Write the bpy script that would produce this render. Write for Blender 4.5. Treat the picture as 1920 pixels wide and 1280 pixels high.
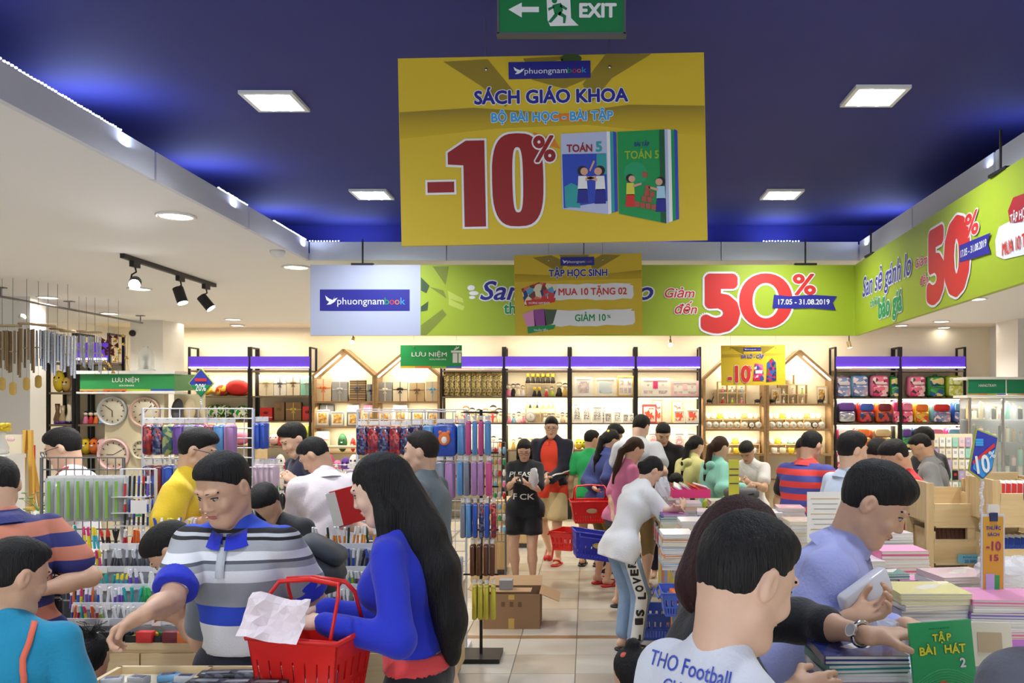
import bpy, math, random, time
import numpy as np
from mathutils import Vector, Matrix, Euler
T0 = time.time()
for _o in list(bpy.data.objects): bpy.data.objects.remove(_o)
scn = bpy.context.scene
col = scn.collection
R = random.Random(7)
rad = math.radians
# ---------------------------------------------------------------- camera, world, exposure, lamps
F = 1600.0; VX, VY = 1100.0, 760.0; EYE = 1.87
def W(px, py, D):
 """world point seen at photo pixel (px,py) at distance D along the aisle"""
 return Vector(((px-VX)/F*D, D, EYE+(VY-py)/F*D))
ZC = 3.02          # white ceiling height
ZB = 3.37          # blue ceiling height
DW = 14.4          # back wall distance
YN_ = -3.0
cam_d = bpy.data.cameras.new('camera'); cam = bpy.data.objects.new('camera', cam_d); col.objects.link(cam)
cam_d.sensor_width = 36; cam_d.lens = F/1920*36
cam_d.shift_x = -(VX-960)/1920; cam_d.shift_y = (VY-640)/1920
cam_d.clip_start = 0.05; cam_d.clip_end = 100
cam.location = (0, 0, EYE); cam.rotation_euler = (rad(90), 0, 0)
scn.camera = cam
vs = scn.view_settings
vs.view_transform = 'Standard'; vs.look = 'None'; vs.exposure = 0.75; vs.gamma = 1.0; vs.use_curve_mapping = False
scn.cycles.max_bounces = 5; scn.cycles.diffuse_bounces = 3; scn.cycles.glossy_bounces = 2
scn.cycles.transmission_bounces = 3; scn.cycles.transparent_max_bounces = 6
scn.cycles.caustics_reflective = False; scn.cycles.caustics_refractive = False
scn.cycles.sample_clamp_indirect = 4.0; scn.cycles.use_denoising = True
world = bpy.data.worlds.new('shop_air'); scn.world = world; world.use_nodes = True
world.node_tree.nodes['Background'].inputs[0].default_value = (0.80, 0.86, 1.0, 1)
world.node_tree.nodes['Background'].inputs[1].default_value = 0.26
def lamp(kind, name, loc, power, color=(1,1,1), size=0.1, rot=(0,0,0), spot=None, blend=0.5, size_y=None):
 d = bpy.data.lights.new(name, kind); d.energy = power; d.color = color
 if kind == 'AREA':
  d.size = size
  if size_y: d.shape = 'RECTANGLE'; d.size_y = size_y
 else: d.shadow_soft_size = size
 if kind == 'SPOT': d.spot_size = spot or rad(120); d.spot_blend = blend
 o = bpy.data.objects.new(name, d); col.objects.link(o); o.location = loc; o.rotation_euler = rot
 return o
COOL = (0.86, 0.92, 1.0); WARM = (1.0, 0.86, 0.62); NEUT = (1.0, 0.95, 0.86)
# recessed fluorescent downlights of the blue coffer (square troffers) and of the coffer part behind the camera
BLUE_LAMPS = [(-1.52, 6.04), (-1.53, 4.19), (1.39, 4.12), (1.38, 6.04), (-1.5, 2.2), (1.4, 2.2), (-1.5, 0.2), (1.4, 0.2), (-1.5, -1.8), (1.4, -1.8)]
for _x, _y in BLUE_LAMPS:
 lamp('SPOT', 'troffer_lamp', (_x, _y, ZB-0.03), 62 if _y > 1 else 26, COOL, 0.12, spot=rad(150), blend=0.8)
# round downlights of the white ceiling
DOWN = [W(330,404,1840/356), W(555,500,1840/260), W(90,557,1840/203), W(205,587,1840/173), W(437,598,1840/162),
  W(1765,602,1840/158), W(1700,480,1840/280), W(1830,560,1840/200)]
DOWN += [Vector((x, y, ZC)) for x, y in [(-5,6.2),(-3.4,3.2),(-5.2,3.0),(3.3,3.4),(3.4,5.2),(4.6,8.6),(2.2,8.6),(0.0,8.6),(-2.2,8.9),(-4.4,8.4),(-1.2,11),(1.4,11),(3.6,10.9),(-3.4,11.2)]]
for _p in DOWN:
 lamp('SPOT', 'downlight_lamp', (_p.x, _p.y, ZC-0.03), 66 if _p.y > 7 else 72, NEUT if _p.y > 6 else (0.97,0.96,0.95), 0.07, spot=rad(140), blend=0.9)
# added cool front fill from behind the camera, no real shop front there
lamp('AREA', 'front_fill', (-.6, YN_-.0+.1, 1.6), 52, (.9, .95, 1.0), 9.0, rot=(rad(90), 0, 0), size_y=2.6)
# ---------------------------------------------------------------- materials
MATS = {}
def new_mat(name):
 m = bpy.data.materials.new(name); m.use_nodes = True
 return m, m.node_tree, m.node_tree.nodes['Principled BSDF']
def mat(name, c=(0.8,0.8,0.8), rough=0.5, metal=0.0, emit=0, alpha=1, bump=0, bscale=60, trans=0, ecol=None, coat=0, var=0, sheen=0):
 if name in MATS: return MATS[name]
 m, nt, b = new_mat(name)
 b.inputs['Base Color'].default_value = (*c, 1); b.inputs['Roughness'].default_value = rough
 b.inputs['Metallic'].default_value = metal
 if emit: b.inputs['Emission Color'].default_value = (*(ecol or c), 1); b.inputs['Emission Strength'].default_value = emit
 if alpha < 1: b.inputs['Alpha'].default_value = alpha
 if trans: b.inputs['Transmission Weight'].default_value = trans
 if coat: b.inputs['Coat Weight'].default_value = coat
 if sheen: b.inputs['Sheen Weight'].default_value = sheen
 if bump or var:
  tc = nt.nodes.new('ShaderNodeTexCoord'); n = nt.nodes.new('ShaderNodeTexNoise')
  n.inputs['Scale'].default_value = bscale; n.inputs['Detail'].default_value = 3
  nt.links.new(tc.outputs['Object'], n.inputs['Vector'])
  if bump:
   bp = nt.nodes.new('ShaderNodeBump'); bp.inputs['Strength'].default_value = bump; bp.inputs['Distance'].default_value = 0.01
   nt.links.new(n.outputs['Fac'], bp.inputs['Height']); nt.links.new(bp.outputs['Normal'], b.inputs['Normal'])
  if var:
   n2 = nt.nodes.new('ShaderNodeTexNoise'); n2.inputs['Scale'].default_value = bscale*0.15
   nt.links.new(tc.outputs['Object'], n2.inputs['Vector'])
   mx = nt.nodes.new('ShaderNodeMix'); mx.data_type = 'RGBA'
   mx.inputs[6].default_value = (*[v*(1-var) for v in c], 1); mx.inputs[7].default_value = (*[min(1, v*(1+var)) for v in c], 1)
   nt.links.new(n2.outputs['Fac'], mx.inputs[0]); nt.links.new(mx.outputs[2], b.inputs['Base Color'])
 MATS[name] = m
 return m
def srgb(r, g, b):
 f = lambda v: (v/255/12.92) if v/255 <= 0.04045 else ((v/255+0.055)/1.055)**2.4
 return (f(r), f(g), f(b))
def cmat(r, g, b, rough=0.5, **k):
 return mat('paint_%d_%d_%d_%d' % (r, g, b, int(rough*100)) + ('_' + '_'.join('%s%s' % (a, str(v)) for a, v in sorted(k.items())) if k else ''), srgb(r, g, b), rough, **k)
def ramp_mat(name, axis, stops, lo, hi, rough=0.75, bump=0.15, bscale=150, const=True, coord='Object'):
 """bands of printed or knitted colour along one object axis"""
 if name in MATS: return MATS[name]
 m, nt, b = new_mat(name)
 tc = nt.nodes.new('ShaderNodeTexCoord'); sp = nt.nodes.new('ShaderNodeSeparateXYZ'); mr = nt.nodes.new('ShaderNodeMapRange')
 cr = nt.nodes.new('ShaderNodeValToRGB')
 nt.links.new(tc.outputs[coord], sp.inputs[0]); nt.links.new(sp.outputs[axis], mr.inputs[0])
 mr.inputs[1].default_value = lo; mr.inputs[2].default_value = hi
 nt.links.new(mr.outputs[0], cr.inputs[0]); nt.links.new(cr.outputs[0], b.inputs['Base Color'])
 cr.color_ramp.interpolation = 'CONSTANT' if const else 'LINEAR'
 el = cr.color_ramp.elements
 while len(el) < len(stops): el.new(0.5)
 for e, (p, c) in zip(el, sorted(stops)): e.position = p; e.color = (*srgb(*c), 1)
 b.inputs['Roughness'].default_value = rough
 n = nt.nodes.new('ShaderNodeTexNoise'); n.inputs['Scale'].default_value = bscale
 bp = nt.nodes.new('ShaderNodeBump'); bp.inputs['Strength'].default_value = bump; bp.inputs['Distance'].default_value = 0.01
 nt.links.new(tc.outputs['Object'], n.inputs['Vector']); nt.links.new(n.outputs['Fac'], bp.inputs['Height']); nt.links.new(bp.outputs['Normal'], b.inputs['Normal'])
 MATS[name] = m
 return m
def rep_mat(name, axis, period, cols, rough=0.75):
 """colour bands that repeat with a period (striped knit)"""
 if name in MATS: return MATS[name]
 m, nt, b = new_mat(name)
 tc = nt.nodes.new('ShaderNodeTexCoord'); sp = nt.nodes.new('ShaderNodeSeparateXYZ')
 d = nt.nodes.new('ShaderNodeMath'); d.operation = 'DIVIDE'; d.inputs[1].default_value = period
 f = nt.nodes.new('ShaderNodeMath'); f.operation = 'FRACT'; cr = nt.nodes.new('ShaderNodeValToRGB')
 nt.links.new(tc.outputs['Object'], sp.inputs[0]); nt.links.new(sp.outputs[axis], d.inputs[0]); nt.links.new(d.outputs[0], f.inputs[0])
 nt.links.new(f.outputs[0], cr.inputs[0]); nt.links.new(cr.outputs[0], b.inputs['Base Color'])
 cr.color_ramp.interpolation = 'CONSTANT'; el = cr.color_ramp.elements
 while len(el) < len(cols): el.new(0.5)
 for i, c in enumerate(cols): el[i].position = i/len(cols); el[i].color = (*srgb(*c), 1)
 b.inputs['Roughness'].default_value = rough; MATS[name] = m
 return m
def print_mat(name, cols, scale=30, rough=0.35, kind='vor', coat=0.0):
 """busy printed pattern: cells or blotches in a few colours"""
 if name in MATS: return MATS[name]
 m, nt, b = new_mat(name)
 tc = nt.nodes.new('ShaderNodeTexCoord')
 if kind == 'vor':
  n = nt.nodes.new('ShaderNodeTexVoronoi'); n.inputs['Scale'].default_value = scale
  s = nt.nodes.new('ShaderNodeSeparateXYZ'); nt.links.new(n.outputs['Color'], s.inputs[0]); src = s.outputs[0]
 else:
  n = nt.nodes.new('ShaderNodeTexNoise'); n.inputs['Scale'].default_value = scale; n.inputs['Detail'].default_value = 2
  mr = nt.nodes.new('ShaderNodeMapRange'); mr.inputs[1].default_value = 0.3; mr.inputs[2].default_value = 0.7
  nt.links.new(n.outputs['Fac'], mr.inputs[0]); src = mr.outputs[0]
 nt.links.new(tc.outputs['Object'], n.inputs['Vector'])
 cr = nt.nodes.new('ShaderNodeValToRGB'); cr.color_ramp.interpolation = 'CONSTANT'; el = cr.color_ramp.elements
 while len(el) < len(cols): el.new(0.5)
 for i, c in enumerate(cols): el[i].position = i/len(cols); el[i].color = (*srgb(*c), 1)
 nt.links.new(src, cr.inputs[0]); nt.links.new(cr.outputs[0], b.inputs['Base Color'])
 b.inputs['Roughness'].default_value = rough
 if coat: b.inputs['Coat Weight'].default_value = coat
 MATS[name] = m
 return m
def wood_mat(name, c1, c2, scale=1.0, rough=0.5, axis='X'):
 if name in MATS: return MATS[name]
 m, nt, b = new_mat(name)
 tc = nt.nodes.new('ShaderNodeTexCoord'); mp = nt.nodes.new('ShaderNodeMapping')
 s = {'X': (1.2, 14, 14), 'Y': (14, 1.2, 14), 'Z': (14, 14, 1.2)}[axis]
 mp.inputs['Scale'].default_value = tuple(v*scale for v in s)
 n = nt.nodes.new('ShaderNodeTexNoise'); n.inputs['Scale'].default_value = 2.5; n.inputs['Detail'].default_value = 5; n.inputs['Distortion'].default_value = 0.6
 nt.links.new(tc.outputs['Object'], mp.inputs[0]); nt.links.new(mp.outputs[0], n.inputs['Vector'])
 cr = nt.nodes.new('ShaderNodeValToRGB'); cr.color_ramp.elements[0].position = 0.3; cr.color_ramp.elements[1].position = 0.7
 cr.color_ramp.elements[0].color = (*srgb(*c1), 1); cr.color_ramp.elements[1].color = (*srgb(*c2), 1)
 nt.links.new(n.outputs['Fac'], cr.inputs[0]); nt.links.new(cr.outputs[0], b.inputs['Base Color'])
 b.inputs['Roughness'].default_value = rough; MATS[name] = m
 return m
# ---------------------------------------------------------------- mesh builder
class MB:
 def __init__(s): s.v = []; s.f = []; s.mi = []; s.sm = []; s.mats = []; s.M = None
 def m(s, mt):
  if mt not in s.mats: s.mats.append(mt)
  return s.mats.index(mt)
 def add(s, vs_, fs, mt, smooth=False):
  o = len(s.v)
  if s.M is not None: vs_ = [s.M @ Vector(p) for p in vs_]
  s.v += [tuple(p) for p in vs_]; i = s.m(mt)
  for f in fs: s.f.append([a+o for a in f]); s.mi.append(i); s.sm.append(smooth)
  return s
 def box(s, c, d, mt, rz=0, M=None, taper=1.0):
  x, y, z = d[0]/2, d[1]/2, d[2]/2; t = taper
  vs_ = [(-x,-y,-z),(x,-y,-z),(x,y,-z),(-x,y,-z),(-x*t,-y*t,z),(x*t,-y*t,z),(x*t,y*t,z),(-x*t,y*t,z)]
  Q = Matrix.Translation(c) @ (M if M is not None else Matrix.Rotation(rz, 4, 'Z'))
  return s.add([Q @ Vector(p) for p in vs_], [(0,3,2,1),(4,5,6,7),(0,1,5,4),(1,2,6,5),(2,3,7,6),(3,0,4,7)], mt)
 def rbox(s, c, d, r, mt, M=None, smooth=True, axis=2, n=3):
  """box with rounded vertical edges (along axis) and softened ends"""
  x, y, z = d[0]/2, d[1]/2, d[2]/2
  if axis == 1: x, y, z = d[0]/2, d[2]/2, d[1]/2
  r = min(r, x*.99, y*.99)
  ring = []
  for cx, cy, a0 in ((x-r, y-r, 0), (-x+r, y-r, 90), (-x+r, -y+r, 180), (x-r, -y+r, 270)):
   for k in range(n+1):
    a = rad(a0+90*k/n); ring.append((cx, cy, math.cos(a), math.sin(a)))
  e = min(r*.5, z*.6)
  lev = [(-z, -e), (-z+e, 0), (z-e, 0), (z, -e)]
  vs_ = []; N = len(ring)
  for zz, off in lev:
   for cx, cy, ca, sa in ring: vs_.append((cx+(r+off)*ca, cy+(r+off)*sa, zz))
  fs = [tuple(range(N-1, -1, -1)), tuple(range(3*N, 4*N))]
  for l in range(3):
   for k in range(N): fs.append((l*N+k, l*N+(k+1)%N, (l+1)*N+(k+1)%N, (l+1)*N+k))
  if axis == 1: vs_ = [(a, -c_, b) for a, b, c_ in vs_]
  Q = Matrix.Translation(c) @ (M if M is not None else Matrix.Identity(4))
  return s.add([Q @ Vector(p) for p in vs_], fs, mt, smooth)
 def cyl(s, a, b, r, mt, r2=None, n=8, caps=True, smooth=True):
  a = Vector(a); b = Vector(b); d = (b-a); r2 = r if r2 is None else r2
  q = d.to_track_quat('Z', 'Y').to_matrix() if d.length > 1e-9 else Matrix.Identity(3)
  vs_ = []
  for p, rr in ((a, r), (b, r2)):
   for k in range(n):
    t = 2*math.pi*k/n; vs_.append(p+q @ Vector((rr*math.cos(t), rr*math.sin(t), 0)))
  fs = [(k, (k+1)%n, n+(k+1)%n, n+k) for k in range(n)]
  s.add(vs_, fs, mt, smooth)
  if caps: s.add(vs_, [tuple(range(n-1,-1,-1)), tuple(range(n, 2*n))], mt, False)
  return s
 def lathe(s, prof, mt, c=(0,0,0), n=12, M=None, smooth=True, sx=1, sy=1):
  vs_ = []
  for r, z in prof:
   for k in range(n):
    t = 2*math.pi*k/n; vs_.append((r*math.cos(t)*sx, r*math.sin(t)*sy, z))
  fs = []
  for i in range(len(prof)-1):
   for k in range(n): fs.append((i*n+k, i*n+(k+1)%n, (i+1)*n+(k+1)%n, (i+1)*n+k))
  fs.append(tuple(range(n-1,-1,-1))); fs.append(tuple(range((len(prof)-1)*n, len(prof)*n)))
  Q = Matrix.Translation(c) @ (M if M is not None else Matrix.Identity(4))
  return s.add([Q @ Vector(p) for p in vs_], fs, mt, smooth)
 def ball(s, c, r, mt, n=10, M=None):
  r = r if hasattr(r, '__len__') else (r, r, r); k = max(4, n//2+1)
  prof = [(max(0.001, math.sin(math.pi*i/k)), -math.cos(math.pi*i/k)) for i in range(k+1)]
  Q = (M if M is not None else Matrix.Identity(4)) @ Matrix.Diagonal((r[0], r[1], r[2], 1))
  return s.lathe(prof, mt, c, n, Q)
 def tube(s, pts, r, mt, n=6, closed=False):
  pts = [Vector(p) for p in pts]; L = len(pts); vs_ = []; up = Vector((0,0,1))
  for i, p in enumerate(pts):
   a = pts[(i-1)%L] if (closed or i > 0) else p; b = pts[(i+1)%L] if (closed or i < L-1) else p
   t = (b-a).normalized()
   u = t.cross(up)
   if u.length < 0.1: u = t.cross(Vector((0,1,0)))
   u.normalize(); w = t.cross(u)
   for k in range(n):
    g = 2*math.pi*k/n; vs_.append(p+u*r*math.cos(g)+w*r*math.sin(g))
  fs = []
  for i in range(L if closed else L-1):
   j = (i+1)%L
   for k in range(n): fs.append((i*n+k, j*n+k, j*n+(k+1)%n, i*n+(k+1)%n))
  if not closed: fs += [tuple(range(n)), tuple(range((L-1)*n+n-1, (L-1)*n-1, -1))]
  return s.add(vs_, fs, mt, True)
 def poly(s, pts, mt, th=0, nrm=(0,-1,0)):
  """flat polygon, optional thickness behind it"""
  n = len(pts)
  if not th: return s.add(pts, [tuple(range(n))], mt)
  d = Vector(nrm)*-th
  vs_ = [Vector(p) for p in pts]+[Vector(p)+d for p in pts]
  return s.add(vs_, [tuple(range(n)), tuple(range(2*n-1, n-1, -1))]+[(k, n+k, n+(k+1)%n, (k+1)%n) for k in range(n)], mt)
 def build(s, name, parent=None, loc=None, rot=None):
  me = bpy.data.meshes.new(name); me.from_pydata(s.v, [], s.f)
  for m_ in s.mats: me.materials.append(m_)
  me.polygons.foreach_set('material_index', s.mi); me.polygons.foreach_set('use_smooth', s.sm); me.update()
  return link(name, me, parent, loc, rot)
def link(name, me, parent=None, loc=None, rot=None):
 o = bpy.data.objects.new(name, me); col.objects.link(o)
 if parent is not None: o.parent = parent
 if loc is not None: o.location = loc
 if rot is not None: o.rotation_euler = rot
 return o
CH = {}
def tag(o, label=None, cat=None, group=None, kind=None):
 if label: o['label'] = label
 if cat: o['category'] = cat
 if group: o['group'] = group
 if kind: o['kind'] = kind
 return o
def thing(name, label, cat, loc=(0,0,0), rz=0, group=None, rot=None):
 o = bpy.data.objects.new(name, None); col.objects.link(o); o.empty_display_size = 0.05
 o.location = loc; o.rotation_euler = rot if rot is not None else (0, 0, rz)
 return tag(o, label, cat, group)
def structure(mb, name, parent=None):
 o = mb.build(name, parent)
 if parent is None: o['kind'] = 'structure'
 return o
def copy_tree(o, parent=None):
 c = o.copy(); col.objects.link(c)
 if parent is not None: c.parent = parent
 for ch in o.children: copy_tree(ch, c)
 return c
PROTO = {}
def use(key, fn, loc, rz=0, label=None, cat=None, group=None, rot=None, scale=None):
 """first use of a kind moves the original, later uses copy it"""
 if key not in PROTO:
  o = fn(); PROTO[key] = o
 else: o = copy_tree(PROTO[key])
 o.location = loc; o.rotation_euler = rot if rot is not None else (0, 0, rz)
 if scale: o.scale = (scale,)*3 if not hasattr(scale, '__len__') else scale
 if 'group' in o and not group: del o['group']
 return tag(o, label, cat, group)
# ---------------------------------------------------------------- lettering
def text_mesh(txt, size=1.0, bold=0.0, shear=0.0, align='CENTER', n=8):
 """flat lettering; weight is added by laying shifted copies of the clean outline a hair's breadth apart"""
 cu = bpy.data.curves.new('lettering', 'FONT'); cu.body = txt; cu.size = size; cu.shear = shear
 cu.align_x = align; cu.resolution_u = 3
 o = bpy.data.objects.new('lettering', cu); col.objects.link(o)
 dg = bpy.context.evaluated_depsgraph_get(); me = bpy.data.meshes.new_from_object(o.evaluated_get(dg))
 bpy.data.objects.remove(o)
 v = [tuple(p.co) for p in me.vertices]; f = [tuple(p.vertices) for p in me.polygons]; me.clear_geometry() if hasattr(me, 'clear_geometry') else None
 V, P_ = list(v), list(f)
 if bold > 0:
  n = n if bold < .004 else 20
  for k in range(n):
   dx, dy = bold*math.cos(2*math.pi*k/n+.2), bold*math.sin(2*math.pi*k/n+.2); a = len(V)
   V += [(x+dx, y+dy, z+5e-5*(k+1)) for x, y, z in v]; P_ += [tuple(i+a for i in q) for q in f]
 me = bpy.data.meshes.new('lettering'); me.from_pydata(V, [], P_); me.update()
 return me
def text(parent, txt, loc, height, mt, bold=0.03, width=None, out=None, outb=0.06, lift=0.002, shear=0, rot=(rad(90),0,0), name='lettering', align='CENTER', rz=None):
 """printed lettering facing -Y (towards the aisle), cap height and overall width in metres; loc = centre (or left end) of the line's baseline"""
 size = height/0.73; objs = []
 me = text_mesh(txt, size, bold*size*0.5, shear, align)
 me.materials.append(mt) if not me.materials else me.materials.__setitem__(0, mt)
 sc = 1.0
 if width:
  xs = [v.co.x for v in me.vertices]; w = max(xs)-min(xs); sc = width/w
  me.transform(Matrix.Diagonal((sc, 1, 1, 1)))
 if out:
  m2 = text_mesh(txt, size, (bold+outb)*size*0.5, shear, align); m2.materials.clear(); m2.materials.append(out)
  if width: m2.transform(Matrix.Diagonal((sc, 1, 1, 1)))
  o2 = link(name+'_outline' if name == 'lettering' else name, m2, parent, loc, rot); objs.append(o2)
 # lift along the face normal
 o = link(name, me, parent, loc, rot)
 if out: o.delta_location = Euler(rot).to_matrix() @ Vector((0, 0, lift))
 objs.append(o)
 return o
# ---------------------------------------------------------------- distance-field modeller for bodies, clothes and hair
class Cap:
 def __init__(s, a, b, ra, rb=None, k=0.03, fx=None, fs=1.0):
  s.a = np.array(a, float); s.b = np.array(b, float); s.ra = ra; s.rb = ra if rb is None else rb; s.k = k
  s.fx = None if fx is None else np.array(fx, float)/np.linalg.norm(fx); s.fs = fs
 def d(s, p, t=0.0):
  ba = s.b-s.a; L = float(ba@ba)+1e-12
  pa = p-s.a; h = np.clip(pa@ba/L, 0, 1)
  q = pa-h[:, None]*ba
  if s.fx is not None: q = q+((s.fs-1)*(q@s.fx))[:, None]*s.fx
  return np.sqrt((q*q).sum(1))-(s.ra+(s.rb-s.ra)*h+t)
 def bb(s):
  r = max(s.ra, s.rb); return np.minimum(s.a, s.b)-r, np.maximum(s.a, s.b)+r
class Ell:
 def __init__(s, c, r, M=None, k=0.02):
  s.c = np.array(c, float); s.r = np.array(r, float); s.M = np.eye(3) if M is None else np.array(M); s.k = k
 def d(s, p, t=0.0):
  q = (p-s.c)@s.M; r = s.r+t; a = q/r; k0 = np.sqrt((a*a).sum(1)); b = a/r; k1 = np.sqrt((b*b).sum(1))+1e-9
  return k0*(k0-1)/k1
 def bb(s): m = s.r.max(); return s.c-m, s.c+m
class Plane:   # keeps the side where n.p < c
 def __init__(s, n, c): s.n = np.array(n, float)/np.linalg.norm(n); s.c = c
 def d(s, p): return p@s.n-s.c
def smin(a, b, k):
 h = np.maximum(k-np.abs(a-b), 0)/k
 return np.minimum(a, b)-h*h*k*0.25
def field(prims, subs, planes, p, t, noise, use_=None):
 d = None
 for i, q in enumerate(prims):
  if use_ is not None and not use_[i]: continue
  e = q.d(p, t)
  d = e if d is None else smin(d, e, q.k)
 if d is None: return np.full(len(p), 1.0)
 if noise is not None: d = d+noise(p)
 for q in subs:
  e = -q.d(p); d = -smin(-d, -e, q.k)
 for pl in planes: d = np.maximum(d, pl.d(p))
 return d
def axis_lines(lo, hi, res, fines):
 out = [lo]; x = lo
 while x < hi:
  r = res
  for a, b, fr in fines:
   if a-res < x < b: r = min(r, fr)
  x += r; out.append(x)
 return np.array(out)
def sdf_mesh(name, prims, res, subs=(), planes=(), t=0.0, noise=None, fines=(), mats=()):
 lo = np.min([q.bb()[0] for q in prims], 0)-t-0.03; hi = np.max([q.bb()[1] for q in prims], 0)+t+0.03
 for pl in planes:
  for ax in range(3):
   if pl.n[ax] < -0.999: lo[ax] = max(lo[ax], -pl.c-2*res)
   if pl.n[ax] > 0.999: hi[ax] = min(hi[ax], pl.c+2*res)
 ax = [axis_lines(lo[i], hi[i], res, [(c[i]-r[i], c[i]+r[i], fr) for c, r, fr in fines]) for i in range(3)]
 n = [len(a) for a in ax]; B = 10
 V = np.full(n, 1.0, np.float32)
 st = [list(range(0, m, B)) for m in n]
 cen = []; hd = []; ids = []
 for i in st[0]:
  for j in st[1]:
   for k in st[2]:
    e = (min(i+B, n[0])-1, min(j+B, n[1])-1, min(k+B, n[2])-1)
    a = np.array([ax[0][i], ax[1][j], ax[2][k]]); b = np.array([ax[0][e[0]], ax[1][e[1]], ax[2][e[2]]])
    cen.append((a+b)/2); hd.append(np.linalg.norm(b-a)/2+res*1.2); ids.append((i, j, k, e))
 cen = np.array(cen); hd = np.array(hd)
 D = np.array([q.d(cen, t) for q in prims]); dm = D.min(0)
 for bi in range(len(ids)):
  i, j, k, e = ids[bi]; h = hd[bi]*1.35+0.03
  if dm[bi] > h: continue
  sl = (slice(i, e[0]+1), slice(j, e[1]+1), slice(k, e[2]+1))
  if dm[bi] < -h-0.02 and not subs and not planes: V[sl] = -1; continue
  us = D[:, bi] < h+hd[bi]*0.5+0.03
  G = np.stack(np.meshgrid(ax[0][sl[0]], ax[1][sl[1]], ax[2][sl[2]], indexing='ij'), -1)
  sh = G.shape[:3]
  V[sl] = field(prims, subs, planes, G.reshape(-1, 3), t, noise, us).reshape(sh)
 V[0], V[-1] = 1, 1; V[:, 0], V[:, -1] = 1, 1; V[:, :, 0], V[:, :, -1] = 1, 1
 I = V < 0
 s = I[:-1, :-1, :-1].astype(np.int8)
 for dx in (0, 1):
  for dy in (0, 1):
   for dz in (0, 1):
    if dx+dy+dz: s = s+I[dx:n[0]-1+dx, dy:n[1]-1+dy, dz:n[2]-1+dz]
 act = np.nonzero((s > 0) & (s < 8)); ci = np.stack(act, 1)
 vid = np.full([m-1 for m in n], -1, np.int32); vid[act] = np.arange(len(ci))
 X = [ax[q][ci[:, q]] for q in range(3)]; X1 = [ax[q][ci[:, q]+1] for q in range(3)]
 cor = {}
 for dx in (0, 1):
  for dy in (0, 1):
   for dz in (0, 1): cor[(dx, dy, dz)] = V[ci[:, 0]+dx, ci[:, 1]+dy, ci[:, 2]+dz]
 acc = np.zeros((len(ci), 3)); cnt = np.zeros(len(ci))
 for q in range(3):
  o1, o2 = [x for x in range(3) if x != q]
  for u in (0, 1):
   for w in (0, 1):
    c0 = [0]*3; c0[o1] = u; c0[o2] = w; c1 = list(c0); c1[q] = 1
    a = cor[tuple(c0)]; b = cor[tuple(c1)]; mk = (a < 0) != (b < 0)
    tt = np.where(mk, a/(a-b+1e-12), 0)
    pt = np.zeros((len(ci), 3)); pt[:, q] = X[q]+tt*(X1[q]-X[q])
    pt[:, o1] = X1[o1] if u else X[o1]; pt[:, o2] = X1[o2] if w else X[o2]
    acc += pt*mk[:, None]; cnt += mk
 P = acc/cnt[:, None]
 quads = []
 for q in range(3):
  o1, o2 = [(1, 2), (2, 0), (0, 1)][q]
  sa = [slice(None)]*3; sb = [slice(None)]*3; sa[q] = slice(0, -1); sb[q] = slice(1, None)
  A = I[tuple(sa)]; Bm = I[tuple(sb)]; e = np.nonzero(A != Bm)
  e = np.stack(e, 1); e = e[(e[:, o1] > 0) & (e[:, o2] > 0)]
  if not len(e): continue
  fl = A[e[:, 0], e[:, 1], e[:, 2]]
  def g(d1, d2):
   c = e.copy(); c[:, o1] -= d1; c[:, o2] -= d2; return vid[c[:, 0], c[:, 1], c[:, 2]]
  Q = np.stack([g(1, 1), g(0, 1), g(0, 0), g(1, 0)], 1)
  Q[~fl] = Q[~fl][:, ::-1]; quads.append(Q)
 Q = np.concatenate(quads); Q = Q[(Q >= 0).all(1)]
 me = bpy.data.meshes.new(name)
 me.vertices.add(len(P)); me.vertices.foreach_set('co', P.astype(np.float32).ravel())
 me.loops.add(len(Q)*4); me.loops.foreach_set('vertex_index', Q.astype(np.int32).ravel())
 me.polygons.add(len(Q)); me.polygons.foreach_set('loop_start', np.arange(0, len(Q)*4, 4, dtype=np.int32))
 me.polygons.foreach_set('loop_total', np.full(len(Q), 4, np.int32)); me.polygons.foreach_set('use_smooth', np.ones(len(Q), bool))
 for m_ in mats: me.materials.append(m_)
 me.update(calc_edges=True)
 return me
def fold_noise(amp, fz=1.0, seed=0.0):
 def f(p):
  x, y, z = p[:, 0]+seed, p[:, 1]-seed*.7, p[:, 2]
  return amp*(np.sin(31*x+17*y+13*z*fz+2*np.sin(9*z+7*x))*0.5+np.sin(-23*x+29*y+24*z*fz+1.7*np.sin(13*y+11*z))*0.35+np.sin(52*z*fz+18*x-21*y)*0.2)
 return f
def hair_noise(amp, c, seed=0, fade=False):
 c = np.array(c)
 def f(p):
  q = p-c; a = np.arctan2(q[:, 0], -q[:, 1]+1e-6)
  k = amp*np.clip((q[:, 2]+.02)/.06, 0, 1) if fade else amp
  return k*(np.sin(a*23+seed+q[:, 2]*25)*0.6+np.sin(a*41-q[:, 2]*40+seed)*0.3+np.sin(q[:, 0]*110+q[:, 1]*60)*0.2)
 return f
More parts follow.
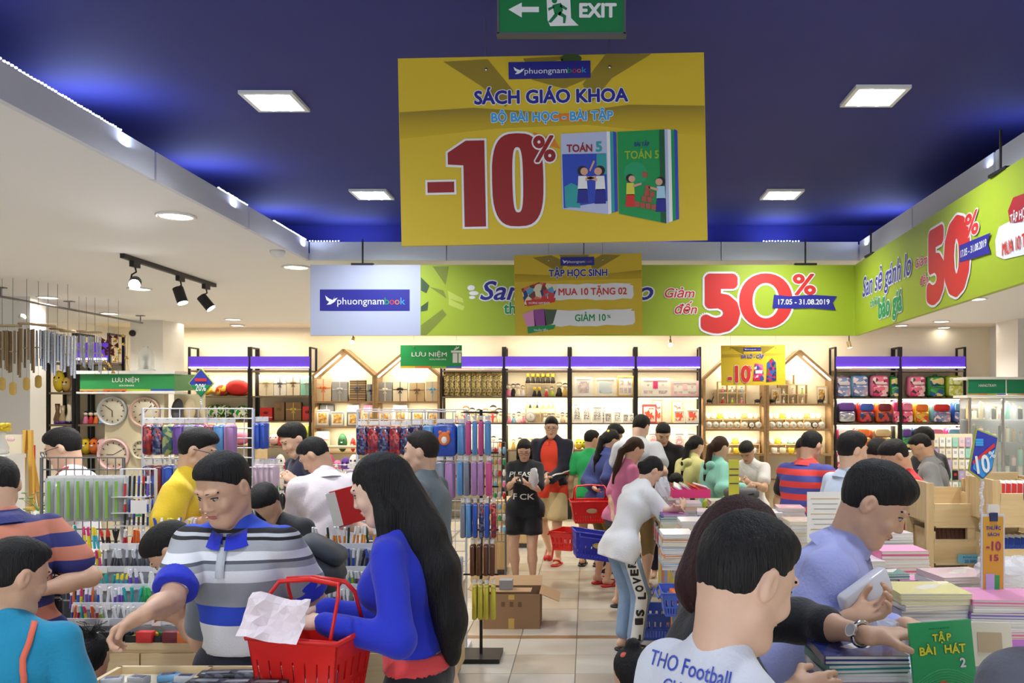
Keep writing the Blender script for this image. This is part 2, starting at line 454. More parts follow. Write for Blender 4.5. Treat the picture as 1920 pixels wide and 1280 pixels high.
# ---------------------------------------------------------------- people
SKIN = {'a': (236,198,174), 'b': (226,184,156), 'c': (212,168,138)}
def skin_mat(k):
 n = 'skin_'+k
 if n in MATS: return MATS[n]
 m = mat(n, srgb(*SKIN[k]), 0.5, bump=0.05, bscale=220, var=0.06)
 m.node_tree.nodes['Principled BSDF'].inputs['Subsurface Weight'].default_value = 0.0
 return m
def hair_mat(name, c, rough=0.55):
 if name in MATS: return MATS[name]
 m, nt, b = new_mat(name)
 tc = nt.nodes.new('ShaderNodeTexCoord'); mp = nt.nodes.new('ShaderNodeMapping'); mp.inputs['Scale'].default_value = (260, 260, 9)
 n = nt.nodes.new('ShaderNodeTexNoise'); n.inputs['Scale'].default_value = 1.0; n.inputs['Detail'].default_value = 2
 nt.links.new(tc.outputs['Object'], mp.inputs[0]); nt.links.new(mp.outputs[0], n.inputs['Vector'])
 bp = nt.nodes.new('ShaderNodeBump'); bp.inputs['Strength'].default_value = 1.0; bp.inputs['Distance'].default_value = 0.006
 nt.links.new(n.outputs['Fac'], bp.inputs['Height']); nt.links.new(bp.outputs['Normal'], b.inputs['Normal'])
 b.inputs['Base Color'].default_value = (*c, 1); b.inputs['Roughness'].default_value = rough; b.inputs['Specular IOR Level'].default_value = .28
 MATS[name] = m
 return m
HAIR = {'black': (0.010, 0.009, 0.009), 'brown': (0.050, 0.022, 0.012), 'soft': (0.022, 0.016, 0.013), 'wine': (0.035, 0.010, 0.010)}
def cloth(r, g, b, **k): return mat('cloth_%d_%d_%d' % (r, g, b), srgb(r, g, b), 0.85, bump=0.25, bscale=90, sheen=0.15, **k)
def rotM(yaw, pitch, roll=0):
 """head frame: yaw to the person's own left, pitch looking down"""
 return np.array(Matrix.Rotation(yaw, 3, 'Z') @ Matrix.Rotation(-pitch, 3, 'X') @ Matrix.Rotation(roll, 3, 'Y'))
def ik(a, t, l1, l2, hint):
 a = np.array(a, float); t = np.array(t, float); d = t-a; L = np.linalg.norm(d)
 mx = (l1+l2)*0.995
 if L > mx: t = a+d/L*mx; d = t-a; L = mx
 u = d/L; x = (l1*l1-l2*l2+L*L)/(2*L); h = math.sqrt(max(l1*l1-x*x, 1e-6))
 hint = np.array(hint, float); hv = hint-u*(hint@u); hv /= np.linalg.norm(hv)+1e-9
 return a+u*x+hv*h, t
def hand_prims(wr, fdir, palm, sc, curl=0.5, side=1, fine=True, spread=0.12, thumb_open=0.5):
 """palm plus five bent fingers; fdir = where fingers point, palm = palm normal"""
 f = np.array(fdir, float); f /= np.linalg.norm(f); n = np.array(palm, float); n -= f*(n@f); n /= np.linalg.norm(n)
 w = np.cross(f, n)*side      # towards the thumb
 P = [Cap(wr, wr+f*.03*sc, .024*sc, .026*sc, .02, n, 1.3)]
 base = wr+f*.085*sc
 P.append(Cap(wr+f*.035*sc+w*.014*sc, base+w*.022*sc, .024*sc, .018*sc, .02, n, 1.55)); P.append(Cap(wr+f*.035*sc-w*.012*sc, base-w*.020*sc, .022*sc, .016*sc, .02, n, 1.5))
 for i, (o, L) in enumerate(((.028, .072), (.009, .08), (-.010, .074), (-.028, .058))):
  b0 = base+w*o*sc; d0 = f+w*(o/.03)*spread; d0 /= np.linalg.norm(d0)
  r = .0088*sc if i < 3 else .0078*sc; ang = 0
  p = b0
  for j, fr in enumerate((.45, .32, .23)):
   ang += curl*(0.75 if j == 0 else 0.95)
   dd = d0*math.cos(ang)+n*math.sin(ang); q = p+dd*L*fr*sc
   P.append(Cap(p, q, r*(1-.06*j), r*(.94-.08*j), .006)); p = q
 b0 = wr+f*.03*sc+w*.024*sc; d1 = f*.55+w*(.5+thumb_open*.6)+n*.35; d1 /= np.linalg.norm(d1)
 q = b0+d1*.045*sc; d2 = f*.85+w*.15*thumb_open+n*(.25+curl*.5); d2 /= np.linalg.norm(d2)
 P.append(Cap(b0, q, .0145*sc, .0115*sc, .015)); P.append(Cap(q, q+d2*.032*sc, .0108*sc, .0090*sc, .006))
 return P
PEOPLE = {}
def person(key, label, px, top_y, D, face, lean=0, pitch=10, hyaw=0, fem=False, fat=1.0, skin='b', hair='short', hcol='black', hs=1.0,
  top=None, bot=None, hands=(None, None), elbow=(None, None), stance=(0, 0), res=None, fine=None, glasses=False, shoes=None,
  shirt_mat=None, curl=(0.5, 0.5), fdirs=(None, None), palms=(None, None), coll=None, roll=0, feat=True, group=None, zlo=None, headfine=None, over=None, name='person', spread=.12):
 l = rad(lean); pt = rad(pitch); hy = rad(hyaw)
 def skel(H):
  S = {}
  s1 = np.array((0, math.sin(l*.85), math.cos(l*.85))); s2 = np.array((0, math.sin(l*1.15), math.cos(l*1.15)))
  P0 = np.array((0, -.11*H*math.sin(l), .53*H-.02*H*(1-math.cos(l)))); wa = P0+.10*H*s1; chs = wa+.11*H*s1*.5+.11*H*s2*.5; nb = chs+.088*H*s2
  Rm = rotM(hy, pt+l*0.0, rad(roll)); up = Rm@np.array((0, 0, 1.)); fw = Rm@np.array((0, 1., 0))
  nd = s2*.7+np.array((0, .25, .5)); nd /= np.linalg.norm(nd)
  hc = nb+nd*.046*H+up*.054*H*hs
  S.update(P0=P0, wa=wa, ch=chs, nb=nb, hc=hc, R=Rm, s1=s1, s2=s2, up=up)
  S['top'] = hc[2]+.072*H*hs*(abs(up[2])+.25*(1-abs(up[2])))
  return S
 ztar = EYE+(VY-top_y)/F*D
 H = ztar/skel(1.0)['top']; S = skel(H); u = H/1.7
 hx, hyw = (px-VX)/F*D, D
 th = rad(face); c, s_ = math.cos(th), math.sin(th)
 ho = S['hc']; loc = Vector((hx-(c*ho[0]-s_*ho[1]), hyw-(s_*ho[0]+c*ho[1]), 0))
 def L(w):  # world -> local
  d = Vector(w)-loc; return np.array((c*d.x+s_*d.y, -s_*d.x+c*d.y, d.z))
 res = res or max(.0085, min(.017, D*.0019)); near = D < 4
 root = thing(name, label, 'person', loc, th, group)
 X = np.array((1., 0, 0)); Y = np.array((0, 1., 0)); Z = np.array((0, 0, 1.))
 sw = (.088 if fem else .100)*fat**.4; P0, wa, chs, nb, hc, s1, s2, Rm = (S[k] for k in ('P0', 'wa', 'ch', 'nb', 'hc', 's1', 's2', 'R'))
 fr1 = np.array((0, s1[2], -s1[1])); fr2 = np.array((0, s2[2], -s2[1]))
 hw = (.056 if fem else .050)*fat
 # torso
 torso = [Cap(P0-X*hw*H-s1*.01*H, P0+X*hw*H-s1*.01*H, .088*u*fat, k=.04), Cap(P0+s1*.01*H, wa, (.115 if fem else .118)*u*fat, (.098 if fem else .118)*u*fat, .05, fr1, 1.15),
   Cap(wa, chs, (.098 if fem else .118)*u*fat, (.118 if fem else .138)*u*fat, .05, fr1, 1.28), Cap(chs-X*.03*H, chs+X*.03*H, .112*u*fat, k=.05, fx=fr2, fs=1.2)]
 if fat > 1.1: torso.append(Ell(wa+fr1*.05*u-s1*.01, (.13*u*fat, .10*u*fat, .13*u*fat), k=.06))
 if fem: torso += [Ell(chs+X*sg*.07*u+fr2*.085*u-s2*.02*u, (.055*u, .05*u, .055*u), k=.05) for sg in (-1, 1)]
 shl = [nb-s2*.031*H+X*sg*sw*H for sg in (-1, 1)]
 torso += [Cap(nb-s2*.022*H+X*sg*.03*H, shl[i]*.9+(nb-s2*.03*H)*.1, .052*u, .046*u, .05) for i, sg in enumerate((-1, 1))]
 torso += [Cap(nb+s2*.020*H, nb-s2*.028*H+X*sg*.055*H, .034*u, .036*u, .04) for sg in (-1, 1)]
 neck = [Cap(nb-s2*.03*H, hc-S['up']*.045*H*hs-Rm[:, 1]*.012*H, .056*u if not fem else .047*u, (.052 if not fem else .044)*u, .02)]
 # head, in its own frame
 q = H*hs*.135/.235/1.0
 def hp(x, y, z): return hc+Rm@(np.array((x, y, z))*q)
 def he(x, y, z, a, b, c_, k=.012): return Ell(hp(x, y, z), np.array((a, b, c_))*q, Rm, k)
 head = [he(0, -.012, .028, .077, .094, .088, .02), he(0, -.032, -.022, .060, .050, .060, .03), he(0, .022, -.02, .064, .070, .085, .03), Cap(hp(-.015, .066, -.098), hp(.015, .066, -.098), .021*q, k=.03),
   Cap(hp(-.046, .005, -.062), hp(-.018, .055, -.095), .020*q, .02*q, .03), Cap(hp(.046, .005, -.062), hp(.018, .055, -.095), .020*q, .02*q, .03)]
 hsub = []
 if feat:
  head += [Cap(hp(0, .087, .008), hp(0, .101, -.027), .0075*q, .0108*q, .012), he(-.011, .094, -.031, .0095, .010, .0075, .006), he(.011, .094, -.031, .0095, .010, .0075, .006),
    he(0, .089, -.0565, .023, .0090, .0055, .005), he(0, .087, -.067, .019, .0090, .0062, .005), Cap(hp(-.04, .080, .028), hp(-.012, .090, .026), .008*q, k=.012), Cap(hp(.04, .080, .028), hp(.012, .090, .026), .008*q, k=.012),
    he(-.036, .066, -.03, .022, .02, .02, .02), he(.036, .066, -.03, .022, .02, .02, .02)]
  hsub = [he(-.032, .106, .008, .018, .018, .011, .010), he(.032, .106, .008, .018, .018, .011, .010)]
  for sg in (-1, 1):
   head += [he(sg*.077, -.012, -.006, .011, .019, .031, .008)]
   if near: hsub.append(he(sg*.088, -.006, .0, .006, .009, .017, .004))
 # arms
 A1, A2 = .166*H, .150*H; arms = []
 for i, sg in enumerate((-1, 1)):
  sh = shl[i]
  tgt = L(hands[i]) if hands[i] is not None else sh+np.array((sg*.05*H, .03*H+.05*H*math.sin(l), -.305*H))
  ht = elbow[i] if elbow[i] is not None else (sg*.5, -.6, -.8)
  el, wr = ik(sh, tgt, A1, A2, ht)
  fd = (wr-el)/np.linalg.norm(wr-el)
  if fdirs[i] is not None:
   fw_ = Vector(fdirs[i]); fd2 = np.array((c*fw_.x+s_*fw_.y, -s_*fw_.x+c*fw_.y, fw_.z))
  else: fd2 = fd
  if palms[i] is not None:
   pw = Vector(palms[i]); pl = np.array((c*pw.x+s_*pw.y, -s_*pw.x+c*pw.y, pw.z))
  else: pl = -sg*X+.01*Y
  if abs(pl@(fd2/np.linalg.norm(fd2))) > .97: pl = pl+Z*.5
  arms.append(dict(sh=sh, el=el, wr=wr, fd=fd2, pl=pl,
   up=Cap(sh, el, .052*u*fat**.6 if not fem else .045*u, .040*u if not fem else .035*u, .04), fo=Cap(el, el+(wr-el)*.45, .040*u if not fem else .035*u, .039*u if not fem else .034*u, .02), fo2=Cap(el+(wr-el)*.4, wr, .038*u if not fem else .033*u, .0245*u if not fem else .021*u, .02)))
 hand = []
 for i, a in enumerate(arms):
  hd_ = np.cross(a['fd']/np.linalg.norm(a['fd']), a['pl'])  # thumb side must be forward / up
  want = Y*.7+Z*.5+(-X if i == 1 else X)*.3
  hand += hand_prims(a['wr'], a['fd'], a['pl'], u*.98*(1.0 if not fem else .93), curl[i], 1 if hd_@want > 0 else -1, spread=spread)
 # legs
 legs = []
 for i, sg in enumerate((-1, 1)):
  hip = P0+np.array((sg*hw*H, 0, -.01*H)); lift = 0.0
  if isinstance(stance[i], tuple): fy, lift = stance[i][0]*H, stance[i][1]*H
  else: fy = stance[i]*H
  an = np.array((sg*.055*H*max(1, fat*.9), fy, .045*H+lift)); kn, an = ik(hip, an, .245*H, .245*H, (sg*.05, 1, 0))
  legs.append((hip, kn, an, lift))
 lg = []
 for hip, kn, an, lift in legs:
  lg += [Cap(hip, kn, .086*u*fat, .054*u*fat**.5, .04), Cap(kn, kn+(an-kn)*.4, .052*u*fat**.5, .053*u*fat**.5, .02), Cap(kn+(an-kn)*.35, an, .052*u*fat**.5, .031*u, .02)]
  dn = np.array((0, 0, -.028*H)) if lift < .02*H else np.array((0, -.02*H, -.022*H))
  toe = an+dn+np.array((0, .092*H, .002)) if lift < .02*H else an+np.array((0, .055*H, -.075*H))
  lg += [Cap(an+dn*.3-Y*.018*H, an+dn*.55+(toe-an)*.45, .030*u, .030*u, .02), Cap(an+dn*.7+(toe-an)*.3, toe, .028*u, .024*u, .02, X if False else Z, 1.15)]
 allp = torso+neck+head+[x for a in arms for x in (a['up'], a['fo'], a['fo2'])]+hand+lg
 planes = []
 if zlo is not None: planes = [Plane((0, 0, -1), -zlo)]
 fines = []
 if D < 7: fr = headfine or (.0042 if D < 3.3 else .006 if D < 4.5 else .008); fines.append((hc, np.array((.10, .13, .13))*q, fr))
 if fine:
  for i in fine: a = arms[i]; fines.append((a['wr']+a['fd']/np.linalg.norm(a['fd'])*.08*u, np.array((.10, .10, .10)), .0045))
 sm = skin_mat(skin)
 body = link('body', sdf_mesh('body', allp, res, hsub, planes, fines=fines, mats=[sm]), root)
 # hair
 hm = hair_mat('hair_'+hcol, HAIR[hcol])
 shell = [he(0, -.016, .034, .082, .098, .091, .02)]
 sub = [he(0, .105, -.055, .082, .098, .098, .012), he(-.088, .012, -.045, .03, .045, .045, .008), he(.088, .012, -.045, .03, .045, .045, .008)]
 hpl = []
 if hair in ('short', 'crew', 'fringe'):
  if hair != 'crew': shell.append(he(0, .022, .082, .062, .068, .044, .03))
  else: shell = [he(0, -.014, .034, .080, .096, .088, .02), he(0, .018, .082, .060, .064, .034, .03)]
  shell.append(he(0, -.036, -.012, .064, .052, .062, .03))
  tilt = Rm@np.array((0, -.12, -1.)); tilt /= np.linalg.norm(tilt); hpl.append(Plane(tilt, tilt@hp(0, -.07, -.052 if hair == 'crew' else -.060)))
  zz = {'crew': -.052, 'short': -.064, 'fringe': -.080}[hair]
  sub = [he(0, .13, zz, .3, .122, .138, .008), he(-.088, -.006, -.012, .020, .025, .036, .005), he(.088, -.006, -.012, .020, .025, .036, .005), he(-.09, .03, -.05, .03, .035, .06, .006), he(.09, .03, -.05, .03, .035, .06, .006)]
 back = hp(0, -.075, -.02)
 if hair == 'bob':
  shell += [Cap(hp(0, -.05, -.02), hp(0, -.045, -.12), .082*q, .085*q, .03), Cap(hp(.065, -.01, 0), hp(.072, .01, -.12), .028*q, .026*q, .02), Cap(hp(-.065, -.01, 0), hp(-.072, .01, -.12), .028*q, .026*q, .02)]
  sub = [he(0, .105, -.065, .068, .10, .10, .01)]
 if hair == 'long':
  bk = [hp(0, -.06, 0), nb-fr2*.085*u-s2*.02, chs-fr2*.125*u, wa-fr1*.135*u+s1*.02, P0-fr1*.125*u+s1*.09*u]
  for i in range(4): shell.append(Cap(bk[i], bk[i+1], (.075, .095, .10, .09)[i]*u, (.095, .10, .09, .060)[i]*u, .03, fr1, (1.1, 1.45, 1.6, 1.8)[i]))
  for sg in (-1, 1):
   shell += [Cap(hp(sg*.070, .0, .03), hp(sg*.080, .0, -.10), .026*q, .032*q, .02), Cap(hp(sg*.080, .0, -.10), chs+X*sg*.095*u+fr2*.03*u, .034*u, .03*u, .03)]
  sub = [he(0, .105, -.05, .078, .092, .10, .012)]
 if hair in ('pony', 'wavy'):
  tb = hp(0, -.10, .02 if hair == 'pony' else -.03)
  shell.append(he(0, -.05, -.015, .066, .055, .065, .03)); shell.append(Cap(hp(0, -.08, .03), tb, .03*q, .022*q, .02))
  e1 = tb+(-fr2*.045*u)+np.array((0, 0, -.05)); e2 = nb-fr2*.11*u-s2*.06*u; e3 = e2-s2*.14*u
  for a_, b_, r1, r2 in ((tb, e1, .026, .034), (e1, e2, .034, .036), (e2, e3, .036, .016)): shell.append(Cap(a_, b_, r1*u, r2*u, .02))
 if hair == 'bun':
  shell += [he(0, -.05, -.015, .068, .058, .065, .03), he(0, -.055, .125, .034, .034, .032, .01)]
 if hair == 'low':
  shell += [he(0, -.05, -.02, .07, .06, .075, .03), he(0, -.11, -.03, .034, .03, .04, .012)]
 hnp = hc
 hres = .0075 if D < 3.3 else .009 if D < 4.6 else max(.012, res*.95)
 hm_o = link('hair', sdf_mesh('hair', shell, hres, sub, hpl, noise=hair_noise(.0024 if D < 5 else .0030, hnp, len(key), hair in ('short', 'crew', 'fringe')), mats=[hm]), root)
 # eyes, brows, mouth
 if feat:
  e = MB(); ew = mat('eye_white', (.42, .40, .38), .35); ei = mat('eye_iris', (.015, .01, .008), .2); br = hm; lp = mat('lips', srgb(178, 98, 92), .45)
  MR = Matrix([list(r) for r in Rm]).to_4x4()
  for sg in (-1, 1):
   e = MB(); e.ball(hp(sg*.030, .0785, .004), (.0128*q, .0095*q, .0058*q), ew, 10, MR); e.ball(hp(sg*.030, .0842, .0025), (.0056*q, .0048*q, .0052*q), ei, 8, MR)
   e.tube([hp(sg*(.017+.0065*k), .0855+.004*math.sin(k*.78)-.0022*k*(k > 1), .0070+.0032*math.sin(k*.78)) for k in range(5)], .0022*q, ei, 5); e.build('eye', root)
   e = MB(); e.tube([hp(sg*(.014+.009*k), .0950-.0030*k-.0006*k*k, .0285+.0015*math.sin(k*.8)-.0004*k) for k in range(5)], .0030*q, br, 5); e.build('eyebrow', root)
  e = MB(); e.ball(hp(0, .0925, -.0575), (.021*q, .0065*q, .0042*q), lp, 10, MR); e.ball(hp(0, .0905, -.066), (.018*q, .0065*q, .0048*q), lp, 10, MR); e.build('lips', root)
 if glasses:
  e = MB(); gm = mat('spectacle_frame', (.02, .02, .025), .3)
  for sg in (-1, 1):
   e.tube([hp(sg*.033+.024*math.cos(a*.5236)*1.0, .112-.004*abs(math.cos(a*.5236)), .004+.017*math.sin(a*.5236)) for a in range(12)], .0022*q, gm, 5, True)
   e.tube([hp(sg*.057, .108, .010), hp(sg*.082, .05, .010), hp(sg*.088, -.01, .006)], .002*q, gm, 5)
  e.tube([hp(-.010, .113, .008), hp(.010, .113, .008)], .002*q, gm, 5); e.build('glasses', root)
 # top garment
 def garment(nm, mt, t, sl, hem, ns=.004, subs=(), seed=0., open_=None, gr=None):
  pr = [x for x in torso]
  for a in arms:
   if sl <= 1.0:
    e_ = a['sh']+(a['el']-a['sh'])*sl; pr.append(Cap(a['sh'], e_, a['up'].ra+.004*u, a['up'].ra+.008*u, .014))
   else:
    pr.append(Cap(a['sh'], a['el'], a['up'].ra+.003, a['up'].rb+.006, .016)); f_ = sl-1; e_ = a['el']+(a['wr']-a['el'])*f_
    pr.append(Cap(a['el'], e_, a['up'].rb+.006, .030*u if f_ > .8 else .036*u, .03))
  pls = [Plane(-s1, -(s1@(P0-s1*hem*H)))]
  if sl > 0:
   pass
  if hem > .02: pr += [Cap(P0-X*hw*H, P0-X*hw*H-s1*.12*H, .09*u*fat, .095*u*fat, .05), Cap(P0+X*hw*H, P0+X*hw*H-s1*.12*H, .09*u*fat, .095*u*fat, .05)]
  for a in arms:   # flat cuffs
   if sl <= 1.0: dd = a['el']-a['sh']; e_ = a['sh']+dd*sl
   else: dd = a['wr']-a['el']; e_ = a['el']+dd*(sl-1)
  gres = res*.95 if D > 3.5 else .0085
  m_ = sdf_mesh(nm, pr, gr or gres, list(subs), pls+([Plane((0, 0, -1), -zlo)] if zlo is not None else []), t=t, noise=fold_noise(ns, seed=seed+len(key)), mats=[mt])
  return link(nm, m_, root), pr
 info = dict(root=root, S=S, H=H, u=u, arms=arms, hp=hp, q=q, L=L, loc=loc, th=th, R=Rm, fr1=fr1, fr2=fr2, legs=legs, body=body, X=X, hair=hm_o, torso=torso, res=res)
 if top:
  g_, pr = garment(top.get('n', 'shirt'), top['m'], top.get('t', .012)*u, top.get('s', .6), top.get('hem', .03), top.get('ns', .004)); info['top'] = g_; info['tpr'] = pr
  if top.get('collar'):
   cm = top['collar']; e = MB(); tx = top.get('t', .012)-.012
   ring = []
   for lev, (rr, dz) in enumerate(((.076+tx, -.012), (.068+tx*.6, .040), (.082+tx, .018), (.097+tx*1.4, -.010))):
    ring.append([nb+s2*(dz*u)+np.array((math.cos(a)*rr*u*1.12, 0, 0))+fr2*(math.sin(a)*rr*u*1.05+.006*u)-s2*(.030*u*max(0, math.sin(a))) for a in [rad(95+350*k/22) for k in range(23)]])
   vv = [tuple(p) for r_ in ring for p in r_]; ff = [(i*23+k, i*23+k+1, (i+1)*23+k+1, (i+1)*23+k) for i in range(3) for k in range(22)]
   e.add(vv, ff, cm, True); e.build('collar', root)
 if over:
  g_, pr = garment(over.get('n', 'jacket'), over['m'], over.get('t', .024)*u, over.get('s', 1.9), over.get('hem', .03), over.get('ns', .005), subs=[Cap(nb+fr2*.16*u, P0+fr1*.15*u-s1*.3, .10*u*over.get('w', 1), .11*u*over.get('w', 1), .01)]); info['over'] = g_
 if bot:
  f_ = bot.get('f', .95); pr = [Cap(P0-X*hw*H, P0+X*hw*H, .09*u*fat, k=.05), Cap(P0, wa, (.117 if fem else .121)*u*fat, (.104 if fem else .121)*u*fat, .04, fr1, 1.12)]
  for hip, kn, an, lift in legs:
   w = bot.get('w', .012)
   if f_ <= .5: e_ = hip+(kn-hip)*f_*2; pr.append(Cap(hip, e_, .086*u*fat, (.086+(.058-.086)*f_*2)*u*fat+w*1.5, .04))
   else: e_ = kn+(an-kn)*(f_-.5)*2; pr += [Cap(hip, kn, .086*u*fat, .058*u*fat+w*.6, .04), Cap(kn, e_, .057*u*fat+w*.6, (.040 if not bot.get('slim') else .036)*u+w, .03)]
  pls = [Plane(s1, s1@(wa-s1*(.052 if fem else .022)*H))]
  if zlo is not None: pls.append(Plane((0, 0, -1), -zlo))
  if f_ <= .5: pls.append(Plane((0, 0, -1), -(legs[0][0][2]+(legs[0][1][2]-legs[0][0][2])*f_*2-.02*H)))
  bm_ = sdf_mesh(bot.get('n', 'trousers'), pr, res if D > 3.5 else .010, [], pls, t=.004, noise=fold_noise(bot.get('ns', .003), .7, 2.0), mats=[bot['m']]); info['bot'] = link(bot.get('n', 'trousers'), bm_, root)
 if shoes:
  for hip, kn, an, lift in legs:
   e = MB(); z0 = .012 if lift < .01 else lift
   if lift < .01:
    e.rbox((an[0], an[1]+.035*H, .011), (.098*u, .262*u, .02), .045*u, shoes)
    e.tube([(an[0]-.042*u, an[1]+.03*u, .02), (an[0]-.03*u, an[1]+.09*u, .062*u), (an[0], an[1]+.105*u, .064*u), (an[0]+.03*u, an[1]+.09*u, .062*u), (an[0]+.042*u, an[1]+.03*u, .02)], .010*u, shoes, 6)
   else:
    e.M = Matrix.Translation((an[0], an[1]+.02, an[2]-.055)) @ Matrix.Rotation(rad(-55), 4, 'X'); e.rbox((0, .03, -.02), (.098*u, .262*u, .02), .045*u, shoes); e.rbox((0, .07, .02), (.1*u, .07*u, .05), .03*u, shoes)
   e.build('sandal', root)
 PEOPLE[key] = info
 print('person %-12s H=%.2f hip=(%.2f,%.2f) t=%.1f' % (key, H, loc.x, loc.y, time.time()-T0))
 return info
def drape(parent, txt, target, origin, direction, upv, height, mt, width=None, bold=.04, lift=.003, name='lettering', shear=0):
 """lettering printed on cloth: projected onto the garment (root-local coordinates)"""
 from mathutils.bvhtree import BVHTree
 me0 = target.data; bv = BVHTree.FromPolygons([v.co.copy() for v in me0.vertices], [tuple(p.vertices) for p in me0.polygons])
 me = text_mesh(txt, height/.73, bold*height*.5, shear)
 xs = [v.co.x for v in me.vertices]; w = max(xs)-min(xs); cy = height/2
 d = Vector(direction).normalized(); upv = Vector(upv); upv = (upv-d*upv.dot(d)).normalized(); rt = d.cross(upv)
 import bmesh
 bm = bmesh.new(); bm.from_mesh(me)
 bmesh.ops.triangulate(bm, faces=bm.faces)
 for _ in range(2):
  es = [e for e in bm.edges if e.calc_length() > .02]
  if es: bmesh.ops.subdivide_edges(bm, edges=es, cuts=1); bmesh.ops.triangulate(bm, faces=[f for f in bm.faces if len(f.verts) > 3])
 k = (width/w) if width else 1
 for v in bm.verts:
  p = Vector(origin)+rt*(v.co.x*k)+upv*(v.co.y-cy)
  h = bv.ray_cast(p, d)
  v.co = (h[0]-d*lift) if h[0] is not None else p+d*.2
 bm.to_mesh(me); bm.free(); me.materials.clear(); me.materials.append(mt)
 return link(name, me, parent)
# ================================================================ ROOM
XL, XR, YN = -8.0, 6.8, -3.0
LX, FY = -2.19, 6.74                       # coffer: left edge, far edge
def rx(y): return 2.15+(y-6.74)*0.0323     # coffer: right edge
white_ceiling = mat('ceiling_white', srgb(240, 240, 240), 0.8, bump=0.02, bscale=20)
wall_cream = mat('wall_cream', srgb(240, 230, 208), 0.8)
wall_white = mat('wall_white', srgb(232, 230, 226), 0.7)
blue_paint = mat('ceiling_blue', srgb(44, 50, 128), 0.72, var=0.12, bscale=8)
cove_blue = mat('cove_blue', srgb(34, 40, 140), 0.7)
black_metal = mat('black_metal', srgb(34, 32, 34), 0.45, metal=0.3)
grey_metal = mat('grey_metal', srgb(120, 120, 122), 0.4, metal=0.6)
chrome = mat('chrome', (0.7, 0.7, 0.72), 0.18, metal=1.0)
white_wire = mat('white_wire', srgb(214, 214, 220), 0.35)
white_paint = mat('white_paint', srgb(235, 235, 232), 0.5)
led_white = mat('led_white', (1, 1, 1), 0.5, emit=6, ecol=(0.95, 0.97, 1.0))
led_warm = mat('led_warm', (1, 1, 1), 0.5, emit=7, ecol=(1.0, 0.93, 0.78))
led_rope = mat('led_rope', (1, 1, 1), 0.5, emit=2.2, ecol=(0.86, 0.93, 1.0))
# floor of large tiles with narrow brown border strips
fm = MB(); fm.box(((XL+XR)/2, (YN+DW)/2, -0.055), (XR-XL, DW-YN, 0.10), mat('tile_joint', srgb(120, 112, 100), 0.6))
floor = structure(fm, 'floor')
tile_a = mat('floor_tile', srgb(200, 194, 182), 0.24, var=0.10, bscale=14); tile_b = mat('floor_tile_warm', srgb(192, 180, 162), 0.24, var=0.12, bscale=11)
strip_m = mat('floor_strip', srgb(150, 116, 84), 0.3, var=0.1, bscale=14)
t1 = MB(); t1.box((0, 0, -0.002), (0.446, 0.446, 0.006), tile_a, taper=.99); t1 = t1.build('tile', floor); m_a = t1.data
m_b = m_a.copy(); m_b.materials[0] = tile_b
first = True
ys = []; y = 4.6
while y < 14.3:
 if any(abs(y-s) < .06 for s in (6.86, 9.02, 11.3)): ys.append((y, .09)); y += .09
 else: ys.append((y, .45)); y += .45
for iy, (y, dy) in enumerate(ys):
 for ix in range(8):
  x = -1.88+ix*.45
  if first: o = t1; first = False
  else: o = t1.copy(); col.objects.link(o); o.parent = floor
  o.data = m_a if R.random() < .7 else m_b
  o.location = (x+.225, y+dy/2, 0); o.scale = (1, dy/.45, 1)
  if dy < .2:
   if 'm_s' not in globals(): m_s = m_a.copy(); m_s.materials[0] = strip_m
   o.data = m_s
# rest of the floor beyond the aisle, same material family
fr = MB(); fr.box((-5, 5.7, -0.002), (6.18, 17.3, 0.006), tile_a); fr.box((4.27, 5.7, -0.002), (5.02, 17.3, 0.006), tile_a); fr.box((-.07, .8, -.002), (3.66, 7.6, .006), tile_a)
fr.build('tile_field', floor)
# white ceiling around the blue coffer, with a raised trough before the far wall
cm = MB(); z = ZC+.03
def slab(x0, x1, y0, y1, zz, th, mt, b): b.box(((x0+x1)/2, (y0+y1)/2, zz+th/2), (x1-x0, y1-y0, th), mt)
slab(XL, LX-.04, YN, 11.9, ZC, .06, white_ceiling, cm); slab(LX-.04, 2.9, FY+.04, 11.9, ZC, .06, white_ceiling, cm); slab(2.9, XR, YN, 11.9, ZC, .06, white_ceiling, cm)
cm.poly([(rx(YN)+.04, YN, ZC), (rx(FY)+.04, FY+.04, ZC), (2.9, FY+.04, ZC), (2.9, YN, ZC)], white_ceiling, .06, (0, 0, -1))
slab(XL, XR, 11.9, DW, ZC+.16, .05, wall_cream, cm); cm.box((-.6, 11.93, ZC+.09), (14.8, .04, .16), white_ceiling)
structure(cm, 'ceiling')
bc = MB(); slab(LX-.40, rx(FY)+.45, YN, 7.14, ZB, .05, blue_paint, bc); structure(bc, 'ceiling_coffer')
cw = MB(); cw.box((LX-.38, 2.07, ZB-.15), (.03, 10.1, .3), cove_blue); cw.box((0, 7.13, ZB-.15), (5.1, .03, .3), cove_blue)
cw.poly([(rx(YN)+.36, YN, ZB), (rx(FY)+.36, 7.13, ZB), (rx(FY)+.36, 7.13, ZC+.05), (rx(YN)+.36, YN, ZC+.05)], cove_blue, .03, (-1, 0, 0))
structure(cw, 'wall_cove')
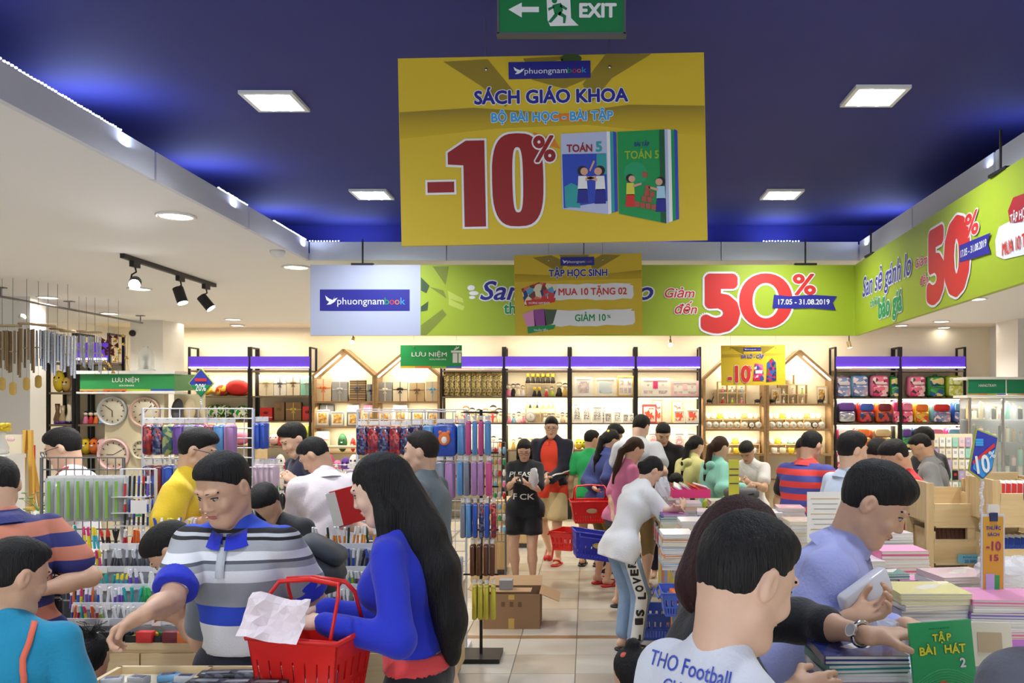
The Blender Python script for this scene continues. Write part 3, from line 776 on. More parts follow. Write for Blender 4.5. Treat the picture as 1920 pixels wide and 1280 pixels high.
# fascia panels round the coffer
fas = MB(); fas.box((0, FY+.06, ZC+.07), (4.4, .02, .12), wall_white); fascia = structure(fas, 'trim_coffer')
fg = mat('fascia_grey', srgb(222, 224, 232), 0.7, var=0.05, bscale=10)
y = FY
while y > YN:
 b = MB(); b.box((LX-.02, y-.595, ZC+.07), (.03, 1.18, .145), fg); b.build('panel', fascia)
 x0 = rx(y-.595); b = MB(); b.box((x0+.02, y-.595, ZC+.07), (.03, 1.18, .145), fg, rz=-.0323); b.build('panel', fascia); y -= 1.2
for i in range(4):
 b = MB(); b.box((LX+.54+i*1.085, FY+.02, ZC+.07), (1.078, .03, .145), fg); b.build('panel', fascia)
# led rope lying on the fascia edge, in lengths
for (a, b_) in (((LX-.01, 3.2), (LX-.01, 4.05)), ((LX-.01, 5.1), (LX-.01, 5.55)), ((LX-.01, 6.0), (LX-.01, 6.7)), ((LX+.0, FY+.01), (LX+.25, FY+.01)), ((.1, FY+.01), (.5, FY+.01)), ((rx(FY)-.75, FY+.01), (rx(FY)-.45, FY+.01))):
 n = int((Vector(a)-Vector(b_)).length/.022); e = MB()
 for k in range(n):
  p = Vector(a).lerp(Vector(b_), k/n); e.ball((p.x, p.y, ZC+.148+R.random()*.004), (.007, .007, .005), led_rope, 6)
 tag(e.build('led_rope'), 'short length of white LED rope lying on the edge of the blue coffer', 'light', 'LED rope lengths on the coffer edge', 'stuff')
for x, y, p in [(-2.36, 1.4, 4), (-2.36, 2.8, 4), (-2.36, 4.05, 4.6), (-2.36, 5.3, 4), (-2.36, 6.6, 4), (-1.9, 6.93, 2.5), (-.6, 6.93, 2.5), (.7, 6.93, 2.5), (1.55, 6.93, 2.5), (2.32, 6.55, 4), (2.26, 4.4, 1.5), (2.2, 2.8, 4)]:
 lamp('AREA', 'cove_lamp', (x, y, ZC+.12), p*.45, (.62, .72, 1.0), .5 if x < 0 or x > 2 else .3, rot=(rad(180), 0, 0) if abs(x) < 2 else (rad(180), rad(12 if x < 0 else -12), 0), size_y=.06)
# walls
def wall(name, c, d, m_=wall_cream): b = MB(); b.box(c, d, m_); return structure(b, name)
wall('wall_far', ((XL+XR)/2, DW+.06, 1.6), (XR-XL, .12, 3.4)); wall('wall_left', (XL-.06, 5.7, 1.6), (.12, 17.4, 3.4), wall_white)
wall('wall_right', (XR+.06, 5.7, 1.6), (.12, 17.4, 3.4), wall_white); wall('wall_near', ((XL+XR)/2, YN-.06, 1.7), (XR-XL, .12, 3.5), wall_white)
wall('wall_partition', (-6.93, 9.13, 1.51), (2.12, .26, 3.02), wall_white)
b = MB(); b.box((-.6, YN+.02, 1.6), (9, .02, 2.6), mat('front_fill_pane', (.9, .95, 1), .1, emit=.5, ecol=(.88, .94, 1))); structure(b, 'fill_panel_1')  # unseen glowing pane, made up to go with the added front fill
b = MB(); b.box((-5.93, 11.8, 1.51), (.44, .6, 3.02), wall_white); tag(structure(b, 'column_left'), 'square white column rising behind the clock kiosk');
b = MB(); b.box((6.2, 11.6, 1.51), (.98, .6, 3.02), wall_white); tag(structure(b, 'column_right'), 'square white column beside the cosmetics cabinets')
for x in (-6.0, -3.0, 0, 3.0): lamp('AREA', 'trough_strip_lamp', (x, 13.95, 3.13), 16, WARM, 2.6, rot=(0, 0, 0), size_y=.08)
e = MB(); e.box((-.8, 11.99, ZC+.03), (14, .05, .02), led_warm); tag(structure(e, 'trim_led_trough'), 'warm LED strip along the ceiling trough')
# square troffers in the blue ceiling
for i, (x, y) in enumerate(BLUE_LAMPS):
 if y < 0: continue
 where = ['in the blue ceiling, far one beside the big yellow board', 'in the blue ceiling, over the rope-lit near coffer edge', 'in the blue ceiling above the green sale banner corner', 'in the blue ceiling just past the big yellow board edge'][i] if i < 4 else 'in the blue ceiling above the camera, pair %d' % i
 t = thing('troffer_light', 'square recessed mirror downlight '+where, 'light', (x, y, ZB), group='square recessed lights')
 e = MB()
 for s_ in (-1, 1): e.box((s_*.12, 0, -.008), (.02, .26, .016), white_paint); e.box((0, s_*.12, -.008), (.22, .02, .016), white_paint)
 e.build('frame', t)
 e = MB(); e.box((0, 0, -.001), (.22, .22, .004), mat('troffer_glow', (.8, .9, 1), .3, emit=1.6, ecol=(.78, .9, 1))); e.build('reflector', t)
 e = MB()
 for s_ in (-1, 1): e.tube([(s_*.045, -.10, -.010), (s_*.045, .10, -.010)], .012, mat('tube_glow', (1, 1, 1), .3, emit=8, ecol=(.9, .97, 1)), 8)
 e.build('lamp_tube', t)
def downlight():
 t = thing('downlight', '', 'light'); e = MB(); e.lathe([(.115, 0), (.118, -.006), (.098, -.012), (.094, -.003)], white_paint, n=20); e.build('ring', t)
 e = MB(); e.lathe([(.001, -.004), (.093, -.004), (.093, -.006), (.001, -.007)], led_warm, n=20); e.build('lens', t); return t
dl_where = ['nearest the coffer on the white ceiling', 'by the far coffer corner', 'above the hanging wind chimes', 'above the end of the chime rail', 'before the white column', 'above the backpack shelves', None, 'behind the sale banner, near the cosmetics']
for i, p in enumerate(DOWN):
 use('downlight', downlight, (p.x, p.y, ZC), label='round recessed downlight '+(dl_where[i] if i < 8 and dl_where[i] else 'in the white ceiling over the shop floor'), cat='light', group='round downlights in the white ceiling')
for px, py, lb in ((445, 609, 'over the cushion shelf'), (1770, 613, 'over the cosmetics side'), (1090, 631, 'above the photo frames'), (1393, 631, 'above the yellow schoolbag sign'), (1690, 635, 'above the schoolbag shelves')):
 D = (ZC+.16-EYE)*1600/(760-py) if py < 620 else 13.9
 use('downlight', downlight, ((px-VX)/F*D, D, ZC+.155), label='round recessed downlight in the ceiling trough '+lb, cat='light', group='round downlights in the trough')
# ---------------------------------------------------------------- signs
class Sign:
 def __init__(s, name, label, cat, x0, x1, y0, y1, D, face, roll=0, th=.012, hang=None, group=None):
  s.k = D/F; s.cx = (x0+x1)/2; s.cy = (y0+y1)/2
  s.o = thing(name, label, cat, W(s.cx, s.cy, D), group=group, rot=(0, -rad(roll), 0)); s.w = (x1-x0)*s.k; s.h = (y1-y0)*s.k; s.th = th; s.n = 0
  e = MB(); e.box((0, 0, 0), (s.w, th, s.h), face); e.build('board', s.o)
  if hang:
   e = MB()
   for px in hang[0]: e.cyl(((px-s.cx)*s.k, 0, s.h/2-.05*s.h), ((px-s.cx)*s.k, 0, hang[1]-s.o.location.z), .0012, grey_metal, n=4)
   e.build('hanging_wire', s.o)
   e = MB()
   for px in hang[0]: e.ball(((px-s.cx)*s.k, -th/2-.002, s.h/2-.07*s.h), .007, chrome, 8)
   e.build('hanging_clip', s.o)
 def P(s, px, py, lay=1): return ((px-s.cx)*s.k, -s.th/2-.0008*lay, (s.cy-py)*s.k)
 def T(s, txt, px, py, hpx, wpx, mt, lay=5, **k):
  """px = centre, py = baseline row, hpx = cap height, wpx = width"""
  return text(s.o, txt, s.P(px, py, lay), hpx*s.k, mt, width=wpx*s.k if wpx else None, lift=.0015, **k)
 def poly(s, pts, mt, lay=1, name='print'):
  e = MB(); e.poly([s.P(x, y, lay) for x, y in pts], mt); return e.build(name, s.o)
 def disc(s, x, y, r, mt, lay=1, ry=None, n=20, name='print'):
  return s.poly([(x+r*math.cos(2*math.pi*k/n), y-(ry or r)*math.sin(2*math.pi*k/n)) for k in range(n)][::1], mt, lay, name)
PY = mat('print_yellow', srgb(222, 190, 40), 0.55); PG = mat('print_gold_dark', srgb(150, 128, 34), 0.55); PG2 = mat('print_gold_mid', srgb(190, 160, 36), 0.55)
PN = mat('print_navy', srgb(38, 38, 140), 0.5); PW = mat('print_white', srgb(240, 240, 238), 0.5); PRd = mat('print_darkred', srgb(150, 26, 24), 0.5); PR = mat('print_red', srgb(214, 50, 42), 0.5)
PSky = mat('print_sky', srgb(64, 164, 226), 0.5); PGr = mat('print_green', srgb(20, 150, 76), 0.5); PBlk = mat('print_black', srgb(28, 26, 30), 0.5); PSk = mat('print_flesh', srgb(222, 168, 138), 0.5); PBr = mat('print_brick', srgb(176, 84, 66), 0.5)
PTeal = mat('print_teal', srgb(50, 160, 160), 0.5); PB2 = mat('print_blue', srgb(44, 74, 184), 0.5); PLav = mat('print_lavender', srgb(190, 196, 226), 0.5); POr = mat('print_orange', srgb(230, 130, 36), 0.5)
def logo(s, x0, y0, x1, y1, lay=3, plate=True, shadow=None):
 h = y1-y0; w = x1-x0
 if plate: s.poly([(x0, y1), (x1, y1-shadow if shadow else y1), (x1, y0-(shadow or 0)), (x0, y0)], PN, lay, 'logo_plate')
 def L(a, b): return (x0+w*a, y0+h*b)
 s.poly([L(.06, .28), L(.10, .42), L(.145, .50), L(.17, .30), L(.155, .45), L(.20, .38), L(.165, .58), L(.12, .70), L(.075, .72), L(.105, .58), L(.075, .50)][::-1], PW, lay+2, 'bird_emblem')
 s.T('phuongnam', x0+w*.455, y0+h*.70, h*.34, w*.52, PW, lay+2, bold=.0)
 for i, (ch, m_) in enumerate(zip('book', (PGr, PR, POr, PSky))): s.T(ch, x0+w*(.745+.058*i), y0+h*.70, h*.34, w*.052, m_, lay+2, bold=.0)
# big yellow hanging board
hangc = ((915, 1146), ZB)
S1 = Sign('sale_sign', 'large yellow hanging board with dark red -10% and two textbooks', 'sign', 750, 1323, 105, 456, 3.3, PY, roll=1.15, hang=hangc)
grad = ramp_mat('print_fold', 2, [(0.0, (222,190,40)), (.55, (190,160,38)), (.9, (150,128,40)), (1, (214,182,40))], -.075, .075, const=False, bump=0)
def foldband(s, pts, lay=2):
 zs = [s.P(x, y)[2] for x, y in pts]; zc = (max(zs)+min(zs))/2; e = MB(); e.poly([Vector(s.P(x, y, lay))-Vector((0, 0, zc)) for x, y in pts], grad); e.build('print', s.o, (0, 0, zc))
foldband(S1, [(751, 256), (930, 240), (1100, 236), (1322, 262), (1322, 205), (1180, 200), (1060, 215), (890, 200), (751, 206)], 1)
S1.poly([(835, 113), (905, 160), (950, 200), (965, 170), (918, 110)], PG, 2); S1.poly([(1225, 106), (1150, 150), (1110, 196), (1095, 160), (1140, 104)], PG, 2)
S1.poly([(985, 110), (1000, 150), (1060, 168), (1105, 150), (1090, 106)], PG, 2); S1.poly([(1005, 126), (1040, 150), (1060, 112)], PG2, 3)
S1.disc(1074, 112, 20, mat('print_olive', srgb(70, 90, 40), .5), 3, 9)
S1.poly([(1010, 226), (1090, 230), (1110, 222), (1060, 214)], POr, 3); S1.poly([(1000, 248), (1040, 262), (1050, 280), (1010, 268)], POr, 3)
logo(S1, 957, 117, 1110, 149, 6)
S1.T('SÁCH GIÁO KHOA', 1035, 194, 25, 288, PN, 5, bold=.075, out=PW, outb=.09)
S1.T('BỘ BÀI HỌC - BÀI TẬP', 1036, 228, 17, 228, PSky, 5, bold=.07, out=PW, outb=.09)
S1.poly([(797, 362), (855, 362), (855, 334), (797, 334)], PW, 4); S1.poly([(801, 358), (851, 358), (851, 338), (801, 338)], PRd, 6)
def big(s, txt, px, base, h, w, mt, lay, ow=.055, bold=.09): return s.T(txt, px, base, h, w, mt, lay, bold=bold, out=PW, outb=ow)
S1.poly([(836, 310), (836, 282), (872, 258), (913, 258), (913, 427), (865, 427), (865, 312)], PW, 4); S1.poly([(840, 306), (840, 284), (874, 262), (909, 262), (909, 423), (869, 423), (869, 308)], PRd, 6)
def ring0(s, cx, cy, rx_, ry_, ix, iy, mt, lay, pw=2.6, n=36):
 def sup(a, b, t): c_, q = math.cos(t), math.sin(t); return (cx+a*math.copysign(abs(c_)**(2/pw), c_), cy-b*math.copysign(abs(q)**(2/pw), q))
 e = MB(); v = []
 for k in range(n): t = 2*math.pi*k/n; v += [s.P(*sup(rx_, ry_, t), lay), s.P(*sup(ix, iy, t), lay)]
 e.add(v, [(2*k, 2*k+1, (2*k+3)%(2*n), (2*k+2)%(2*n)) for k in range(n)], mt); e.build('lettering', s.o)
ring0(S1, 970, 337, 52, 91, 5, 56, PW, 4, 3); ring0(S1, 970, 337, 48, 87, 10, 61, PRd, 6, 3)
S1.T('%', 1021, 303, 48, 42, PRd, 8, bold=.06, out=PW, outb=.09)
# printed books
def book_print(s, x0, y0, x1, y1, skew, cov, edge, lay=6):
 s.poly([(x0, y1-skew), (x1, y1), (x1, y0), (x0, y0+3)], cov, lay)
 for i, m_ in enumerate(edge): a, b = x1+i*6, x1+i*6+6; s.poly([(a, y1-i*2), (b, y1-i*2-2), (b, y0+i), (a, y0)], m_, lay)
book_print(S1, 1052, 250, 1138, 405, 12, PLav, (PW, PTeal, PB2), 5)
S1.poly([(1055, 392), (1137, 388-8), (1136, 291), (1054, 291)], PB2, 7); S1.poly([(1058, 390), (1086, 392), (1084, 352), (1070, 345), (1057, 352)], PTeal, 8); S1.poly([(1118, 330), (1136, 330), (1136, 292), (1118, 292)], PTeal, 8)
S1.T('TOÁN', 1087, 287, 14, 48, PRd, 8, bold=.06); S1.T('5', 1123, 287, 19, 12, PTeal, 8, bold=.08)
def figure_print(s, x, y, h, hairm, topm, botm, dirn=1, lay=9):
 s.disc(x, y-h*.86, h*.13, hairm, lay); s.disc(x+dirn*h*.05, y-h*.84, h*.10, PSk, lay+1)
 s.poly([(x-h*.13, y-h*.36), (x+h*.13, y-h*.36), (x+h*.11, y-h*.72), (x-h*.11, y-h*.72)], topm, lay); s.poly([(x-h*.16, y), (x+h*.14, y), (x+h*.12, y-h*.38), (x-h*.12, y-h*.38)], botm, lay)
 s.poly([(x+dirn*h*.08, y-h*.66), (x+dirn*h*.08, y-h*.58), (x+dirn*h*.34, y-h*.66), (x+dirn*h*.34, y-h*.72)][::dirn], PSk, lay+1)
figure_print(S1, 1091, 383, 70, PBlk, PW, PN, 1); figure_print(S1, 1124, 385, 72, PBlk, PW, PN, -1)
S1.poly([(1106, 325), (1104, 322), (1112, 304), (1115, 306)], PSk, 11)
book_print(S1, 1158, 248, 1246, 424, 20, PGr, (PLav, PW, PGr, PB2), 5)
S1.poly([(1236, 421), (1246, 424), (1246, 249), (1236, 249)], mat('print_green_dark', srgb(14, 90, 50), .5), 7); S1.disc(1190, 330, 22, mat('print_green_mid', srgb(30, 160, 100), .5), 7)
S1.T('BÀI TẬP', 1203, 279, 8, 28, PN, 8, bold=.04); S1.T('TOÁN 5', 1203, 302, 15, 64, mat('print_lime', srgb(150, 190, 50), .5), 8, bold=.05)
figure_print(S1, 1180, 392, 62, PBlk, mat('print_lemon', srgb(220, 216, 70), .5), PR, 1); figure_print(S1, 1237, 402, 66, PBlk, mat('print_pale', srgb(170, 214, 236), .5), PN, -1)
for (a, b_) in ((1188, 392), (1198, 394), (1208, 396), (1218, 398), (1201, 382), (1211, 384), (1206, 372), (1216, 374), (1208, 362), (1203, 337)): S1.poly([(a, b_), (a+9, b_+1), (a+9, b_-9), (a, b_-10)], PBr, 10)
# exit sign
S2 = Sign('exit_sign', 'green EXIT sign with running figure and arrow pointing back', 'sign', 935, 1171, -12, 67, 2.9, mat('exit_green', srgb(22, 124, 66), .5), th=.03)
S2.poly([(954, 22), (979, 37), (979, 27), (1011, 27), (1011, 17), (979, 17), (979, 9)][::1], PW, 2, 'arrow')
S2.poly([(1025, -5), (1069, -5), (1071, 38), (1085, 52), (1032, 53), (1027, 42)][::-1], PW, 2, 'pictogram_door')
eg = MATS['exit_green']
S2.disc(1040, 6, 5, eg, 4); S2.poly([(1036, 14), (1052, 10), (1056, 24), (1050, 34), (1040, 30)][::-1], eg, 4)
for p in ([(1037, 16), (1028, 20), (1029, 25), (1040, 19)], [(1052, 12), (1064, 20), (1062, 24), (1050, 17)], [(1050, 26), (1062, 34), (1060, 48), (1056, 48), (1056, 37), (1046, 32)], [(1042, 28), (1046, 34), (1034, 47), (1028, 46)]): S2.poly(p[::-1], eg, 4, 'pictogram')
S2.T('EXIT', 1120, 36, 26, 70, PW, 3, bold=.09)
e = MB();
for sx in (-.205, .205): e.cyl((sx, 0, S2.h/2-.01), (sx, 0, ZB-S2.o.location.z), .003, grey_metal, n=6)
for (cx, cz, dx, dz) in ((0, -S2.h/2, S2.w+.012, .008), (-S2.w/2, 0, .008, S2.h), (S2.w/2, 0, .008, S2.h)): e.box((cx, 0, cz), (dx, .036, dz), grey_metal)
e.build('frame', S2.o)
# smaller yellow board
S3 = Sign('sale_sign', 'smaller yellow hanging board with red and green notebook offers', 'sign', 965, 1204, 477, 627, 6.0, PY, roll=.9, hang=((1030, 1131), ZB), th=.015)
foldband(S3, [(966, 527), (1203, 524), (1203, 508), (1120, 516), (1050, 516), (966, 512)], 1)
S3.poly([(1000, 482), (1052, 512), (1060, 490), (1035, 478)], PG, 2); S3.poly([(1165, 480), (1112, 510), (1108, 490), (1130, 478)], PG, 2); S3.poly([(1050, 478), (1065, 500), (1100, 500), (1105, 478)], PG, 2)
logo(S3, 1052, 482, 1115, 498, 4)
S3.T('TẬP HỌC SINH', 1085, 518, 13, 110, PN, 5, bold=.07, out=PW, outb=.09)
def brush(s, x0, y0, x1, y1, lay, mt=None):
 top = [(x0+(x1-x0)*i/9, y0+R.uniform(-1.5, 1.5)) for i in range(10)]; bo = [(x1-(x1-x0)*i/9, y1+R.uniform(-1.5, 1.5)) for i in range(10)]
 s.poly([(x1+3, y0+4)]+[(x1-4, y0+3)]+top[::-1]+[(x0, (y0+y1)/2)]+bo[::-1]+[(x1+4, y1-6)], mt or PW, lay)
brush(S3, 1034, 533, 1184, 562, 3); brush(S3, 1034, 581, 1186, 611, 3)
S3.T('MUA 10 TẶNG 02', 1111, 553, 13, 128, PR, 5, bold=.05); S3.T('GIẢM 10', 1106, 602, 13, 58, PGr, 5, bold=.05); S3.T('%', 1141, 597, 6, 7, PGr, 5, bold=.05)
cv = [print_mat('cover_comic', [(90,170,210),(40,60,120),(230,120,90),(120,60,40),(240,230,190),(210,60,60)], 26), mat('cover_pink', srgb(226,150,190), .5), mat('cover_violet', srgb(150,70,150), .5), mat('cover_moss', srgb(70,90,60), .5)]
S3.poly([(984, 572), (1036, 566), (1046, 534), (1012, 528), (978, 540)], cv[0], 4)
S3.poly([(988, 573), (1040, 566), (1042, 558), (986, 562)], PR, 6); S3.T('PHƯƠNG NAM BOOK', 1011, 569, 4, 40, PW, 7, bold=.03)
S3.poly([(988, 612), (1004, 610), (1000, 580), (979, 588)], cv[1], 4); S3.poly([(1002, 610), (1024, 610), (1020, 578), (1000, 580)], cv[2], 4); S3.poly([(1022, 610), (1036, 606), (1044, 580), (1020, 579)], cv[3], 4)
S3.poly([(989, 624), (1038, 616), (1041, 608), (988, 611)], PGr, 6); S3.T('THUẬN TIẾN', 1013, 620, 4, 26, PW, 7, bold=.03)
# long lime banner across the aisle
lime = mat('banner_lime', srgb(166, 186, 44), .45, var=.10, bscale=3); pale = mat('banner_pale', srgb(186, 192, 214), .5)
S4 = Sign('sale_banner', 'long lime sale banner across the aisle with red 50% and pale logo end', 'banner', 583, 1611, 497, 629, 6.62, lime, th=.03)
S4.poly([(583, 629), (789, 629), (789, 497), (583, 497)], pale, 1, 'logo_panel'); logo(S4, 601, 543, 769, 583, 3)
lg2 = mat('print_lime_pale', srgb(196, 208, 90), .5); lg3 = mat('print_olive_dark', srgb(128, 140, 44), .5)
for p in ([(790, 520), (806, 536), (800, 550), (790, 545)], [(790, 575), (804, 565), (802, 582), (790, 584)]): S4.poly(p[::-1], mat('print_darkgreen', srgb(60, 84, 50), .5), 3)
for p in ([(812, 500), (836, 535), (842, 500)], [(806, 538), (838, 560), (832, 545)], [(790, 610), (830, 580), (838, 590), (800, 629), (790, 629)], [(840, 545), (868, 560), (870, 568), (842, 560)], [(842, 560), (872, 575), (868, 582), (842, 572)]): S4.poly(p[::-1], lg3 if p[0][0] < 830 else lg2, 2)
S4.T('San sẻ gánh lo', 1060, 562, 36, 324, PN, 4, bold=.03, shear=.3, out=PW, outb=.09); S4.T('thời bão giá', 1010, 588, 22, 130, PGr, 4, bold=.05, out=PW, outb=.08)
for a in ((884, 540, 7, 5), (889, 550, 9, 4), (886, 558, 6, 3)): S4.disc(a[0], a[1], a[2], PW, 3, a[3])
def sale50(s, k=1):
 s.T('Giảm', 1272, 558, 18, 56, PR, 4, bold=.03, shear=.25, out=PW, outb=.11); s.T('đến', 1284, 588, 18, 42, PR, 4, bold=.03, shear=.25, out=PW, outb=.11)
 s.T('5', 1351, 616, 101, 74, PR, 4, bold=.12, out=PW, outb=.055)
 ring0(s, 1435, 564, 54, 54, 21, 29, PW, 4, 2.1); ring0(s, 1435, 564, 50, 51, 25, 33, PR, 6, 2.1)
 s.T('%', 1507, 552, 39, 44, PR, 4, bold=.05, out=PW, outb=.07)
 s.poly([(1447, 578), (1480, 579), (1520, 578), (1566, 582), (1560, 568), (1568, 556), (1520, 553), (1480, 556), (1450, 553)], PN, 8, 'ribbon'); s.T('17.05 - 31.08.2019', 1505, 571, 10, 96, PW, 9, bold=.04)
sale50(S4)
# right-hand banner, running towards the camera; px on it are converted to the banner's own length
class SideSign(Sign):
 def __init__(s):
  s.th = .03; s.k = 1; th = math.atan2(-2.84, -.16)
  s.o = thing('sale_banner', 'lime sale banner running along the coffer side towards the camera', 'banner', (2.09, 6.6, 0), th); s.zb, s.zt = 2.41, 2.957
  e = MB(); e.box((1.9, 0, (s.zb+s.zt)/2), (3.8, .03, s.zt-s.zb), lime); e.build('board', s.o)
 def q(s, px, py): D = 1.718/((px-1100)/1600-.0563); return (6.6-D)*1.0016, EYE+(760-py)/1600*D
 def P(s, px, py, lay=1): x, z = s.q(px, py); return (x, -s.th/2-.0008*lay, z)
 def T(s, txt, x0, x1, yb, ht, mt, lay=5, **k):
  """x0..x1 = pixel columns, yb = baseline row at the middle, ht = cap top row there"""
  xm = (x0+x1)/2; a, _ = s.q(x0, 0); b, _ = s.q(x1, 0); m_, z0 = s.q(xm, yb); _, z1 = s.q(xm, ht)
  return text(s.o, txt, ((a+b)/2, -s.th/2-.0008*lay, z0), z1-z0, mt, width=b-a, lift=.0015, **k)
S5 = SideSign()
S5.T('San sẻ gánh lo', 1622, 1714, 535, 494, PN, 4, bold=.03, shear=.2, out=PW, outb=.09); S5.T('thời', 1637, 1651, 573, 558, PGr, 4, bold=.04, out=PW, outb=.08); S5.T('bão giá', 1652, 1697, 588, 548, PGr, 4, bold=.08, out=PW, outb=.08)
S5.T('Giảm', 1722, 1745, 498, 480, PR, 4, bold=.03, out=PW, outb=.1); S5.T('đến', 1731, 1747, 532, 515, PR, 4, bold=.03, out=PW, outb=.1)
S5.T('5', 1744, 1779, 558, 428, PR, 4, bold=.12, out=PW, outb=.05); S5.T('0', 1776, 1827, 542, 408, PR, 4, bold=.14, out=PW, outb=.05); S5.T('%', 1817, 1843, 440, 396, PR, 6, bold=.05, out=PW, outb=.07)
S5.poly([(1807, 492), (1866, 474), (1860, 456), (1866, 436), (1807, 460)], PN, 9, 'ribbon'); S5.T('17.05 - 31.08.2019', 1809, 1858, 472, 458, PW, 10, bold=.04)
S5.poly([(1875, 480), (1890, 486), (1960, 470), (1975, 430), (1960, 395), (1900, 415), (1880, 425), (1873, 450)], PW, 3); S5.poly([(1902, 418), (1925, 415), (1945, 395), (1935, 360), (1908, 370), (1898, 395)], mat('print_crimson', srgb(176, 30, 40), .5), 6)
S5.T('TẬP HỌC SINH', 1903, 1960, 406, 388, PW, 8, bold=.05); S5.T('MUA 10 TẶNG 02', 1887, 1972, 462, 436, PR, 8, bold=.05)
# hangers of the banners
def hanger(x, y, zb, zt, long_y=False, lab=''):
 t = thing('banner_hanger', 'black T-shaped rod holding the lime banner '+lab, 'bracket', (x, y, zb), group='banner hanger rods')
 e = MB(); e.cyl((0, 0, 0), (0, 0, zt-zb), .007, black_metal, n=6); e.build('rod', t); e = MB(); e.box((0, 0, .006), (.04, .17, .015) if long_y else (.17, .04, .015), black_metal); e.build('foot_plate', t)
hanger(W(680, 0, 6.62).x, 6.62, S4.o.location.z+S4.h/2, ZC+.14, lab='above its pale logo end'); hanger(W(1510, 0, 6.62).x, 6.62, S4.o.location.z+S4.h/2, ZC+.14, lab='above the date ribbon')
hanger(2.065, 6.2, 2.957, ZC+.14, True, 'beside its inner corner'); hanger(1.94, 4.0, 2.957, ZC+.14, True, 'on its near stretch')
# green souvenir sign, backpack sign
S6 = Sign('department_sign', 'small green hanging sign with white gift icon over the gift shelves', 'sign', 751, 866, 647, 690, 9.0, mat('sign_green', srgb(26, 150, 74), .5), hang=((776, 856), ZC))
for i, c_ in enumerate(((236, 190, 40), (236, 130, 40), (120, 190, 60), (50, 120, 200))): S6.poly([(751+29*i, 690), (780+29*i-1, 690), (780+29*i-1, 686), (751+29*i, 686)], mat('strip_%d' % i, srgb(*c_), .5), 2, 'colour_strip')
S6.T('LƯU NIỆM', 805, 668, 8, 66, PW, 3, bold=.02); S6.T('SOUVENIRS', 821, 675, 3, 31, PW, 3, bold=.0)
S6.poly([(849, 680), (858, 680), (858, 662), (849, 662)], PW, 3, 'gift_icon'); S6.poly([(860, 680), (865, 680), (865, 662), (860, 662)], PW, 3, 'gift_icon'); S6.poly([(846, 661), (866, 661), (866, 657), (846, 657)], PW, 3, 'gift_icon'); S6.poly([(851, 657), (860, 653), (862, 649), (857, 651), (853, 653)][::-1], PW, 4, 'gift_icon')
S7 = Sign('sale_sign', 'small yellow hanging board with -10% and schoolbags near the far shelves', 'sign', 1352, 1472, 647, 722, 9.0, PY, roll=.6, hang=((1370, 1455), ZC))
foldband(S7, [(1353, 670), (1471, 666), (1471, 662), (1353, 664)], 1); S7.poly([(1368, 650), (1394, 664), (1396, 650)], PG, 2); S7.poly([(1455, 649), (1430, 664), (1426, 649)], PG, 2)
logo(S7, 1394, 651, 1427, 658, 4); S7.T('BA LÔ - CẶP', 1411, 671, 6.5, 42, PN, 5, bold=.06, out=PW, outb=.09)
S7.T('-', 1368, 717, 26, 8, PR, 5, bold=.1, out=PW, outb=.05); S7.T('10', 1389, 715, 30, 30, PR, 5, bold=.1, out=PW, outb=.05); S7.T('%', 1406, 695, 10, 8, PR, 6, bold=.05, out=PW, outb=.07)
bp = print_mat('bag_print', [(220,60,130),(240,120,170),(60,80,160),(240,220,230),(200,40,60)], 30)
S7.poly([(1411, 714), (1432, 714), (1430, 684), (1415, 681)], bp, 4); S7.poly([(1436, 716), (1455, 714), (1455, 680), (1447, 671), (1438, 680)], print_mat('bag_print_dark', [(40,50,110),(190,40,60),(60,90,170),(90,110,80)], 34), 5)
for s_ in (S7,): s_.poly([(1416, 700), (1429, 700), (1429, 694), (1416, 694)], PW, 6)
# round white smoke detector, camera, track lights
e = MB(); e.lathe([(.055, 0), (.055, -.02), (.035, -.05), (.001, -.055)], white_paint, n=16); o = e.build('smoke_detector', None, (W(520, 470, 1840/290).x, 1840/290, ZC)); tag(o, 'round white smoke detector on the white ceiling by the coffer', 'detector')
e = MB(); e.lathe([(.03, 0), (.035, .03), (.001, .06)], white_paint, n=12, M=Matrix.Rotation(rad(90), 4, 'X')); o = e.build('alarm_sensor', None, (W(40, 0, 8.95).x, 8.985, 2.8)); tag(o, 'small white sensor on the partition top', 'detector')
p0, p1 = Vector((-3.52, 6.5, ZC-.018)), Vector((-3.5, 8.05, ZC-.018))
t = thing('track_light', 'black ceiling track carrying three cylinder spotlights', 'light', (-3.51, 7.25, ZC)); e = MB(); e.box((0, 0, -.018), (.036, 1.6, .034), black_metal); e.build('track', t)
hot = mat('spot_lens', (1, 1, 1), .3, emit=14, ecol=(.97, .98, 1))
for dy, aim in ((-.62, Vector((.42, -.9, -.30))), (.12, Vector((.35, -.1, -.9))), (.62, Vector((.6, .05, -.75)))):
 h = MB(); h.box((0, dy, -.055), (.035, .10, .045), black_metal); h.tube([(0, dy, -.07), (.0, dy+.02, -.11), (-.035, dy+.02, -.13), (-.035, dy, -.19)], .007, black_metal); hd = h.build('spotlight', t)
 a = aim.normalized(); c_ = Vector((0, dy, -.20)); h = MB(); h.cyl(c_-a*.07, c_+a*.07, .045, black_metal, n=14); h.build('lamp_body', hd)
 h = MB(); h.cyl(c_+a*.066, c_+a*.073, .041, hot, n=14); h.build('lens', hd)
 lamp('SPOT', 'track_spot_lamp', Vector(t.location)+c_+a*.09, 26, (.95, .97, 1), .04, rot=a.to_track_quat('-Z', 'Y').to_euler(), spot=rad(60))
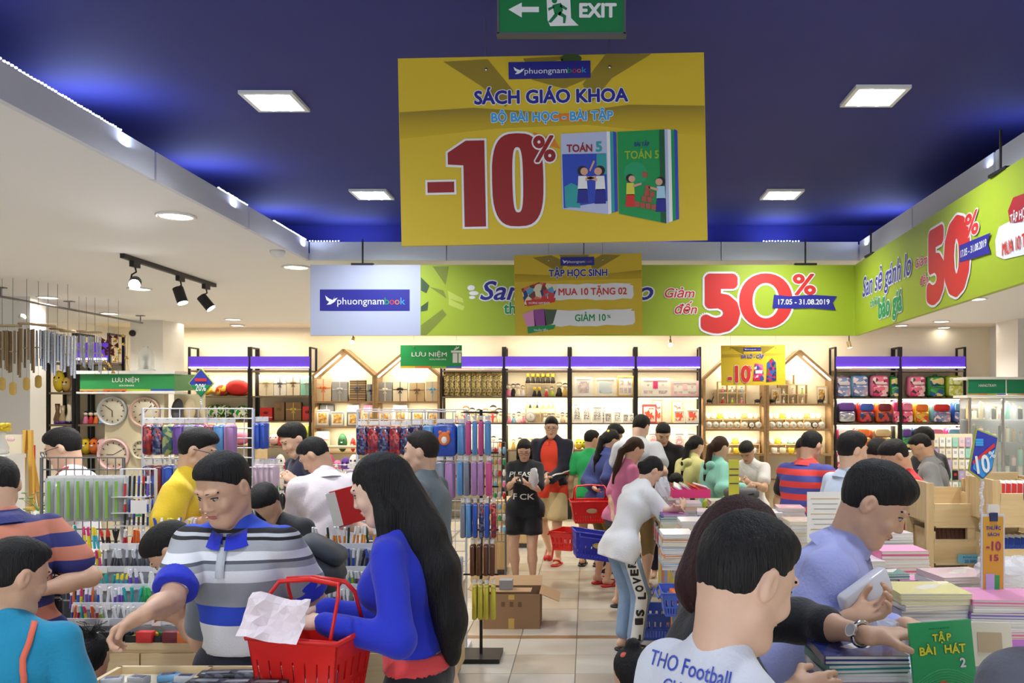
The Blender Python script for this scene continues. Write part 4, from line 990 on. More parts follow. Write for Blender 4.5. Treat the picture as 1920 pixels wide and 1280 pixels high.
def wallspot(px, py, on, lab):
 p = W(px, py, 13.5); t = thing('spotlight', lab, 'light', (p.x, p.y, ZC+.16), group='small ceiling spotlights by the far wall')
 e = MB(); e.cyl((0, 0, 0), (0, 0, p.z-ZC-.1), .008, black_metal, n=6); e.build('stem', t); a = Vector((-.05, -.75, -.6)).normalized() if on else Vector((.2, -.1, -1)).normalized(); c_ = Vector((0, 0, p.z-ZC-.14))
 e = MB(); e.cyl(c_-a*.05, c_+a*.05, .034, mat('brass', srgb(190,170,130), .3, metal=.7), n=12); e.build('lamp_body', t); e = MB(); e.cyl(c_+a*.045, c_+a*.056, .032, led_warm if not on else mat('hot_warm', (1,1,1), .3, emit=30, ecol=(1, .9, .7)), n=12); e.build('lens', t)
 lamp('SPOT', 'wall_spot_lamp', Vector(t.location)+c_+a*.08, 20, WARM, .04, rot=a.to_track_quat('-Z', 'Y').to_euler(), spot=rad(80))
wallspot(662, 640, True, 'lit spotlight above the gabled gift shelf'); wallspot(1257, 645, True, 'lit spotlight above the photo frame shelves'); wallspot(1592, 648, False, 'spotlight above the backpack shelves, aimed down')
e = MB(); e.cyl((0, 0, 0), (0, 0, .09), .05, black_metal, n=12, r2=.03); e.cyl((0, 0, -.005), (0, 0, 0), .045, hot, n=12); o = e.build('spotlight', None, (3.62, 9.2, ZC-.1), (.3, .5, 0)); tag(o, 'round ceiling spotlight hanging below the side banner', 'light')
# ================================================================ SHELVES OF THE FAR WALL
CN = {'cream': (232,222,196), 'white': (240,238,234), 'grey': (150,152,156), 'dark grey': (92,94,100), 'brown': (126,98,70), 'tan': (196,172,134), 'red': (206,40,40), 'orange': (232,118,50), 'yellow': (238,206,50),
 'lime': (176,200,50), 'green': (50,150,76), 'dark green': (30,84,50), 'mint': (150,216,196), 'sky blue': (120,180,222), 'blue': (48,84,184), 'navy': (34,38,84), 'purple': (104,62,160), 'lilac': (186,160,206), 'pink': (232,130,170),
 'hot pink': (222,50,120), 'pale pink': (240,200,206), 'black': (26,26,28), 'gold': (204,170,90), 'ivory': (238,228,204), 'beige': (214,196,164), 'silver': (190,192,196), 'maroon': (116,30,44), 'teal': (34,140,150), 'khaki': (170,150,100)}
def cc(n, rough=.5, **k): return cmat(*CN[n], rough, **k)
wood_l = wood_mat('wood_light', (214,186,138), (228,204,160)); wood_m = wood_mat('wood_mid', (150,116,76), (176,140,96)); wood_h = wood_mat('wood_house', (140,112,78), (166,136,98)); wood_z = wood_mat('wood_light_z', (206,176,128), (222,196,150), axis='Z')
shelf_m = mat('shelf_board', srgb(116, 100, 84), .5); back_m = mat('shelf_back', srgb(250, 240, 214), .7)
purple_m = mat('header_purple', srgb(82, 50, 170), .35, emit=.35, ecol=srgb(90, 50, 210))
FD = 14.02
def zy(py, D=FD): return EYE+(VY-py)/F*D
def xp(px, D=FD): return (px-VX)/F*D
def shelf_strip(parent, x0, x1, z, D, w=.02): e = MB(); e.box(((x0+x1)/2, D+.03, z), (x1-x0, w, .014), led_warm); return e.build('led_strip', parent)
def bay(x0, x1, rows, lab, D=FD, header=True, lit=(), hy=(668, 691), bottom=0.0, back=True, loops=(True, True), strip=True):
 a, b = xp(x0, D), xp(x1, D); t = thing('wall_shelf', lab, 'shelf', ((a+b)/2, D, 0), group='black framed wall shelves'); w = b-a; e = MB(); zt = zy(hy[0]-18, D)
 for s_ in (-1, 1):
  e = MB(); e.box((s_*(w/2-.018), .02, zt/2), (.034, .034, zt), black_metal); e.box((s_*(w/2-.018), .33, zt/2), (.03, .03, zt), black_metal); e.box((s_*(w/2-.018), .17, zt-.012), (.03, .30, .024), black_metal); e.build('post', t)
 if back: e = MB(); e.box((0, .355, zy(hy[1], D)/2), (w-.03, .012, zy(hy[1], D)), back_m); e.build('back_panel', t)
 for y in rows+[hy[1]+3]: e = MB(); e.box((0, .17, zy(y, D)-.012), (w-.07, .34, .024), shelf_m); e.build('shelf_board', t)
 if header:
  z1, z0 = zy(hy[0], D), zy(hy[1], D); e = MB(); e.box((0, .0, (z0+z1)/2), (w-.036, .02, z1-z0), purple_m); hp_ = e.build('header', t)
  for i, n_ in enumerate(('gold', 'red', 'green', 'blue')): e = MB(); e.box((-w*.36+w*.24*i, -.012, z0+.012), (w*.235, .004, .018), cc(n_)); e.build('colour_strip', hp_)
  if strip: e = MB(); e.box((0, -.022, z0+.02), (w-.06, .012, .018), mat('led_cool', (1,1,1), .5, emit=5, ecol=(.88, .84, 1))); e.build('led_strip', hp_)
 for y in lit: e = MB(); e.box((0, .06, zy(y, D)-.03), (w-.1, .02, .01), led_warm); e.build('led_strip', t)
 t['w'] = w; return t
def house(x0, x1, rows, lab, apex, eave, D=FD, strip=-1):
 a, b = xp(x0, D), xp(x1, D); w = b-a-.004; t = thing('gabled_shelf', lab, 'shelf', ((a+b)/2, D, 0), group='gabled wooden wall shelves'); ze, za = zy(eave, D), zy(apex, D)
 for s_ in (-1, 1):
  e = MB(); e.box((s_*(w/2-.02), .17, ze/2), (.04, .36, ze), wood_h); e.build('side_board', t)
  L = math.hypot(w/2, za-ze); e = MB(); e.box((s_*w/4, .17, (ze+za)/2+.0), (L, .36, .04), wood_h, M=Matrix.Rotation(s_*math.atan2(za-ze, w/2), 4, 'Y')); e.build('roof_board', t)
  if s_ == strip: e = MB(); e.box((s_*w/4, .0, (ze+za)/2-.05), (L*.8, .03, .02), led_warm, M=Matrix.Rotation(s_*math.atan2(za-ze, w/2), 4, 'Y')); e.build('led_strip', t)
 e = MB(); e.poly([(-w/2+.02, .35, 0), (w/2-.02, .35, 0), (w/2-.02, .35, ze), (0, .35, za-.02), (-w/2+.02, .35, ze)], back_m, .01); e.build('back_panel', t)
 for y in rows: e = MB(); e.box((0, .17, zy(y, D)-.015), (w-.08, .34, .03), wood_h); e.build('shelf_board', t)
 return t
SH = [(352, 468), (468, 583), (825, 945), (945, 1068), (1068, 1192), (1192, 1315), (1565, 1688), (1688, 1812)]
rl, rm, rr = [742, 789, 836, 885, 932], [743, 793, 843, 893, 940], [745, 794, 842, 892, 940]
bay(352, 468, rl, 'black framed shelf with plush cushions, nearest the white column'); bay(468, 583, rl, 'black framed shelf of bow-tied boxes beside the gabled shelves')
bay(825, 945, rm, 'black framed shelf with gold packets and white figurines', lit=(793,)); bay(945, 1068, rm, 'black framed shelf with pairs of figurines on small wooden risers', lit=(743, 793))
bay(1068, 1192, rm, 'black framed shelf with three large photo frames on top', lit=(743, 793)); bay(1192, 1315, rm, 'black framed shelf with pink heart photo frames', lit=(743, 793))
bay(1565, 1688, rr, 'black framed shelf of schoolbags beside the gabled shelf', lit=(745, 794, 842)); bay(1688, 1812, rr, 'black framed shelf of schoolbags nearest the cosmetics cabinets', lit=(745, 794, 842))
house(585, 703, [752, 799, 848, 900], 'gabled wooden shelf under the lit spotlight with bow-tied boxes', 655, 706, strip=-1); house(703, 825, [752, 799, 848, 900], 'gabled wooden shelf partly behind the green gift sign', 655, 706, strip=-1)
house(1318, 1437, [757, 804, 851, 900], 'gabled wooden shelf behind the yellow schoolbag sign', 658, 712, strip=1); house(1437, 1563, [757, 804, 851, 900], 'gabled wooden shelf with tiny display cubes under its peak', 657, 712, strip=1)
# lamps under shelves of the far wall (the strips built above)
for x0, x1, zz, p in ((825, 1315, 743, 17), (825, 1315, 793, 15), (1565, 1812, 745, 12), (1565, 1812, 794, 12), (352, 583, 694, 8), (945, 1315, 694, 6), (352, 583, 789, 5)):
 lamp('AREA', 'shelf_strip_lamp', ((xp(x0)+xp(x1))/2, FD+.08, zy(zz)-.04), p, WARM, (x1-x0)/F*FD, size_y=.03, rot=(rad(20), 0, 0))
for x0, x1 in ((585, 703), (703, 825), (1318, 1437), (1437, 1563)):
 lamp('AREA', 'gable_strip_lamp', (xp((x0+x1)/2), FD+.03, zy(676)), 5, WARM, .5, size_y=.04, rot=(rad(40), 0, 0)); lamp('AREA', 'shelf_strip_lamp', (xp((x0+x1)/2), FD+.08, zy(757)-.05), 3.2, WARM, .9, size_y=.03, rot=(rad(20), 0, 0)); lamp('AREA', 'shelf_strip_lamp', (xp((x0+x1)/2), FD+.08, zy(804)-.05), 3.2, WARM, .9, size_y=.03, rot=(rad(20), 0, 0))
# ---------------------------------------------------------------- goods
def gift_box(w, d, h, cb, cr, lab, loc, rz=0, mt=None, oct_=False, name='gift_box'):
 t = thing(name, lab, 'box', loc, rz, 'bow-tied gift boxes'); m_ = mt or cc(cb, .6); r_ = cc(cr, .4); e = MB(); e.rbox((0, 0, h*.5), (w*.96, d*.96, h), .02 if oct_ else .004, m_, n=1, smooth=False); e.build('box', t)
 e = MB(); e.box((0, -d/2, h*.5), (w, .006, h), m_); e.build('lid', t)
 e = MB(); e.box((0, -d/2-.004, h*.5), (.012, .003, h*1.0), r_); e.box((0, -d/2-.004, h*.6), (w, .003, .012), r_); rb = e.build('ribbon', t)
 e = MB()
 for s_ in (-1, 1): e.ball((s_*w*.12, -d/2-.012, h*.62), (w*.12, .012, .022), r_, 8, Matrix.Rotation(s_*.4, 4, 'Y')); e.poly([(0, -d/2-.009, h*.6), (s_*w*.14, -d/2-.008, h*.40), (s_*w*.06, -d/2-.008, h*.40)][::s_], r_)
 e.build('bow', rb); return t
def photo_frame(w, h, cf, lab, loc, pic=None, kind='plain', rz=0, tilt=8, group='photo frames on the far wall'):
 t = thing('photo_frame', lab, 'photo frame', loc, group=group, rot=(rad(-tilt), 0, rz)); m_ = cc(cf, .35); b_ = max(.018, w*.09); e = MB()
 for s_ in (-1, 1): e.box((s_*(w/2-b_/2), 0, h/2), (b_, .02, h), m_); e.box((0, 0, h/2+s_*(h/2-b_/2)), (w-2*b_, .02, b_), m_)
 e.build('frame', t); e = MB(); e.box((0, .004, h/2), (w-2*b_, .006, h-2*b_), cc('white', .5)); e.build('mount', t)
 pm = pic or print_mat('photo_soft', [(226,214,206),(206,190,190),(180,170,176),(236,228,220)], 9, kind='noise')
 if kind == 'plain': e = MB(); e.box((0, -.002, h/2), (w*.6, .004, h*.62), pm); e.build('picture', t)
 elif kind == 'multi':
  for a, b__ in ((-.26, .3), (0, .3), (.26, .3), (-.22, .7), (.22, .7)): e = MB(); e.box((a*w, -.002, b__*h), (w*.19, .004, h*.26), pm); e.build('picture', t)
 else:
  for a, b__ in ((-.26, .62), (.26, .62)):
   e = MB(); pts = [(a*w+.016*w*.42*(16*math.sin(k)**3)/2.2, -.012, b__*h+.016*w*.42*(13*math.cos(k)-5*math.cos(2*k)-2*math.cos(3*k))/2.2) for k in [2*math.pi*q/18 for q in range(18)]]; e.poly(pts[::-1], pm, .006); e.build('heart_picture', t)
  e = MB(); e.box((0, -.006, h*.62), (w*.16, .004, h*.4), cc('hot pink' if kind == 'heart' else 'pale pink')); e.build('picture', t)
  for a in (-.26, .26): e = MB(); e.box((a*w, -.004, h*.22), (w*.3, .004, h*.2), pm); e.build('picture', t)
 e = MB(); e.box((0, .05, h*.3), (w*.2, .004, h*.6), cc('dark grey'), M=Matrix.Rotation(rad(24), 4, 'X')); e.build('stand', t)
 return t
def figurine(h, c1, c2, lab, loc, pair=False, rz=0, group='small figurines', hair='black', name='figurine'):
 t = thing(name, lab, 'figurine', loc, rz, group)
 for i, dx in enumerate((-.22*h, .22*h) if pair else (0,)):
  e = MB(); e.lathe([(.20*h, 0), (.22*h, .06*h), (.15*h, .3*h), (.13*h, .46*h), (.05*h, .54*h)], cc(c1 if i == 0 else c2), (dx, 0, 0), 8); e.build('body', t)
  e = MB(); e.ball((dx, 0, .70*h), .17*h, cc('ivory' if hair != 'gold' else 'yellow', .4), 8); hd = e.build('head', t); e = MB(); e.ball((dx, .02*h, .77*h), (.175*h, .165*h, .13*h), cc(hair), 8); e.build('hair', hd)
 return t
def mug(r, h, c1, lab, loc, rz=0, group='cups on the gabled shelves'):
 t = thing('mug', lab, 'cup', loc, rz, group); e = MB(); e.lathe([(r*.85, 0), (r, h*.1), (r, h), (r*.9, h), (r*.85, h*.15), (.001, h*.1)], cc(c1, .25), n=12); e.build('cup', t)
 e = MB(); e.tube([(r*.95, 0, h*.8), (r*1.5, 0, h*.75), (r*1.55, 0, h*.4), (r*.95, 0, h*.25)], r*.13, cc(c1, .25), 5); e.build('handle', t); return t
def alarm_clock(r, c1, lab, loc, group='small round clocks and lamps on the gabled shelves'):
 t = thing('alarm_clock', lab, 'clock', loc, 0, group); e = MB(); M_ = Matrix.Rotation(rad(90), 4, 'X'); e.lathe([(.001, -.03), (r, -.03), (r*1.04, 0), (r, .03), (.001, .03)], cc(c1, .3), (0, 0, r+.012), 14, M_); e.build('case', t)
 e = MB(); e.lathe([(.001, 0), (r*.82, 0), (r*.82, .004), (.001, .004)], cc('white', .3), (0, -.03, r+.012), 14, M_); e.box((0, -.036, r*1.3), (.004, .002, r*.6), cc('black')); e.box((r*.2, -.036, r+.01), (r*.4, .002, .004), cc('black')); e.build('dial', t)
 e = MB()
 for s_ in (-1, 1): e.cyl((s_*r*.5, 0, 0), (s_*r*.4, 0, r*.4), .008, cc(c1, .3), n=5)
 e.build('foot', t); return t
def backpack(w, h, c1, c2, pr, lab, loc, rz=0, case=False, group='schoolbags on the far wall', d=.16):
 t = thing('schoolbag', lab, 'backpack', loc, rz, group); m1 = cc(c1, .45) if isinstance(c1, str) else c1; m2 = cc(c2, .45)
 e = MB(); e.rbox((0, 0, h*.48), (w, d, h*.94), w*.22, m1, axis=1, n=4); e.build('body', t); pk = MB(); pk.rbox((0, -d*.62, h*.28), (w*.82, d*.34, h*.46), w*.12, pr, axis=1, n=3); p_ = pk.build('front_pocket', t)
 e = MB(); e.tube([(-w*.40, -d*.80, h*.40), (0, -d*.84, h*.47), (w*.40, -d*.80, h*.40)], .005, m2, 5); e.build('zip', p_)
 e = MB(); e.rbox((0, -d*.55, h*.72), (w*.80, d*.20, h*.34), w*.15, pr if case else m2, axis=1, n=4); e.build('top_panel', t)
 e = MB(); e.tube([(-w*.12, 0, h*.93), (-w*.10, 0, h*1.01), (w*.10, 0, h*1.01), (w*.12, 0, h*.93)], .008, m2, 6); e.build('handle', t)
 e = MB()
 for s_ in (-1, 1): e.tube([(s_*w*.3, d*.5, h*.85), (s_*w*.44, d*.72, h*.5), (s_*w*.36, d*.55, h*.12)], .014, m2, 6)
 e.build('strap', t)
 if case: e = MB(); [e.cyl((s_*w*.36-.012, .03, .022), (s_*w*.36+.012, .03, .022), .022, cc('black'), n=10) for s_ in (-1, 1)]; e.build('wheel', t)
 return t
def plush(w, d, h, mt, lab, loc, rz=0, M=None, name='plush_cushion', ears=True):
 t = thing(name, lab, 'plush toy', loc, rz, 'plush cushions and toys'); e = MB(); e.ball((0, 0, h*.5), (w/2, d/2, h/2), mt, 14, M); e.build('body', t)
 if ears: e = MB(); [e.ball((s_*w*.2, -d*.40, h*.66), (.012, .010, .012), cc('black', .2), 6) for s_ in (-1, 1)]; e.ball((0, -d*.47, h*.52), (.02, .012, .012), cc('white'), 6); e.build('face', t)
 return t
def paper_bag(w, d, h, c1, lab, loc, rz=0):
 t = thing('paper_bag', lab, 'bag', loc, rz, 'paper gift bags'); e = MB(); e.box((0, 0, h/2), (w, d, h), cc(c1, .4)); e.build('bag', t); e = MB(); e.tube([(-w*.2, -d/2, h*.95), (-w*.15, -d/2-.01, h*1.15), (w*.15, -d/2-.01, h*1.15), (w*.2, -d/2, h*.95)], .003, cc('gold'), 5); e.build('handle', t)
 e = MB(); e.ball((0, -d/2-.01, h*.6), (w*.2, .012, .02), cc('maroon'), 8); e.build('bow', t); return t
def cube_shelf(w, h, nx, nz, lab, loc, d=.12, mt=None):
 t = thing('display_cube_shelf', lab, 'shelf', loc, 0, 'small wooden display risers'); m_ = mt or wood_l
 for i in range(nx+1): e = MB(); e.box((-w/2+w*i/nx, 0, h/2), (.012, d, h), m_); e.build('upright', t)
 for k in range(nz+1): e = MB(); e.box((0, 0, h*k/nz), (w, d, .012), m_); e.build('board', t)
 return t
def on(px, py, D=FD, dy=.16): return (xp(px, D), D+dy, zy(py, D)+.001)
BAYN = {0: 'plush cushion shelf', 1: 'bow-tied box shelf', 2: 'gold packet shelf', 3: 'figurine shelf', 4: 'large photo frame shelf', 5: 'pink frame shelf', 6: 'schoolbag shelf beside the gabled shelf', 7: 'schoolbag shelf nearest the cosmetics'}
def wpx(a): return a*FD/F
stripes = rep_mat('box_stripes', 2, .075, [(150,126,96),(96,74,52),(180,156,120),(110,90,66)], .6)
# bow-tied box shelf
for x0, x1, yt, cb, cr, e_ in ((481, 508, 701, 'cream', 'tan', 'rose bow'), (509, 532, 703, 'white', 'dark grey', 'dark knot'), (533, 558, 701, 'ivory', 'brown', 'brown cross ribbon'), (559, 582, 703, 'mint', 'silver', 'silver star bow')):
 gift_box(wpx(x1-x0), .1, wpx(741-yt)*.97, cb, cr, '%s gift box with %s on top row of the bow-tied box shelf' % (cb, e_), on((x0+x1)/2, 741))
paper_bag(wpx(23), .1, wpx(24), 'red', 'red gift bag at the plush end of the box shelf, second row', on(494, 788)); gift_box(wpx(19), .1, wpx(34), 'brown', 'brown', 'narrow brown box with leafy bow on box shelf, second row', on(519, 788)); gift_box(wpx(29), .1, wpx(34), 'brown', 'gold', 'wide brown box with gold ribbon on box shelf, second row', on(546, 788)); paper_bag(wpx(18), .1, wpx(26), 'red', 'red gift bag at the gabled end of the box shelf, second row', on(572, 788))
plush(wpx(25), .15, wpx(22), cc('pale pink'), 'pale pink and white plush face on box shelf, third row', on(508, 835)); gift_box(wpx(18), .1, wpx(22), 'yellow', 'green', 'yellow gift box on the box shelf, third row', on(505, 835, dy=.28)); gift_box(wpx(24), .1, wpx(26), 'red', 'gold', 'red gift box with gold bow on the box shelf, third row', on(529, 835)); gift_box(wpx(22), .1, wpx(36), 'lime', 'green', 'lime gift box behind the navy-shirted man on box shelf', on(562, 835))
for x, c_ in ((480, 'hot pink'), (500, 'pink'), (520, 'purple'), (545, 'teal'), (568, 'blue')): plush(wpx(20), .14, wpx(18), cc(c_), '%s soft toy on the fourth row of the box shelf' % c_, on(x, 884))
# plush cushion shelf
pr_green = print_mat('plush_print_green', [(50,160,70),(240,240,220),(30,100,50),(230,220,120)], 9, .8, 'noise'); pr_red = print_mat('plush_print_red', [(220,60,40),(240,200,70),(200,40,40)], 9, .8, 'noise'); pr_cr = print_mat('plush_print_cream', [(230,214,170),(200,170,120),(240,230,200)], 8, .8, 'noise')
for x, y, w_, h_, mt_, lb in ((396, 741, 56, 20, pr_cr, 'cream plush bolster at the back of the cushion shelf top row'), (380, 741, 20, 20, cc('yellow', .8), 'round yellow plush ball on the cushion shelf'), (410, 741, 24, 20, pr_red, 'orange patterned plush ball on the cushion shelf'), (440, 741, 46, 30, cc('red', .8), 'big red plush pillow at the post of cushion shelf'), (430, 741, 60, 16, cc('orange', .8), 'long orange plush roll on the cushion shelf'), (392, 788, 74, 30, pr_green, 'green and white patterned plush cushion on second row'), (448, 788, 36, 28, pr_green, 'green patterned plush cushion beside the shelf post'), (370, 788, 30, 14, cc('white', .8), 'white plush roll in front of green cushion'), (372, 835, 30, 24, cc('orange', .8), 'orange plush ball low on the cushion shelf'), (410, 835, 34, 26, cc('yellow', .8), 'yellow plush ball low on the cushion shelf'), (446, 835, 34, 26, cc('pink', .8), 'pink plush ball low on the cushion shelf')):
 plush(wpx(w_), .18 if 'back' not in lb else .12, wpx(h_), mt_, lb, on(x, y, dy=.12 if w_ < 50 else .24), ears=False, M=Matrix.Rotation(R.uniform(-.15, .15), 4, 'Y'))
# gabled shelves, gift side
G1 = [(588, 617, 709, 'beige', 'orange', 'tall beige gift box with orange twig bow'), (619, 648, 714, 'grey', 'silver', 'plain grey gift box with pale bow'), (652, 682, 711, 'brown', 'dark grey', 'brown striped gift box with dark knot'), (685, 701, 719, 'grey', 'navy', 'small grey gift box with navy bow'),
 (706, 732, 715, 'grey', 'ivory', 'grey gift box with small picture card'), (734, 761, 714, 'ivory', 'black', 'ivory gift box with black ribbon'), (765, 793, 716, 'tan', 'brown', 'tan gift box with beige rose'), (796, 821, 714, 'beige', 'sky blue', 'beige gift box with sky blue ribbon')]
for i, (x0, x1, yt, cb, cr, lb) in enumerate(G1):
 gift_box(wpx(x1-x0), .1, wpx(751-yt), cb, cr, lb+' on the top row of a gabled shelf', on((x0+x1)/2, 752), mt=stripes if i == 2 else None, oct_=i == 3)
fl = print_mat('bronze_relief', [(220,200,150),(190,150,80),(150,110,50)], 20, .4, 'noise')
for i, (x0, x1, yt, cb) in enumerate(((588, 614, 767, 'grey'), (616, 642, 770, 'grey'), (647, 672, 771, 'dark grey'), (676, 700, 772, 'tan'), (707, 730, 770, 'pale pink'), (733, 762, 765, 'white'), (768, 796, 768, 'dark grey'), (799, 820, 770, 'dark grey'))):
 photo_frame(wpx(x1-x0), wpx(798-yt), cb, '%s framed feather relief, %s along gabled shelves' % (cb, 'first second third fourth fifth sixth seventh eighth'.split()[i]), on((x0+x1)/2, 799, dy=.1), pic=fl, tilt=4)
for x, c_, w_ in ((605, 'dark grey', 26), (655, 'white', 22), (687, 'pink', 22), (745, 'white', 26)): gift_box(wpx(w_), .1, wpx(40), c_, 'silver', '%s box standing behind the feather frames' % c_, on(x, 799, dy=.27))
for x0, x1, yt, c_, lb in ((588, 612, 808, 'cream', 'cream card box with pink flowers'), (628, 646, 812, 'dark green', 'dark green and white plush Santa toy'), (652, 662, 820, 'red', 'red plush boot'), (710, 735, 815, 'white', 'white card box'), (740, 760, 812, 'lilac', 'lilac card box'), (770, 800, 815, 'pale pink', 'pale pink card box')):
 (plush(wpx(x1-x0), .12, wpx(847-yt), cc(c_, .8), lb+' on third row of gabled shelf', on((x0+x1)/2, 848)) if 'plush' in lb else gift_box(wpx(x1-x0), .1, wpx(847-yt), c_, 'pink', lb+' on third row of gabled shelf', on((x0+x1)/2, 848)))
# gold packets
gp = print_mat('gold_foil', [(210,180,90),(240,226,170),(150,126,70),(226,214,160),(110,96,60)], 60, .15)
for i in range(11):
 t = thing('gold_packet', 'clear packet with gold foil ornament, %s in the row on the gold packet shelf' % 'first second third fourth fifth sixth seventh eighth ninth tenth eleventh'.split()[i], 'packet', (xp(835+i*10.2), FD+.12+.04*(i%2), zy(742)+.001), 0, 'gold foil packets')
 e = MB(); e.rbox((0, 0, .19), (.082, .03, .36+.02*(i%3)), .012, gp, n=2); e.build('packet', t); e = MB(); e.tube([(0, -.02, .38), (0, -.03, .41)], .006, cc('gold', .3), 5); e.build('tie', t)
FC = ['pink', 'ivory', 'red', 'white', 'pale pink', 'gold', 'sky blue', 'lime', 'beige', 'white', 'orange', 'ivory']
def row_figs(x0, x1, n, py, D=FD, h=.16, lab='', dy=.14, cols=FC, pair=False, hair='black', grp='small figurines', kinds=('figurine', 'plushlet')):
 for i in range(n):
  px = x0+(x1-x0)*(i+.5)/n+R.uniform(-1, 1); c1 = cols[(i*5+n)%len(cols)]; c2 = cols[(i*3+1)%len(cols)]; hh = h*R.uniform(.85, 1.15)
  figurine(hh, c1, c2, 'tiny %s ornament figure %s' % (c1, lab), (xp(px, D), D+dy+R.uniform(-.03, .03), zy(py, D)+.001), pair, 0, grp, hair if i%3 else 'brown')
row_figs(850, 942, 9, 793, h=.19, lab='on the white figurine row under the gold packets', cols=['white', 'ivory', 'cream', 'pale pink', 'white', 'gold']); row_figs(862, 940, 6, 793, h=.30, lab='standing behind the white figurine row', dy=.27, cols=['ivory', 'white', 'red', 'cream'])
row_figs(905, 942, 3, 843, h=.22, lab='low beside the hanging pencil cases', cols=['ivory', 'orange', 'white'])
# figurine shelf: wooden risers and pairs
cube_shelf(wpx(56), wpx(24), 1, 1, 'wooden riser carrying black-suited couples, top row of figurine shelf', on(1012, 743, dy=.2)); cube_shelf(wpx(56), wpx(27), 2, 1, 'wooden riser with two openings, second row of figurine shelf', on(1012, 793, dy=.2))
for x in (993, 1012, 1031): figurine(.19, 'black', 'black', 'couple figurine in black on top of the upper wooden riser', (xp(x), FD+.2, zy(719)+.012), True, 0, 'small figurines', 'gold')
figurine(.18, 'black', 'black', 'couple figurine in black below the upper wooden riser', on(1006, 743, dy=.1), True, 0, 'small figurines', 'gold')
row_figs(948, 984, 4, 743, h=.24, lab='at the edge of the figurine shelf, top row', cols=['pink', 'black', 'ivory', 'white']); row_figs(1020, 1040, 2, 743, h=.18, lab='by the riser opening, top row', dy=.08); row_figs(1042, 1064, 2, 743, h=.26, lab='of a dressed pair near the post, top row', cols=['black', 'gold'])
for x in (990, 1003, 1018, 1028, 1036): figurine(.11, 'gold', 'black', 'tiny seated couple figurine on the lower wooden riser', (xp(x), FD+.2, zy(766)+.012), x < 1005, 0, 'small figurines', 'black')
row_figs(948, 984, 4, 793, h=.20, lab='of pale pink and blue at the second row end', cols=['sky blue', 'pink', 'pale pink']); row_figs(1018, 1040, 3, 793, h=.17, lab='before the lower riser', dy=.06); row_figs(1044, 1066, 3, 793, h=.18, lab='near the post, second row')
alarm_clock(.085, 'silver', 'round grey ringed clock before the lower riser', on(994, 793, dy=.08)); row_figs(955, 1015, 5, 843, h=.22, lab='on third row behind the girl in black tee', cols=['ivory', 'white', 'gold'])
cube_shelf(wpx(52), wpx(20), 1, 1, 'wooden riser on third row behind the man in red', on(998, 843, dy=.22))
# photo frames
for x0, x1, yt, cf, kd, lb in ((1077, 1111, 706, 'white', 'plain', 'white photo frame with a bride picture'), (1116, 1155, 707, 'ivory', 'plain', 'ivory photo frame with a seaside picture'), (1158, 1189, 703, 'gold', 'multi', 'gold photo frame with several small pictures'), (1203, 1257, 707, 'white', 'heart', 'white photo frame with two hearts and pink centre'), (1260, 1312, 712, 'pale pink', 'heart2', 'pale pink photo frame with hearts')):
 pic = {'sea': print_mat('photo_sea', [(150,180,196),(190,206,214),(220,214,200)], 4, kind='noise')}.get('sea') if 'sea' in lb else None
 photo_frame(wpx(x1-x0), wpx(742-yt), cf, lb+' on the top row', on((x0+x1)/2, 743, dy=.08), pic, kd)
bw = print_mat('photo_bw', [(240,240,236),(120,120,120),(210,208,204),(60,60,60)], 22, kind='noise')
for i, (x0, x1, yt) in enumerate(((1074, 1090, 755), (1092, 1108, 757), (1110, 1130, 760), (1127, 1137, 754), (1133, 1148, 772), (1150, 1166, 770), (1168, 1180, 774), (1180, 1190, 774))): photo_frame(wpx(x1-x0), wpx(792-yt), 'white', 'small white frame with black and white couple, %s along the second row' % 'first second third fourth fifth sixth seventh eighth ninth tenth eleventh'.split()[i], on((x0+x1)/2, 793, dy=.08+.05*(i%2)), bw, group='small white couple frames')
for x0, x1, yt, cf, lb in ((1205, 1232, 757, 'red', 'red and white card frame'), (1226, 1244, 748, 'orange', 'orange backed card frame'), (1262, 1284, 750, 'yellow', 'yellow lit card frame'), (1288, 1312, 766, 'white', 'white lettered card frame'), (1264, 1286, 768, 'ivory', 'ivory lettered card frame')): photo_frame(wpx(x1-x0), wpx(792-yt), cf, lb+' on the pink frame shelf second row', on((x0+x1)/2, 793, dy=.08 if yt > 755 else .2), print_mat('photo_card', [(240,236,226),(220,90,70),(236,220,180),(200,60,60)], 20))
for i, (x, w_) in enumerate(((1205, 18), (1226, 20), (1250, 24), (1275, 20), (1298, 18))): photo_frame(wpx(w_), wpx(32), 'white', 'white frame on third row behind the black cardigan man, %s along' % 'first second third fourth fifth sixth seventh eighth ninth tenth eleventh'.split()[i], on(x, 843, dy=.08), print_mat('photo_pinkish', [(240,230,226),(226,150,160),(236,214,206)], 12, kind='noise'), group='white frames third row')
for x, c_ in ((1085, 'yellow'), (1098, 'lime'), (1115, 'white'), (1130, 'pale pink'), (1165, 'white'), (1180, 'pink')): plush(wpx(16), .13, wpx(20), cc(c_, .8), '%s soft toy on the third row of the photo frame shelf' % c_, on(x, 843))
row_figs(952, 1060, 8, 893, h=.22, lab='on fourth row beside the man in red'); row_figs(1075, 1185, 8, 893, h=.2, lab='on fourth row behind the shoppers'); row_figs(1200, 1310, 7, 893, h=.2, lab='on fourth row behind the reading shoppers')
